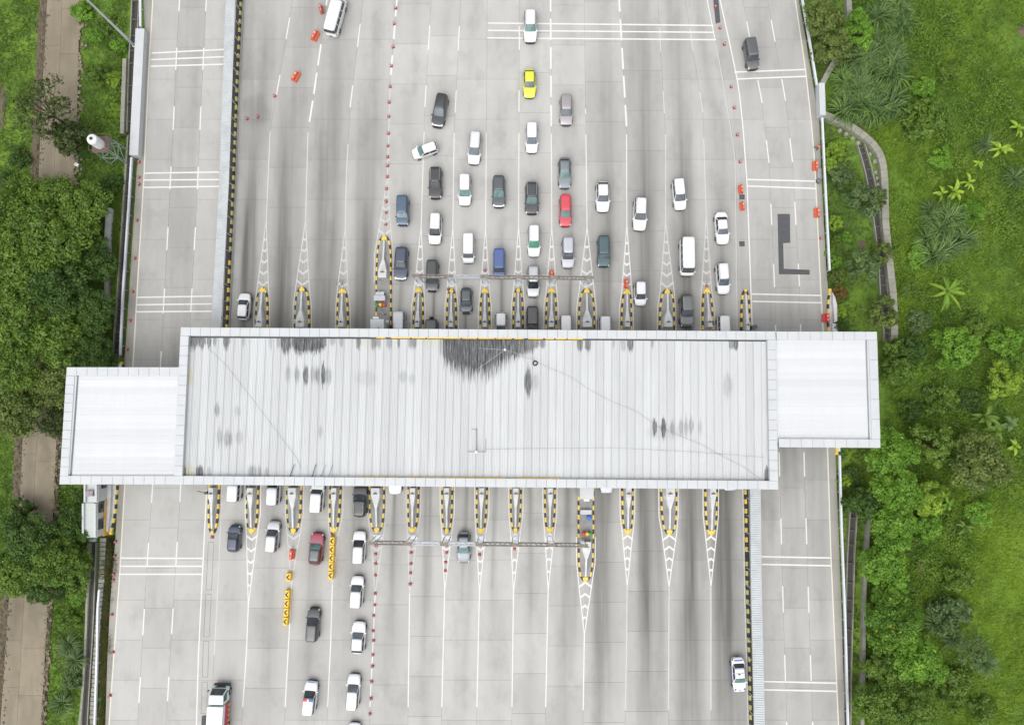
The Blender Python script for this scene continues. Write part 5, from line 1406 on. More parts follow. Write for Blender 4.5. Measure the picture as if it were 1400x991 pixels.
gantry('rusty lattice height gantry over the upper toll lanes', pn, [((a[0] + 4, a[1]), (b[0] - 4, b[1]), RUST if k in (0, 2, 3, 4) else GALV) for k, (a, b) in enumerate(zip(pn, pn[1:]))])
ps = [(517.5, 733), (565, 733.5), (612, 734), (658, 734.5), (704.5, 735), (751.5, 735.5), (793, 736)]
gantry('rusty lattice height gantry over the lower toll lanes', ps, [((a[0] + 4, a[1]), (b[0] - 4, b[1]), RUST if k in (0, 3, 4, 5) else GALV) for k, (a, b) in enumerate(zip(ps, ps[1:]))])

# ============================================================ ROADSIDE BUILDINGS
def cabin(label, px, zr, wins, mat_roof, mat_wall, name='site_cabin', par=True):
    """px: roof rectangle in survey pixels at height zr"""
    x0, y0, x1, y1 = px
    c = [P(x0, y0, zr), P(x1, y0, zr), P(x1, y1, zr), P(x0, y1, zr)]
    mid = (sum(p[0] for p in c) / 4, sum(p[1] for p in c) / 4)
    t = thing(name, (*mid, 0), label, 'cabin')
    MB().prism(c, -.4, zr - .12).build('wall', mat_wall, t)
    big = [(p[0] + (.06 if p[0] > mid[0] else -.06), p[1] + (.06 if p[1] > mid[1] else -.06)) for p in c]
    MB().prism(big, zr - .118, zr).build('roof', mat_roof, t, bevel=.02)
    if par:
        for xa, xb in ((x0, x0 + 2.6), (x1 - 3.2, x1)):
            MB().prism([P(xa, y0, zr), P(xb, y0, zr), P(xb, y1, zr), P(xa, y1, zr)], zr + .002, zr + .28).build('parapet', WHITE_P3, t, bevel=.02)
    xr = max(p[0] for p in c)
    for (ya, yb, za, zb) in wins:
        A, B = P(x1, ya, (za + zb) / 2), P(x1, yb, (za + zb) / 2)
        w = MB().box((xr + .02, (A[1] + B[1]) / 2, (za + zb) / 2), (.06, abs(A[1] - B[1]), zb - za)).build('window', GLASS, t)
        MB().box((xr + .05, (A[1] + B[1]) / 2, za - .05), (.14, abs(A[1] - B[1]) + .1, .07)).build('sill', WHITE_P3, w)
    return t
t = cabin('pale green flat-roofed cabin with ochre lower wall at the lower left below the small roof', (113.5, 688, 132.5, 734), 2.6, [(687, 700, 1.25, 2.3), (709, 723, 1.25, 2.3)], GREEN_WALL, GREEN_WALL)
X, Y = P(141.5, 708, 1.1); MB().box((X + .09, Y, .45), (.22, 4.75, 1.35)).build('wall_band', OCHRE, t, bevel=.04)
t = cabin('white cabin with grey ducts partly under the small left roof', (116, 640, 134, 686), 2.7, [(663, 667, .9, 2.0)], WHITE_P3, WHITE_P3)
X, Y = P(139, 672); MB().box((X, Y, 1.0), (1.5, .95, 1.6)).build('duct', CONC_G, t, bevel=.08); X, Y = P(139, 681.5); MB().box((X, Y, 1.0), (1.5, .9, 1.5)).build('duct', CONC_G, t, bevel=.08)
X, Y = P(125, 674, 2.7); MB().box((X, Y, 2.95), (.9, .7, .5)).build('vent_unit', plain('maroon_grey', (.30, .26, .27), .7), t)
t = thing('fuel_tank', (*P(133, 737), 0), 'small grey-green tank in front of the pale green cabin', 'tank')
X, Y = P(130, 737); MB().tube((X - .5, Y, .3), (X + .3, Y, .3), .28, .28, 12).build('drum', GREEN_WALL, t); MB().box((X - .1, Y, .05), (.9, .4, .2)).build('cradle', STEEL_D, t)

# stair housings poking out of the canopy
def housing(x0, y0, x1, y1, zr, label, lip):
    c = [P(x0, y0, zr), P(x1, y0, zr), P(x1, y1, zr), P(x0, y1, zr)]
    mid = (sum(p[0] for p in c) / 4, sum(p[1] for p in c) / 4)
    t = thing('stair_housing', (*mid, 0), label, 'housing')
    MB().prism(c, .15, zr - .1).build('wall', WHITE_P2, t); MB().prism([(p[0] + (.07 if p[0] > mid[0] else -.07), p[1] + (.07 if p[1] > mid[1] else -.07)) for p in c], zr - .098, zr).build('roof', WHITE_P, t, bevel=.02)
    X, Y = P(*lip, zr - .3); MB().box((X, Y, zr - .28), (.75, .28, .18)).build('lamp_hood', WHITE_PL, t, bevel=.03)
    X, Y = P((x0 + x1) / 2 + 2, (y0 + y1) / 2, zr); MB().tube((X, Y - .6, zr + .1), (X, Y + .6, zr + .12), .03).tube((X - .3, Y + .1, zr + .08), (X, Y + .4, zr + .1), .03).build('conduit', STEEL_D, t)
housing(507, 437, 524, 470, 4.4, 'white housing poking out above the upper canopy edge on the long-nosed island', (514, 434.6))
housing(793.5, 640, 811, 681.5, 4.4, 'white housing poking out below the lower canopy edge on the long-tailed island', (802, 683.6))
# island furniture
def drum(x, y, mat, label, z=.2, r=.24):
    t = thing('traffic_drum', (*P(x, y), z), label, 'drum', 'drums on the toll islands')
    b = P(x, y); MB().lathe([(r * .9, 0), (r, .05), (r, .35), (r * .94, .38), (r * .94, .5), (r, .53), (r, .82), (r * .8, .88), (r * .3, .9)], (b[0], b[1], z), 16).build('shell', mat, t, smooth=False)
    MB().lathe([(r * 1.01, .42), (r * 1.01, .47)], (b[0], b[1], z), 16).build('band', WHITE_PL, t)
drum(516.6, 418, GREEN_PL, 'green drum in the row on the long-nosed island'); drum(521.6, 418, YEL_PL, 'yellow drum between the green and red drums on the long-nosed island'); drum(526.6, 418, RED_PL, 'red drum in the row on the long-nosed island')
drum(797, 728, RED_PL, 'red drum in the row on the long-tailed island'); drum(801.8, 728, YEL_PL, 'yellow drum between the red and green drums on the long-tailed island'); drum(806.4, 728, GREEN_PL, 'green drum in the row on the long-tailed island')
drum(804.7, 706.5, BLUE_PL, 'blue drum on the long-tailed island near the white housing', r=.32)
def cabinet(x, y, d, label, mat=WHITE_P, z=.2, rot=0):
    b = P(x, y); t = thing('equipment_cabinet', (*b, z), label, 'cabinet')
    MB().box((b[0], b[1], z + d[2] / 2), d, rot).build('case', mat, t, bevel=.03); MB().box((b[0], b[1], z + d[2] + .035), (d[0] + .1, d[1] + .1, .06), rot).build('lid', WHITE_P2, t, bevel=.015)
cabinet(521.5, 410, (1.4, .6, 1.3), 'wide white equipment cabinet on the long-nosed island')
cabinet(520.5, 403.5, (.85, .4, .9), 'small white equipment cabinet above the wide one on the long-nosed island')
cabinet(525.5, 403.5, (.25, .4, 1.0), 'dark narrow cabinet beside the small white one', STEEL_D)
cabinet(800.5, 699, (1.4, .5, .5), 'low white cabinet on the long-tailed island behind the blue drum')
cabinet(531, 442, (.35, .5, .6), 'small orange box on the kerb under the upper canopy edge', ORANGE_PL, .25)
for (x, y, l) in ((525, 430, 'bent grey pipe lying on the long-nosed island'), (526, 387, 'grey hoop on the long-nosed island below its crash wall')):
    b = P3(x, y, .3); tag(MB().path([b, (b[0] - .5, b[1] + .5, .5), (b[0] - .55, b[1] + .9, .35)] if y > 400 else [b, (b[0] - .9, b[1] + .2, .8), (b[0] - 1.0, b[1] + .2, .3)], .04).build('metal_pipe', GALV), l, 'pipe')
b = P3(466.5, 389.5); t = thing('lane_sensor', b, 'grey-green sensor post with dome at the tip of the third island', 'sensor')
MB().tube(b, (b[0], b[1], .8), .06).build('post', STEEL_D, t); MB().lathe([(.22, .75), (.26, .9), (.2, 1.05), (.06, 1.12)], b, 12).build('dome', GALV, t); MB().box((b[0] - .35, b[1] + .1, .5), (.06, .06, 1.0)).build('rail', STEEL_D, t)

# ============================================================ CONES AND BARRIERS
CONE_ME = {}
def cone_meshes():
    a = MB().box((0, 0, .025), (.42, .42, .05)).lathe([(.16, .05), (.145, .14), (.135, .20)]); CONE_ME['base'] = a.mesh('body')
    a = MB().lathe([(.135, .20), (.108, .36)]).lathe([(.08, .50), (.035, .72), (.02, .74)], n=14); CONE_ME['cone'] = a.mesh('cone')
    a = MB().lathe([(.110, .355), (.083, .505)]); CONE_ME['band'] = a.mesh('reflective_band')
    CONE_ME['base'].materials.append(CONE_RED); CONE_ME['cone'].materials.append(CONE_RED); CONE_ME['band'].materials.append(WHITE_PL)
cone_meshes()
def cone(x, y, label, group, dull=False):
    s = rnd.uniform(.88, 1.0)
    t = thing('traffic_cone', (*P(x, y), .014), label, 'cone', group, rnd.uniform(-.4, .4)); t.scale = (s, s, s)
    for nm, k in (('foot', 'base'), ('cone', 'cone'), ('reflective_band', 'band')): link(nm, CONE_ME[k], t)
def cone_row(pts, where, group, frm='the top'):
    for k, (x, y) in enumerate(pts):
        if len(pts) == 1: cone(x, y, 'red and white cone ' + where, group)
        else: cone(x, y, 'red banded cone %s, %s from %s' % (where, ORD[k], frm), group)
cone_row([(541, 12), (539, 33.5), (537.5, 65), (535, 91), (533.5, 119), (532, 140.5), (531.5, 160), (531, 183), (530.3, 200), (530, 215), (530, 227), (529.5, 242), (528.4, 258.5), (528, 276), (528, 291), (527.5, 307)], 'above the long-nosed island', 'cones above the long-nosed island')
cone_row([(375.5, 132)], 'standing alone below a dash near the left kerb', 'loose cones'); cone_row([(338, 163), (352.5, 160.5)], 'of the pair on the damp patch', 'loose cones', 'the left')
cone_row([(977.5, 10), (984, 39), (990, 61.5), (999.5, 119.5), (1003.7, 148), (1008, 185), (1011.6, 221.7)], 'left of the right highway', 'cones beside the right highway')
cone_row([(190.8, 222), (190.6, 243), (190.3, 252.5), (187.5, 301.5), (184.7, 353.5), (181.6, 399), (178.3, 438.5), (174.5, 478)], 'on the upper left highway shoulder', 'cones on the left shoulder')
cone_row([(158.7, 740), (157.8, 759.5), (156, 784), (155.5, 792.5), (153.4, 839.5), (155, 891), (151, 950)], 'on the lower left highway shoulder', 'cones on the left shoulder')
cone_row([(290.5, 734)], 'at the tip of the short left island', 'loose cones'); cone_row([(1122, 326)], 'by the right guardrail next to the clipped bushes', 'loose cones')
cone_row([(514.5, 745), (513.8, 757), (513.6, 770), (513.4, 786), (513.2, 811), (512.5, 826.5), (511, 841), (510.3, 862), (511, 875), (510, 894.5), (509.5, 910), (508.3, 931), (507.5, 954), (506, 975)], 'right of the lower white queue', 'cones below the lower gantry')
cone_row([(563, 744), (562.3, 755), (561.9, 770), (561.4, 783), (561, 798)], 'below the fifth island', 'cones below the lower gantry')
cone_row([(611.6, 745), (610.7, 755), (609.4, 768), (609, 780)], 'below the sixth island', 'cones below the lower gantry')
cone_row([(657, 745), (655.8, 758)], 'below the seventh island', 'cones below the lower gantry'); cone_row([(703.4, 744.5), (703.4, 750)], 'below the eighth island', 'cones below the lower gantry')
cone_row([(663, 370)], 'in the painted tip left of the bright blue van', 'loose cones'); cone_row([(803.5, 387)], 'at the right end post of the upper gantry', 'loose cones')
cone_row([(613, 395.5)], 'at the tip of the sixth island', 'loose cones'); cone_row([(454, 729.5)], 'at the lower tip of the third island', 'loose cones'); cone_row([(966, 391)], 'at the tip of the rightmost island', 'loose cones'); cone_row([(526.6, 430)], 'on the long-nosed island near its cabinet', 'loose cones')

BAR = {}
def barrier_meshes():
    a = MB(); prof = [(-.28, 0), (-.28, .22), (-.12, .45), (-.10, .85), (.10, .85), (.12, .45), (.28, .22), (.28, 0)]
    vs = [(x, y, z) for x in (-.55, .55) for y, z in prof]; n = 8
    a.add(vs, [(i, i + 1, n + i + 1, n + i) for i in range(n - 1)] + [tuple(range(n))[::-1], tuple(range(n, 2 * n))])
    BAR['shell'] = a.mesh('shell'); BAR['cap'] = MB().lathe([(.07, .85), (.07, .90)], (0.2, 0, 0), 8).lathe([(.05, .85), (.05, .89)], (-.3, 0, 0), 8).mesh('filler_cap')
    for k in BAR: BAR[k].materials.append(RED_PL)
barrier_meshes()
def barrier(x, y, ang, label, mat, s=(1.2, 1.5, 1.0), group='plastic barriers'):
    t = thing('plastic_barrier', (*P(x, y), .012), label, 'barrier', group, radians(ang)); t.scale = s
    o = link('shell', BAR['shell'], t); own_mat(o, mat); o = link('filler_cap', BAR['cap'], t); own_mat(o, WHITE_PL)
barrier(431.5, 51, 65, 'orange plastic barrier just below the white minibus', ORANGE_PL); barrier(405, 106.5, 60, 'orange plastic barrier standing alone on the upper left plaza', ORANGE_PL)
barrier(440, 15, 105, 'dull orange barrier left of the white minibus', plain('dull_orange', (.45, .12, .08), .6), (1.0, 1.0, 1.0))
barrier(1012, 260, 95, 'red barrier beside the right highway line, upper of two', ORANGE_PL, (1.0, 1.1, 1)); barrier(1014, 283, 95, 'red barrier beside the right highway line, lower of two', ORANGE_PL, (1.0, 1.1, 1))
barrier(1113.5, 228, 90, 'red barrier at the right shoulder just below the worker', ORANGE_PL, (1.1, 1.3, 1)); barrier(1115.8, 292, 90, 'red barrier at the right shoulder above the clipped bushes', ORANGE_PL, (1.1, 1.3, 1))
barrier(754, 376.5, 90, 'red barrier in the painted tip above the ninth island', ORANGE_PL, (1.1, 1.1, 1)); barrier(855.8, 388.5, 90, 'red barrier at the tip of the eleventh island', ORANGE_PL, (1.1, 1.1, 1))
barrier(400, 757, 85, 'red barrier in the painted tip below the second island', ORANGE_PL, (1.1, 1.3, 1)); barrier(1128.3, 435, 90, 'red barrier beside the striped kerb under the right roof edge', RED_PL, (1.0, 1.8, 1))
# yellow chevron barriers
def chevron_barrier(x, y, label, ang=87):
    t = thing('chevron_barrier', (*P(x, y), .012), label, 'barrier', 'yellow chevron barriers', radians(ang))
    def pt(nm, mb, mat, bev=0):
        me = mb.mesh(nm); me.materials.append(mat); o = link(nm, me, t)
        if bev: q = o.modifiers.new('bevel', 'BEVEL'); q.width = bev; q.segments = 2; q.limit_method = 'ANGLE'
    pt('shell', MB().box((0, 0, .4), (1.12, .62, .8), top=.94), YEL_PL, .05)
    for sg in (1, -1):
        q = [(0, .27), (0, .03), (sg * .33, -.25), (sg * .33, -.01)]
        pt('arrow', MB().prism(q, .79, .8065 if sg > 0 else .8068), BLACK)
for k, (x, y) in enumerate([(455.9, 738), (455.4, 749.5), (454.9, 761), (454.4, 772.5), (453.9, 784.5)]): chevron_barrier(x, y, 'yellow barrier with black arrow below the third island, %s from the top' % ORD[k])
chevron_barrier(396.6, 787, 'single yellow barrier with black arrow below the second island')
for k, (x, y) in enumerate([(395, 810.5), (394.3, 822.5), (393.5, 834.5), (392.6, 847)]): chevron_barrier(x, y, 'yellow barrier with black arrow among the lowest four, %s from the top' % ORD[k])

# ============================================================ MASTS AND TOWERS
bx_, by_ = P(182, 61)
t = thing('street_lamp', (bx_, by_, -.4), 'tall grey street lamp post leaning into view at the top left', 'street lamp')
MB().lathe([(.3, -.1), (.3, .1)], (bx_, by_, -.3), 10).tube((bx_, by_, -.4), (bx_, by_, 12.5), .21, .12, 10).build('pole', GALV, t)
MB().tube((bx_, by_, 12.4), (bx_ + 2.2, by_ + .1, 13.0), .06, .05).build('arm', GALV, t); MB().box((bx_ + 2.5, by_ + .1, 13.0), (.8, .3, .15)).build('lamp_head', GALV, t)
# water tank tower
base = P(163, 214)
t = thing('water_tower', (*base, -.45), 'white water tank on a steel lattice tower at the left', 'water tower')
ZP = 4.3
steel = plain('grey_green_steel', (.27, .34, .34), .6)
cs = [(-.95, -.95), (.95, -.95), (.95, .95), (-.95, .95)]
for cx_, cy_ in cs: MB().tube((base[0] + cx_ * 1.15, base[1] + cy_ * 1.15, -.45), (base[0] + cx_, base[1] + cy_, ZP), .075, .06, 6).build('leg', steel, t)
for k in range(4):
    a, b = cs[k], cs[(k + 1) % 4]
    m = MB()
    for z0, z1 in ((0.1, 2.1), (2.1, 4.2)):
        m.tube((base[0] + a[0] * 1.08, base[1] + a[1] * 1.08, z0), (base[0] + b[0] * 1.04, base[1] + b[1] * 1.04, z1), .045, .045, 5).tube((base[0] + b[0] * 1.08, base[1] + b[1] * 1.08, z1), (base[0] + a[0] * 1.08, base[1] + a[1] * 1.08, z1), .045, .045, 5)
    m.build('brace', steel, t)
MB().box((base[0], base[1], ZP + .06), (2.3, 2.2, .1)).build('platform', plain('red_oxide_plate', (.13, .085, .07), .7), t)
rl = MB()
for k in range(4):
    a, b = cs[k], cs[(k + 1) % 4]; rl.tube((base[0] + a[0] * 1.15, base[1] + a[1] * 1.15, ZP + .9), (base[0] + b[0] * 1.15, base[1] + b[1] * 1.15, ZP + .9), .025, .025, 4).tube((base[0] + a[0] * 1.15, base[1] + a[1] * 1.15, ZP + .1), (base[0] + a[0] * 1.15, base[1] + a[1] * 1.15, ZP + .9), .025, .025, 4)
rl.build('railing', plain('oxide_rail', (.20, .12, .10), .7), t)
tk = MB().lathe([(.66, 0), (.70, .1), (.70, .9), (.67, .95), (.70, 1.0), (.70, 1.75), (.62, 1.92), (.35, 2.02), (.25, 2.03)], (base[0] - .1, base[1], ZP + .11), 24).build('tank', WHITE_PL, t)
MB().lathe([(.22, 2.03), (.22, 2.08), (.1, 2.1)], (base[0] - .1, base[1], ZP + .12), 14).build('lid', CLOTH_D, tk)
MB().path([(base[0] + .7, base[1] - .5, ZP + 1.2), (base[0] + .75, base[1] - .6, .2)], .035, 5).build('pipe', WHITE_PL, t)
b = P3(111, 229, .4); t = thing('sign_plate', (b[0], b[1], 0), 'small pale sign plate on a post beside the dirt track', 'sign')
MB().tube((b[0], b[1], -.4), (b[0], b[1], 1.4), .04).build('post', GALV, t); MB().box((b[0], b[1], 1.45), (.6, .45, .06), -.4).build('plate', CONC_W, t)
# small platform slab and grey bollard on the right shoulder
b = P(1119, 238); tag(MB().prism([P(1116.5, 231), P(1122, 231), P(1122.5, 246), P(1117, 246)], -.1, .25).build('concrete_plinth', CONC_G, bevel=.02), 'small concrete plinth beside the worker at the right guardrail', 'plinth')
t = thing('tyre_stack', (*P(1118.3, 248.5), .01), 'grey tyre stack below the small plinth at the right guardrail', 'tyres')
for k in range(2):
    b = P(1118.3, 248.5); MB().lathe([(.18, .0), (.3, .02), (.34, .1), (.3, .18), (.18, .2)], (b[0], b[1], .02 + k * .21), 14).build('tyre', RUBBER if k == 0 else plain('grey_rubber', (.16, .15, .15), .8), t)
# worker walking along the shoulder
def worker(x, y):
    X, Y = P(x, y)
    t = thing('person', (X, Y, 0), 'worker in a pink safety vest and dark trousers walking on the right shoulder', 'person', None, radians(200))
    J = {'pel': (0, 0, .95), 'chest': (0, 0, 1.28), 'neck': (0, .0, 1.47), 'head': (0, .03, 1.62), 'top': (0, .02, 1.72), 'sl': (-.18, 0, 1.42), 'el': (-.27, -.1, 1.15), 'hl': (-.26, .08, .93), 'sr': (.18, 0, 1.42), 'er': (.28, .08, 1.15), 'hr': (.25, .28, .98),
         'tl': (-.1, 0, .92), 'kl': (-.11, .2, .50), 'fl': (-.11, .16, .08), 'ol': (-.11, .32, .05), 'tr': (.1, 0, .92), 'kr': (.11, -.08, .50), 'fr': (.11, -.32, .12), 'or': (.11, -.18, .05)}
    E = [('pel', 'chest'), ('chest', 'neck'), ('neck', 'head'), ('head', 'top'), ('chest', 'sl'), ('sl', 'el'), ('el', 'hl'), ('chest', 'sr'), ('sr', 'er'), ('er', 'hr'), ('pel', 'tl'), ('tl', 'kl'), ('kl', 'fl'), ('fl', 'ol'), ('pel', 'tr'), ('tr', 'kr'), ('kr', 'fr'), ('fr', 'or')]
    Rr = {'pel': .15, 'chest': .15, 'neck': .06, 'head': .10, 'top': .08, 'sl': .07, 'sr': .07, 'el': .05, 'er': .05, 'hl': .04, 'hr': .04, 'tl': .1, 'tr': .1, 'kl': .065, 'kr': .065, 'fl': .05, 'fr': .05, 'ol': .04, 'or': .04}
    ks = list(J); me = bpy.data.meshes.new('body'); me.from_pydata([J[k] for k in ks], [(ks.index(a), ks.index(b)) for a, b in E], [])
    me.materials.append(CLOTH_D)
    o = link('body', me, t); o.modifiers.new('skin', 'SKIN')
    if not me.skin_vertices: me.skin_vertices.new()
    for i, k in enumerate(ks): me.skin_vertices[0].data[i].radius = (Rr[k], Rr[k])
    me.skin_vertices[0].data[0].use_root = True
    s = o.modifiers.new('sub', 'SUBSURF'); s.levels = 2; s.render_levels = 2
    v = MB().lathe([(.19, .92), (.205, 1.1), (.215, 1.3), (.17, 1.44), (.08, 1.48)], (0, 0, 0), 14); me2 = v.mesh('vest'); me2.materials.append(PINK_VEST); link('vest', me2, t)
    for sg in (1, -1):
        v = MB().tube((sg * .17, 0, 1.42), (sg * .25, .03 * sg, 1.25), .085, .075, 8).mesh('sleeve'); v.materials.append(PINK_VEST); link('sleeve', v, t)
    v = MB().lathe([(.125, 1.62), (.125, 1.68), (.09, 1.76), (.03, 1.785)], (0, .02, 0), 12).mesh('hair'); v.materials.append(BLACK); link('hair', v, t)
    v = MB().lathe([(.06, 1.5), (.10, 1.55), (.108, 1.62), (.10, 1.66)], (0, .045, 0), 12).mesh('face'); v.materials.append(SKIN); link('face', v, t)
worker(1114.5, 204)
# ============================================================ PLANTS
def leaf_mesh(name, centers, normals, size, aspect, tints, rs, fold=.25):
    """one rhombic, slightly folded leaf spray per centre"""
    n = len(centers)
    up = rs.normal(size=(n, 3)); nrm = normals / np.linalg.norm(normals, axis=1)[:, None]
    t = up - nrm * np.sum(up * nrm, 1)[:, None]; t /= np.linalg.norm(t, axis=1)[:, None] + 1e-9
    b = np.cross(nrm, t)
    s = size[:, None]
    p0 = centers - t * s * .5; p2 = centers + t * s * .5 - nrm * s * .08
    p1 = centers + b * s * aspect * .5 + nrm * s * fold * .3; p3 = centers - b * s * aspect * .5 + nrm * s * fold * .3
    V = np.stack([p0, p1, p2, p3], 1).reshape(-1, 3)
    return quads_to_mesh(name, V, np.repeat(tints, 1))

def quads_to_mesh(name, V, tint_face):
    nq = len(V) // 4
    me = bpy.data.meshes.new(name)
    me.vertices.add(len(V)); me.vertices.foreach_set('co', V.astype(np.float32).ravel())
    me.loops.add(nq * 4); me.loops.foreach_set('vertex_index', np.arange(nq * 4, dtype=np.int32))
    me.polygons.add(nq); me.polygons.foreach_set('loop_start', np.arange(0, nq * 4, 4, dtype=np.int32)); me.polygons.foreach_set('loop_total', np.full(nq, 4, dtype=np.int32))
    at = me.attributes.new('tint', 'FLOAT', 'FACE'); at.data.foreach_set('value', np.asarray(tint_face, np.float32))
    me.update(calc_edges=True)
    return me

def crown(seed, R, Hc, z0, n_cl, per, leaf, lo=-.35, gap=0.0):
    """clumps of leaves through an uneven dome; returns mesh and clump centres"""
    rs = np.random.RandomState(seed)
    d = rs.normal(size=(n_cl * 3, 3)); d /= np.linalg.norm(d, axis=1)[:, None]
    d = d[d[:, 2] > lo][:n_cl]; n_cl = len(d)
    ang = np.arctan2(d[:, 1], d[:, 0])
    lob = 1 + .16 * np.sin(ang * 3 + rs.rand() * 6) + .10 * np.sin(ang * 5 + rs.rand() * 6)
    rad = (0.45 + .55 * rs.rand(n_cl) ** .5) * lob
    c = d * rad[:, None] * np.array([R * .86, R * .86, Hc * .86]); c[:, 2] += z0
    rc = R * (.15 + .13 * rs.rand(n_cl)); ct = rs.rand(n_cl) * .45
    q = rs.normal(size=(n_cl, per, 3)); q /= np.linalg.norm(q, axis=2)[:, :, None]
    q[:, :, 2] = np.where(q[:, :, 2] < -.35, -q[:, :, 2], q[:, :, 2])
    k = (.55 + .5 * rs.rand(n_cl, per, 1))
    pos = c[:, None, :] + q * rc[:, None, None] * k * np.array([1, 1, .75])
    nr = q + .55 * rs.normal(size=q.shape) + np.array([0, 0, .55])
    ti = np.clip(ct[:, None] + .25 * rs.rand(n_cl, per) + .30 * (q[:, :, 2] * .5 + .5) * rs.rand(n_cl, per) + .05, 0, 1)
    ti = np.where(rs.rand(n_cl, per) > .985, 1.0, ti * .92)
    sz = leaf * (.45 + 1.15 * rs.rand(n_cl, per) ** 1.6) * (.8 + .5 * rs.rand(n_cl, 1))
    me = leaf_mesh('crown', pos.reshape(-1, 3), nr.reshape(-1, 3), sz.ravel(), .55, ti.ravel(), rs)
    return me, c

def trunk_mesh(seed, base_r, z0, c, n_limb, R):
    rs = random.Random(seed); m = MB()
    top = (rs.uniform(-.2, .2), rs.uniform(-.2, .2), z0 * .75)
    m.tube((0, 0, -.5), (top[0] * .5, top[1] * .5, z0 * .4), base_r * 1.2, base_r * .85, 8); m.tube((top[0] * .5, top[1] * .5, z0 * .4), top, base_r * .85, base_r * .6, 8)
    pick = rs.sample(range(len(c)), min(n_limb, len(c)))
    for i in pick:
        e = Vector(c[i]); s = Vector(top) * rs.uniform(.75, 1.0); mid = s.lerp(e, .5) + Vector((rs.uniform(-.2, .2), rs.uniform(-.2, .2), .15 * R))
        m.tube(s, mid, base_r * .38, base_r * .22, 6); m.tube(mid, e, base_r * .22, base_r * .07, 5)
    return m.mesh('trunk')

TREE = {}
def tree_kind(key, seed, R, Hc, z0, n_cl, per, leaf, base_r, limbs=9, lo=-.35):
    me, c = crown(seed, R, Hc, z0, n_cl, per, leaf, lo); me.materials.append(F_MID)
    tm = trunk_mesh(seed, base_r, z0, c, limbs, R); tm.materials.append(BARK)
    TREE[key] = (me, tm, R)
tree_kind('big1', 1, 4.6, 3.0, 4.2, 100, 125, .36, .22); tree_kind('big2', 2, 4.6, 2.7, 4.6, 95, 125, .37, .24); tree_kind('big3', 3, 4.6, 3.4, 4.0, 110, 120, .34, .22)
tree_kind('mid1', 4, 3.2, 2.3, 2.9, 62, 85, .36, .15); tree_kind('mid2', 5, 3.2, 2.6, 2.6, 66, 85, .34, .15)
tree_kind('small1', 6, 1.9, 1.5, 1.7, 40, 75, .25, .09); tree_kind('small2', 7, 1.9, 1.3, 1.5, 36, 75, .23, .09)
tree_kind('bush1', 8, 2.4, 1.1, .6, 46, 80, .30, .08, 5, -.1); tree_kind('bush2', 9, 2.4, .9, .5, 44, 85, .26, .08, 5, -.1); tree_kind('bush3', 12, 2.4, 1.3, .7, 52, 70, .34, .08, 5, -.1)
tree_kind('sparse', 10, 4.3, 2.2, 4.4, 60, 24, .36, .16, 34)
tree_kind('ball', 11, 1.0, .95, .75, 70, 60, .13, .06, 4, -.6)

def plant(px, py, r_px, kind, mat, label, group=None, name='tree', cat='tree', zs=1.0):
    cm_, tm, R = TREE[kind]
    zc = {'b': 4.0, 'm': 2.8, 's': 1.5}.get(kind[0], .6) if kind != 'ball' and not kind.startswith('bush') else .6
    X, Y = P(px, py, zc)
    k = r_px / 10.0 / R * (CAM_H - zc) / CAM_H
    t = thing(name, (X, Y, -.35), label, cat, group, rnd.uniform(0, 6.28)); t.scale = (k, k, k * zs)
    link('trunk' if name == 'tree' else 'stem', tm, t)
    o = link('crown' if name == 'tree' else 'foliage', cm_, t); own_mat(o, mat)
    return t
G1 = 'trees of the dense left grove'
for a in [
 (62, 272, 40, 'big1', F_MID, 'bright leafy tree at the upper edge of the left grove over the track'), (112, 285, 42, 'big2', F_MID, 'tree at the upper right corner of the left grove'),
 (18, 290, 46, 'big3', F_MID, 'tree at the upper left corner of the left grove'), (78, 330, 50, 'big2', F_MID, 'broad tree in the upper middle of the left grove'),
 (122, 350, 30, 'big1', F_DARK, 'dark tree in the left grove beside the pale wall stub'), (28, 362, 48, 'big1', F_MID, 'tree at the left edge of the photo level with the pale wall stub'),
 (82, 396, 46, 'big3', F_DARK, 'dark tree in the centre of the left grove'), (122, 425, 32, 'big2', F_DARK, 'dark tree in the left grove beside the low grey wall stub'),
 (26, 430, 46, 'big2', F_MID, 'tree at the left edge of the photo level with the upper canopy edge'), (78, 462, 42, 'big1', F_MID, 'tree in the lower middle of the left grove'),
 (118, 478, 30, 'big3', F_DARK, 'dark tree touching the upper left corner of the small left roof'), (24, 502, 42, 'big3', F_MID, 'tree at the left edge level with the small left roof'),
 (68, 524, 32, 'big2', F_OLIVE, 'olive tree left of the small left roof'), (20, 562, 36, 'big1', F_OLIVE, 'olive tree at the bottom left of the grove'), (66, 576, 26, 'big3', F_SPARSE, 'thin dull tree at the bottom of the grove by the track')]:
    plant(*a, G1)
G2 = 'trees of the lower left clump'
for a in [(85, 722, 27, 'big1', F_DARK, 'dark tree beside the pale green cabin'), (34, 736, 36, 'big2', F_DARK, 'dark tree over the track at the lower left'), (70, 768, 38, 'big3', F_MID, 'leafy tree in the middle of the lower left clump'),
          (18, 784, 34, 'big1', F_MID, 'tree at the left edge of the lower left clump'), (98, 788, 26, 'mid1', F_MID, 'small tree beside the lower left drain'), (58, 806, 26, 'mid2', F_DARK, 'small dark tree at the bottom of the lower left clump'), (28, 696, 17, 'small1', F_DARK, 'small dark tree at the top of the lower left clump'), (100, 680, 14, 'mid1', F_DARK, 'dark shrub-like tree left of the white cabin')]:
    plant(*a, G2)
plant(82, 165, 47, 'sparse', F_SPARSE, 'thin tree with bare branches over the track near the water tower'); plant(92, 185, 27, 'mid1', F_SPARSE, 'dull dense tree left of the water tower')
G3 = 'shrubs on the left verge'
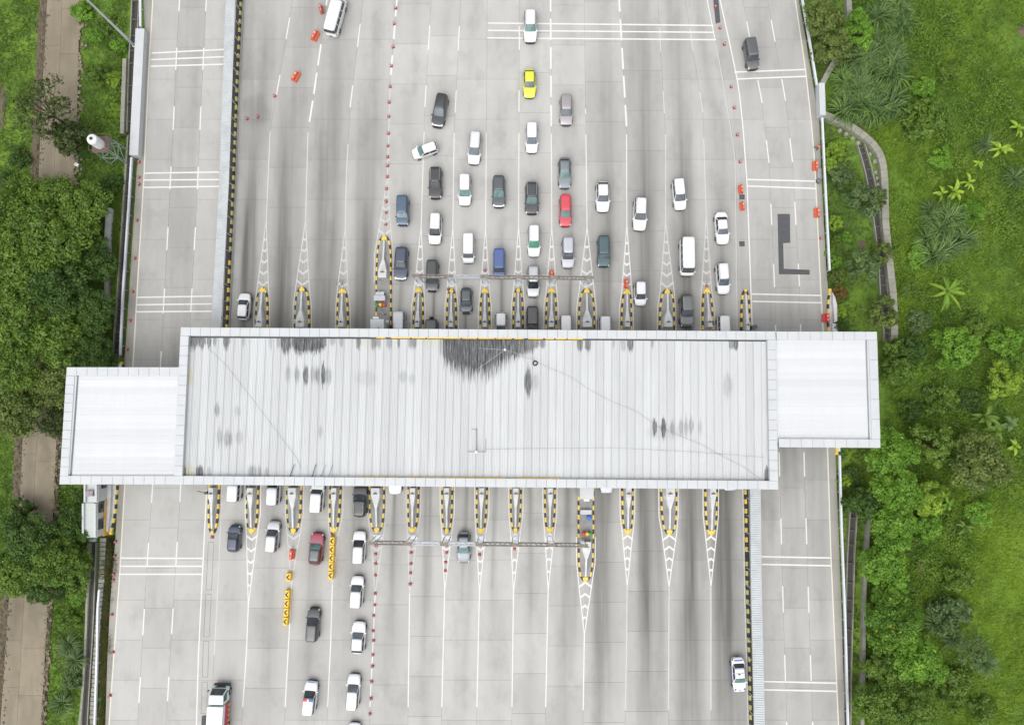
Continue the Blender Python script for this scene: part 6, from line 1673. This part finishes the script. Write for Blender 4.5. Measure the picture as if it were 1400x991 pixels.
for a in [(110, 12, 16, 'bush1', F_BRIGHT, 'bright shrub by the track at the top left'), (128, 45, 14, 'bush2', F_BRIGHT, 'bright shrub below the lamp post'), (160, 60, 12, 'bush3', F_BRIGHT, 'bright shrub at the foot of the lamp post'), (152, 105, 14, 'bush2', F_YEL, 'yellow-green shrub left of the short concrete wall'), (155, 150, 12, 'bush1', F_YEL, 'yellow-green shrub above the water tower'),
          (150, 250, 16, 'bush3', F_DARK, 'dark shrub below the water tower'), (140, 32, 14, 'bush3', F_MID, 'mid green shrub beside the lamp post'), (130, 100, 18, 'bush1', F_MID, 'mid green shrub right of the track'), (158, 180, 11, 'bush1', F_MID, 'green shrub behind the water tower legs'),
          (92, 850, 18, 'bush2', F_MID, 'grassy shrub below the lower left clump'), (102, 815, 14, 'bush1', F_BRIGHT, 'bright shrub right of the lower left clump'), (95, 930, 15, 'bush3', F_GREY, 'grey-green shrub at the lower left'), (78, 965, 15, 'bush2', F_MID, 'shrub at the bottom left corner of the verge'), (25, 215, 18, 'bush2', F_DARK, 'dark shrub at the left edge above the grove'), (4, 245, 14, 'bush1', F_DARK, 'dark shrub at the very left above the grove')]:
    plant(*a[:6], G3, 'shrub', 'shrub')
G4 = 'trees on the right side'
for a in [(1128, 22, 28, 'mid1', F_OLIVE, 'olive tree at the top beside the right guardrail'), (1145, 60, 26, 'mid2', F_OLIVE, 'olive tree over the mossy wall at the top right'), (1122, 72, 14, 'small2', F_OLIVE, 'small olive tree by the right guardrail'), (1182, 42, 21, 'mid1', F_BRIGHT, 'bright green tree right of the mossy wall'), (1180, 20, 18, 'mid2', F_BRIGHT, 'bright green tree at the top edge right of the mossy wall'),
          (1258, 163, 32, 'bush3', F_MID, 'rounded bushy tree in the field right of the curving wall'), (1282, 152, 24, 'mid1', F_MID, 'mid green tree right of the rounded bushy one'), (1178, 275, 26, 'small1', F_GREY, 'grey-green tree by the drain, uppermost of three'), (1205, 268, 14, 'small2', F_OLIVE, 'olive sapling by the drain beside the uppermost grey-green tree'), (1180, 365, 26, 'small2', F_GREY, 'grey-green tree by the drain, middle of three'), (1210, 345, 16, 'small1', F_OLIVE, 'olive sapling by the drain beside the middle grey-green tree'), (1203, 428, 24, 'small1', F_OLIVE, 'green tree by the drain, lowest of three'),
          (1308, 474, 33, 'mid2', F_BRIGHT, 'bright green tree level with the upper canopy edge'), (1252, 480, 23, 'mid1', F_DARK, 'dark tree right of the end of the curving wall'), (1225, 478, 18, 'small2', F_MID, 'small tree at the upper right corner of the right roof'), (1232, 505, 24, 'mid2', F_MID, 'mid green tree right of the right roof'),
          (1285, 545, 24, 'bush3', F_MID, 'low tree in the middle of the right side'), (1378, 520, 25, 'mid1', F_YEL, 'yellow-green tree at the right edge above the dark banana'), (1225, 618, 34, 'big1', F_BRIGHT, 'bright tree at the lower right corner of the right roof'), (1280, 606, 30, 'mid1', F_MID, 'darker tree right of the bright corner tree'), (1338, 632, 42, 'big2', F_OLIVE, 'broad olive tree near the right edge'),
          (1230, 668, 36, 'big3', F_BRIGHT, 'bright tree below the bright corner tree'), (1185, 690, 26, 'mid2', F_DARK, 'dark tree beside the lower right guardrail'), (1272, 680, 27, 'mid1', F_YEL, 'yellow-green tree right of the bright pair'), (1232, 720, 32, 'big1', F_BRIGHT, 'tree over the top of the lower right drain'), (1275, 722, 22, 'mid2', F_BRIGHT, 'bright tree above the bare soil patch'), (1215, 772, 32, 'big2', F_BRIGHT, 'round tree above the blossoming one'), (1222, 812, 26, 'mid1', F_BRIGHT, 'green tree just above the blossoming one'),
          (1222, 852, 38, 'big3', F_FLOWER, 'tree with yellow blossom beside the lower right drain'), (1260, 905, 36, 'big1', F_BRIGHT, 'tree right below the blossoming one'), (1212, 915, 28, 'mid2', F_MID, 'darker tree below the blossoming one beside the wall'), (1205, 968, 32, 'big2', F_MID, 'tree at the bottom edge beside the thin wall'), (1252, 972, 36, 'big3', F_MID, 'tree at the bottom edge, second from the thin wall'), (1300, 940, 30, 'bush1', F_MID, 'low bushy tree at the lower right'), (1296, 838, 28, 'bush3', F_GREY, 'grey-green scrub tree right of the blossoming one'), (1325, 885, 26, 'sparse', F_GREY, 'bare greyish scrub tree at the lower right')]:
    plant(*a[:6], G4)
G5 = 'clipped bushes in the garden strip'
for a in [(1142, 305, 11, F_YEL, 'pale yellow-green clipped bush, uppermost of the row'), (1157, 323, 9, F_BRIGHT, 'bright clipped bush right of the cone'), (1147, 328, 9, F_MID, 'green clipped bush beside the bright one'), (1142, 358, 10, F_BRIGHT, 'green clipped bush above the rusty ones'), (1144, 378, 11, F_OLIVE, 'olive clipped bush turning rusty'), (1148, 401, 11, F_RUST, 'rust coloured clipped bush'), (1150, 428, 9, F_YEL, 'pale green clipped bush below the rust coloured one'), (1150, 445, 11, F_DARK, 'dark clipped bush at the right roof edge'),
          (1135, 224, 10, F_YEL, 'yellow-green bush right of the small plinth'), (1156, 658, 9, F_YEL, 'small yellow-green bush below the right roof')]:
    plant(a[0], a[1], a[2], 'ball', a[3], a[4], G5, 'shrub', 'shrub')
for a in [(1145, 205, 16, 'bush1', F_YEL, 'yellow-green shrub beside the worker'), (1150, 240, 18, 'bush3', F_GREY, 'grey-green shrub below the small plinth'), (1136, 345, 9, 'bush2', F_BRIGHT, 'low bright shrub between the clipped bushes'), (1165, 655, 17, 'bush1', F_DARK, 'dark shrub below the right roof'), (1162, 690, 13, 'bush2', F_DARK, 'dark shrub along the lower right guardrail'), (1218, 130, 18, 'bush2', F_MID, 'shrub at the edge of the reeds'), (1245, 395, 15, 'bush2', F_MID, 'shrub right of the drain'), (1258, 440, 18, 'bush3', F_GREY, 'grey-green shrub near the dark tree'),
          (1330, 290, 20, 'bush2', F_BRIGHT, 'bright shrub right of the pale feathery reeds'), (1335, 445, 20, 'bush1', F_MID, 'shrub right of the palm'), (1375, 470, 24, 'bush3', F_BRIGHT, 'bright shrub near the right edge'), (1245, 560, 20, 'bush2', F_DARK, 'dark low shrub right of the right roof'), (1330, 545, 18, 'bush1', F_DARK, 'dark shrub left of the dark banana'), (1340, 700, 20, 'bush1', F_BRIGHT, 'bright shrub below the olive tree'), (1310, 790, 20, 'bush3', F_MID, 'shrub below the bare soil patch'), (1345, 970, 22, 'bush2', F_MID, 'shrub at the bottom edge near the right corner'), (1290, 215, 20, 'bush2', F_BRIGHT, 'bright low shrub in the upper right field'), (1265, 120, 18, 'bush3', F_BRIGHT, 'bright low shrub above the rounded bushy tree'), (1300, 100, 18, 'bush2', F_MID, 'mid green low shrub in the upper right field'), (1260, 350, 18, 'bush1', F_BRIGHT, 'bright shrub left of the pale feathery reeds')]:
    plant(*a[:6], 'shrubs on the right side', 'shrub', 'shrub')

# ---- reeds: arching blades
def reed_mesh(seed, n, ln, w):
    rs = np.random.RandomState(seed); V = []; T = []
    for k in range(n):
        a = rs.rand() * 6.28; r0 = rs.rand() * .5; x, y = r0 * cos(a), r0 * sin(a)
        a2 = a + rs.normal() * .5; L_ = ln * (.6 + .5 * rs.rand()); lean = .35 + .5 * rs.rand()
        px_, py_, pz_ = x, y, 0.0; el = 1.45
        ww = w * (.7 + .6 * rs.rand()); nx_, ny_ = -sin(a2), cos(a2); tt = rs.rand()
        for s in range(5):
            w0 = ww * (1 - s / 5.0) ; w1 = ww * (1 - (s + 1) / 5.0) + .004
            st = L_ / 5; qx, qy, qz = px_ + cos(a2) * cos(el) * st, py_ + sin(a2) * cos(el) * st, pz_ + sin(el) * st
            V += [(px_ - nx_ * w0, py_ - ny_ * w0, pz_), (px_ + nx_ * w0, py_ + ny_ * w0, pz_), (qx + nx_ * w1, qy + ny_ * w1, qz), (qx - nx_ * w1, qy - ny_ * w1, qz)]
            T.append(min(.95, 1.1 * tt * (.5 + .14 * s))); px_, py_, pz_ = qx, qy, qz; el -= lean
    me = quads_to_mesh('blades', np.array(V), np.array(T)); me.materials.append(F_GREY); return me
REED = [reed_mesh(s, 100, 3.0, .085) for s in (21, 22, 23)]
ri = 0
for cx, cy, n, rr_ in ((1205, 40, 12, 34), (1220, 15, 7, 22), (1195, 100, 12, 32), (1172, 140, 11, 26), (1205, 140, 8, 22), (1165, 112, 4, 16), (1222, 75, 5, 16), (1290, 318, 12, 34)):
    for k in range(n):
        a = rnd.uniform(0, 6.28); r_ = rr_ * sqrt(rnd.random())
        X, Y = P(cx + r_ * cos(a), cy + r_ * sin(a), .8)
        t = thing('reed_clump', (X, Y, -.4), 'tall arching reed clump in the thicket at the top right' if cx < 1250 else 'pale feathery reed clump in the middle of the right field', 'reeds', 'reeds of the top right thicket' if cx < 1250 else 'pale reeds in the field', rnd.uniform(0, 6.28)); s_ = rnd.uniform(.95, 1.4); t.scale = (s_, s_, s_)
        o = link('blades', REED[ri % 3], t); own_mat(o, [F_REED, F_GREY, F_REED][ri % 3]); ri += 1
for (x, y, l) in ((1345, 200, 'grass tussock near the two yellow-green bananas'), (1385, 245, 'grass tussock at the right edge below the bananas'), (1300, 870, 'grey grass tussock right of the blossoming tree'), (1345, 905, 'grass tussock in the lower right scrub'), (1275, 850, 'dry grass tussock beside the blossoming tree'), (88, 960, 'grass tussock at the lower left verge'), (105, 900, 'grass tussock beside the lower left drain'), (97, 880, 'grass tussock above the grey-green shrub at the lower left')):
    X, Y = P(x, y); t = thing('reed_clump', (X, Y, -.4), l, 'reeds', None, rnd.uniform(0, 6)); link('blades', REED[rnd.randrange(3)], t)

# ---- bananas and palm: each leaf a part
def banana_leaf(seed, ln, w):
    rs = random.Random(seed); V = []; F_ = []; n = 7; el = rs.uniform(.5, .9)
    x, z = .1, 0.0; rows = []
    for s in range(n + 1):
        f = s / n; ww = w * sin(pi * min(1, .12 + f * .9)) ** .7 * (1 if f < .98 else .15)
        if s == 0: ww = .04
        rows.append((x, z, ww)); x += cos(el) * ln / n; z += sin(el) * ln / n; el -= 1.5 / n
    for (x, z, ww) in rows: V += [(x, -ww, z + ww * .35), (x, 0, z), (x, ww, z + ww * .35)]
    for s in range(n):
        for j in (0, 1): F_.append((s * 3 + j, (s + 1) * 3 + j, (s + 1) * 3 + j + 1, s * 3 + j + 1))
    V4 = []; T = []
    for f in F_:
        V4 += [V[i] for i in f]; T.append(.35 + .5 * rs.random())
    me = quads_to_mesh('leaf', np.array(V4), np.array(T)); me.materials.append(F_YEL); return me
BL = [banana_leaf(s, 1.9, .26) for s in (31, 32, 33)]
def banana(px, py, s, mat, label, n=8, stem=1.3):
    X, Y = P(px, py, stem); t = thing('banana_plant', (X, Y, -.35), label, 'banana plant', 'banana plants', rnd.uniform(0, 6)); t.scale = (s, s, s)
    m = MB().tube((0, 0, -.2), (0, 0, stem), .13, .08, 8).mesh('stem'); m.materials.append(F_OLIVE); link('stem', m, t)
    for k in range(n):
        o = link('leaf', BL[k % 3], t, (0, 0, stem - .05 - .04 * k), 2 * pi * k / n + rnd.uniform(-.55, .55)); own_mat(o, mat); o.rotation_euler[1] = rnd.uniform(-.5, .4); o.scale = (rnd.uniform(.55, 1.15), rnd.uniform(.7, 1.2), 1)
banana(1371, 203, 1.0, F_YEL, 'yellow-green banana plant near the right edge, uppermost', 8); banana(1343, 221, .62, F_YEL, 'small yellow-green banana plant left of the uppermost one', 6); banana(1329, 247, .8, F_YEL, 'yellow-green banana plant at the right end of the lower row', 7); banana(1308, 261, .95, F_YEL, 'yellow-green banana plant in the middle of the lower row', 8); banana(1293, 262, .7, F_YEL, 'yellow-green banana plant at the left end of the lower row', 6)
banana(1396, 172, .8, F_YEL, 'banana plant cut off by the right edge', 6)
banana(1348, 570, 1.15, F_MID, 'dark banana plant with broad leaves, left of the pair', 9); banana(1382, 578, 1.1, F_GREY, 'dark banana plant with broad leaves at the right edge', 9); banana(1366, 588, .9, F_MID, 'dark banana plant between the broad-leaved pair', 7)
banana(1300, 690, .85, F_BRIGHT, 'banana plant right of the yellow-green tree', 7); banana(1392, 610, .8, F_YEL, 'yellow banana plant at the right edge below the dark ones', 6); banana(1325, 722, .7, F_MID, 'banana plant above the bare soil patch', 6)
def frond_mesh(seed, ln):
    rs = random.Random(seed); V4 = []; T = []; n = 16; el = .65; x, z = .1, 0
    for s in range(n):
        st = ln / n; x2, z2 = x + cos(el) * st, z + sin(el) * st
        V4 += [(x, -.025, z), (x2, -.02, z2), (x2, .02, z2), (x, .025, z)]; T.append(.9)
        l = .24 * sin(pi * min(1, .18 + .85 * s / n)) ** .8
        for sg in (1, -1):
            for h in (0, .5):
                xb, zb_ = x + (x2 - x) * h, z + (z2 - z) * h
                V4 += [(xb, sg * .02, zb_), (xb + .06, sg * .02, zb_), (xb + .25 + .02, sg * l, zb_ - .10 * l), (xb + .22, sg * l, zb_ - .10 * l)]; T.append(.35 + .4 * rs.random())
        x, z = x2, z2; el -= 1.2 / n
    me = quads_to_mesh('frond', np.array(V4), np.array(T)); me.materials.append(F_BRIGHT); return me
FR = [frond_mesh(41, 3.0), frond_mesh(42, 2.7)]
X, Y = P(1298, 397, 1.6); t = thing('palm_tree', (X, Y, -.35), 'palm with fronds spread like a star in the right field', 'palm')
m = MB().tube((0, 0, -.2), (0, 0, 1.7), .2, .15, 10).mesh('trunk'); m.materials.append(BARK); link('trunk', m, t)
for k in range(15):
    o = link('frond', FR[k % 2], t, (0, 0, 1.6 - .02 * k), 2 * pi * k / 15 + rnd.uniform(-.3, .3)); own_mat(o, F_BRIGHT if k % 3 else F_YEL); o.scale = (rnd.uniform(.65, 1.1), rnd.uniform(.7, 1.1), 1); o.rotation_euler[1] = rnd.uniform(-.1, .2)

# ---- grass: too many blades to count
def field_noise(x, y, ph):
    return (np.sin(x * .31 + ph) * np.cos(y * .27 + ph * 1.7) + .7 * np.sin(x * .83 + y * .51 + ph * 2.1) + .5 * np.sin(x * 1.7 - y * 1.3 + ph)) / 2.2
def grass(name, label, n, region, hmin, hmax, mat, seed, w=.05):
    rs = np.random.RandomState(seed)
    px, py = region(rs, n)
    X, Y = Pn(px, py, 0.0); n = len(X)
    f = field_noise(X, Y, seed)
    h = (hmin + (hmax - hmin) * rs.rand(n)) * np.clip(.75 + .55 * f, .35, 1.5)
    z0 = np.full(n, -.50); br = np.clip((np.asarray(px) - 1300) / 80, 0, 1) * np.clip((np.asarray(py) - 600) / 140, 0, 1); lowf = np.sin(X * .09 + seed) * np.cos(Y * .075 + 1.3) + .5 * np.sin(X * .17 - Y * .13)
    B = 4
    V = np.zeros((n, B, 4, 3)); T = np.zeros((n, B))
    for b in range(B):
        a = rs.rand(n) * 6.283; sp = h * (.6 + 1.0 * rs.rand(n)); ww = w * (.6 + .9 * rs.rand(n))
        dx, dy = np.cos(a), np.sin(a); nx_, ny_ = -dy, dx
        ox, oy = X + rs.normal(size=n) * .10, Y + rs.normal(size=n) * .10
        V[:, b, 0] = np.stack([ox - nx_ * ww, oy - ny_ * ww, z0], 1); V[:, b, 1] = np.stack([ox + nx_ * ww, oy + ny_ * ww, z0], 1)
        V[:, b, 2] = np.stack([ox + dx * sp + nx_ * ww * .4, oy + dy * sp + ny_ * ww * .4, z0 + h], 1); V[:, b, 3] = np.stack([ox + dx * sp - nx_ * ww * .4, oy + dy * sp - ny_ * ww * .4, z0 + h], 1)
        T[:, b] = np.clip(.36 + .26 * f + .20 * lowf + .30 * br + .35 * (rs.rand(n) - .5), 0, .92)
    me = quads_to_mesh(name, V.reshape(-1, 3), T.ravel()); me.materials.append(mat)
    o = link(name, me); tag(o, label, 'grass', None, 'stuff')
    return o
def reg_right(rs, n):
    py = rs.rand(n) * 1110 - 60; px = 1150 + rs.rand(n) * 330
    wall = np.interp(py, [-60, 30, 92, 116, 160, 180, 200, 245, 345, 466, 480, 620, 700, 800, 1060], [1164, 1165, 1142, 1128, 1150, 1180, 1205, 1214, 1220, 1228, 1212, 1212, 1196, 1189, 1186])
    k = px > wall; return px[k], py[k]
def reg_garden(rs, n):
    py = rs.rand(n) * 1160 - 60; px = 1095 + rs.rand(n) * 130
    lo = np.interp(py, [-60, 50, 118, 164, 240, 371, 452, 620, 716, 842, 1060], [1094, 1106, 1119, 1125, 1128, 1135, 1148, 1151, 1152, 1157, 1163])
    hi = np.interp(py, [-60, 30, 92, 116, 160, 180, 200, 262, 345, 466, 480, 620, 700, 800, 1060], [1154, 1155, 1132, 1118, 1124, 1158, 1168, 1186, 1198, 1206, 1205, 1190, 1184, 1178, 1172])
    k = (px > lo) & (px < hi)
    ch = np.interp(py, [700, 760, 830, 900, 1060], [1167, 1164, 1162, 1160, 1158]); k &= ~((py > 690) & (np.abs(px - ch) < 7))
    return px[k], py[k]
def reg_left(rs, n):
    py = rs.rand(n) * 1160 - 70; px = -80 + rs.rand(n) * 270
    hi = np.interp(py, [-70, 80, 184, 185, 240, 400, 490, 500, 660, 735, 740, 800, 870, 950, 1060], [180, 166, 165, 171, 166, 155, 150, 100, 100, 108, 118, 116, 112, 106, 98])
    wob = 6 * np.sin(py / 11.0) * np.sin(py / 29.0) + 3 * np.sin(py / 4.3) + 4.5 * rs.normal(size=len(py)); tl = np.interp(py, [y for _, y in TL_], [x for x, _ in TL_]) - 9 + wob; tr = np.interp(py, [y for _, y in TR_], [x for x, _ in TR_]) + 2 - wob
    k = (px < hi) & ((px < tl) | (px > tr)); return px[k], py[k]
def reg_verge(rs, n):
    py = 735 + rs.rand(n) * 320; e = np.interp(py, [735, 816, 890, 991, 1060], [157, 150, 146, 143, 141]); g = np.interp(py, [735, 804, 890, 991, 1060], [145, 143, 139, 136, 134])
    px = g + (e - g) * rs.rand(n); return px, py
F_GRASS = foliage_mat('grass_blades', (0.085, 0.170, 0.014), (0.33, 0.48, 0.045), .35); F_GRASS2 = foliage_mat('verge_grass', (0.052, 0.080, 0.018), (0.155, 0.195, 0.045), .3); F_GRASS3 = foliage_mat('left_grass', (0.060, 0.125, 0.018), (0.215, 0.330, 0.050), .35); F_DRY = foliage_mat('dry_verge_grass', (0.06, 0.075, 0.02), (0.24, 0.22, 0.07), .3)
grass('meadow_grass', 'lush bright green grass covering the right field', 95000, reg_right, .22, .55, F_GRASS, 51, .04)
grass('garden_grass', 'short green grass in the garden strip right of the highway', 16000, reg_garden, .12, .28, F_GRASS2, 52, .03)
grass('verge_grass', 'green grass along the track and drains on the left', 46000, reg_left, .2, .45, F_GRASS3, 53, .04)
grass('dry_grass', 'olive grass strip beside the lower left shoulder', 3000, reg_verge, .45, .75, F_DRY, 54, .03)

def weeds(name, label, n, region, mat, seed, leaf=.30):
    """low leafy ground cover in uneven mounds"""
    rs = np.random.RandomState(seed); px, py = region(rs, n); X, Y = Pn(px, py, 0.0)
    f = field_noise(X * 1.3 + 3, Y * 1.3, seed); low = np.sin(X * .11 + 2.0) * np.cos(Y * .09 + .4) + .6 * np.sin(X * .21 + Y * .16)
    br = np.clip((np.asarray(px) - 1310) / 60, 0, 1) * np.clip((np.asarray(py) - 640) / 120, 0, 1); keep = (f - 1.1 * br + .55 * low + .35 * rs.normal(size=len(X))) > -.05
    X, Y, f, low = X[keep], Y[keep], f[keep], low[keep]; n = len(X)
    mound = np.clip(.25 + .55 * f + .2 * low, .05, 1.1)
    Z = -.42 + mound * (.35 + .65 * rs.rand(n) ** .5)
    nr = np.stack([rs.normal(size=n) * .55, rs.normal(size=n) * .55, np.ones(n)], 1)
    ti = np.clip(.30 + .25 * f - .12 * low + .45 * (rs.rand(n) - .4), 0, .92)
    me = leaf_mesh(name, np.stack([X, Y, Z], 1), nr, leaf * (.6 + .8 * rs.rand(n)), .5, ti, rs); me.materials.append(mat)
    tag(link(name, me), label, 'weeds', None, 'stuff')
weeds('field_weeds', 'low leafy weeds growing in mounds over the right field', 190000, reg_right, F_WEED, 61, .30)
weeds('verge_weeds', 'low leafy weeds among the grass on the left', 40000, reg_left, F_WEED, 62, .26)
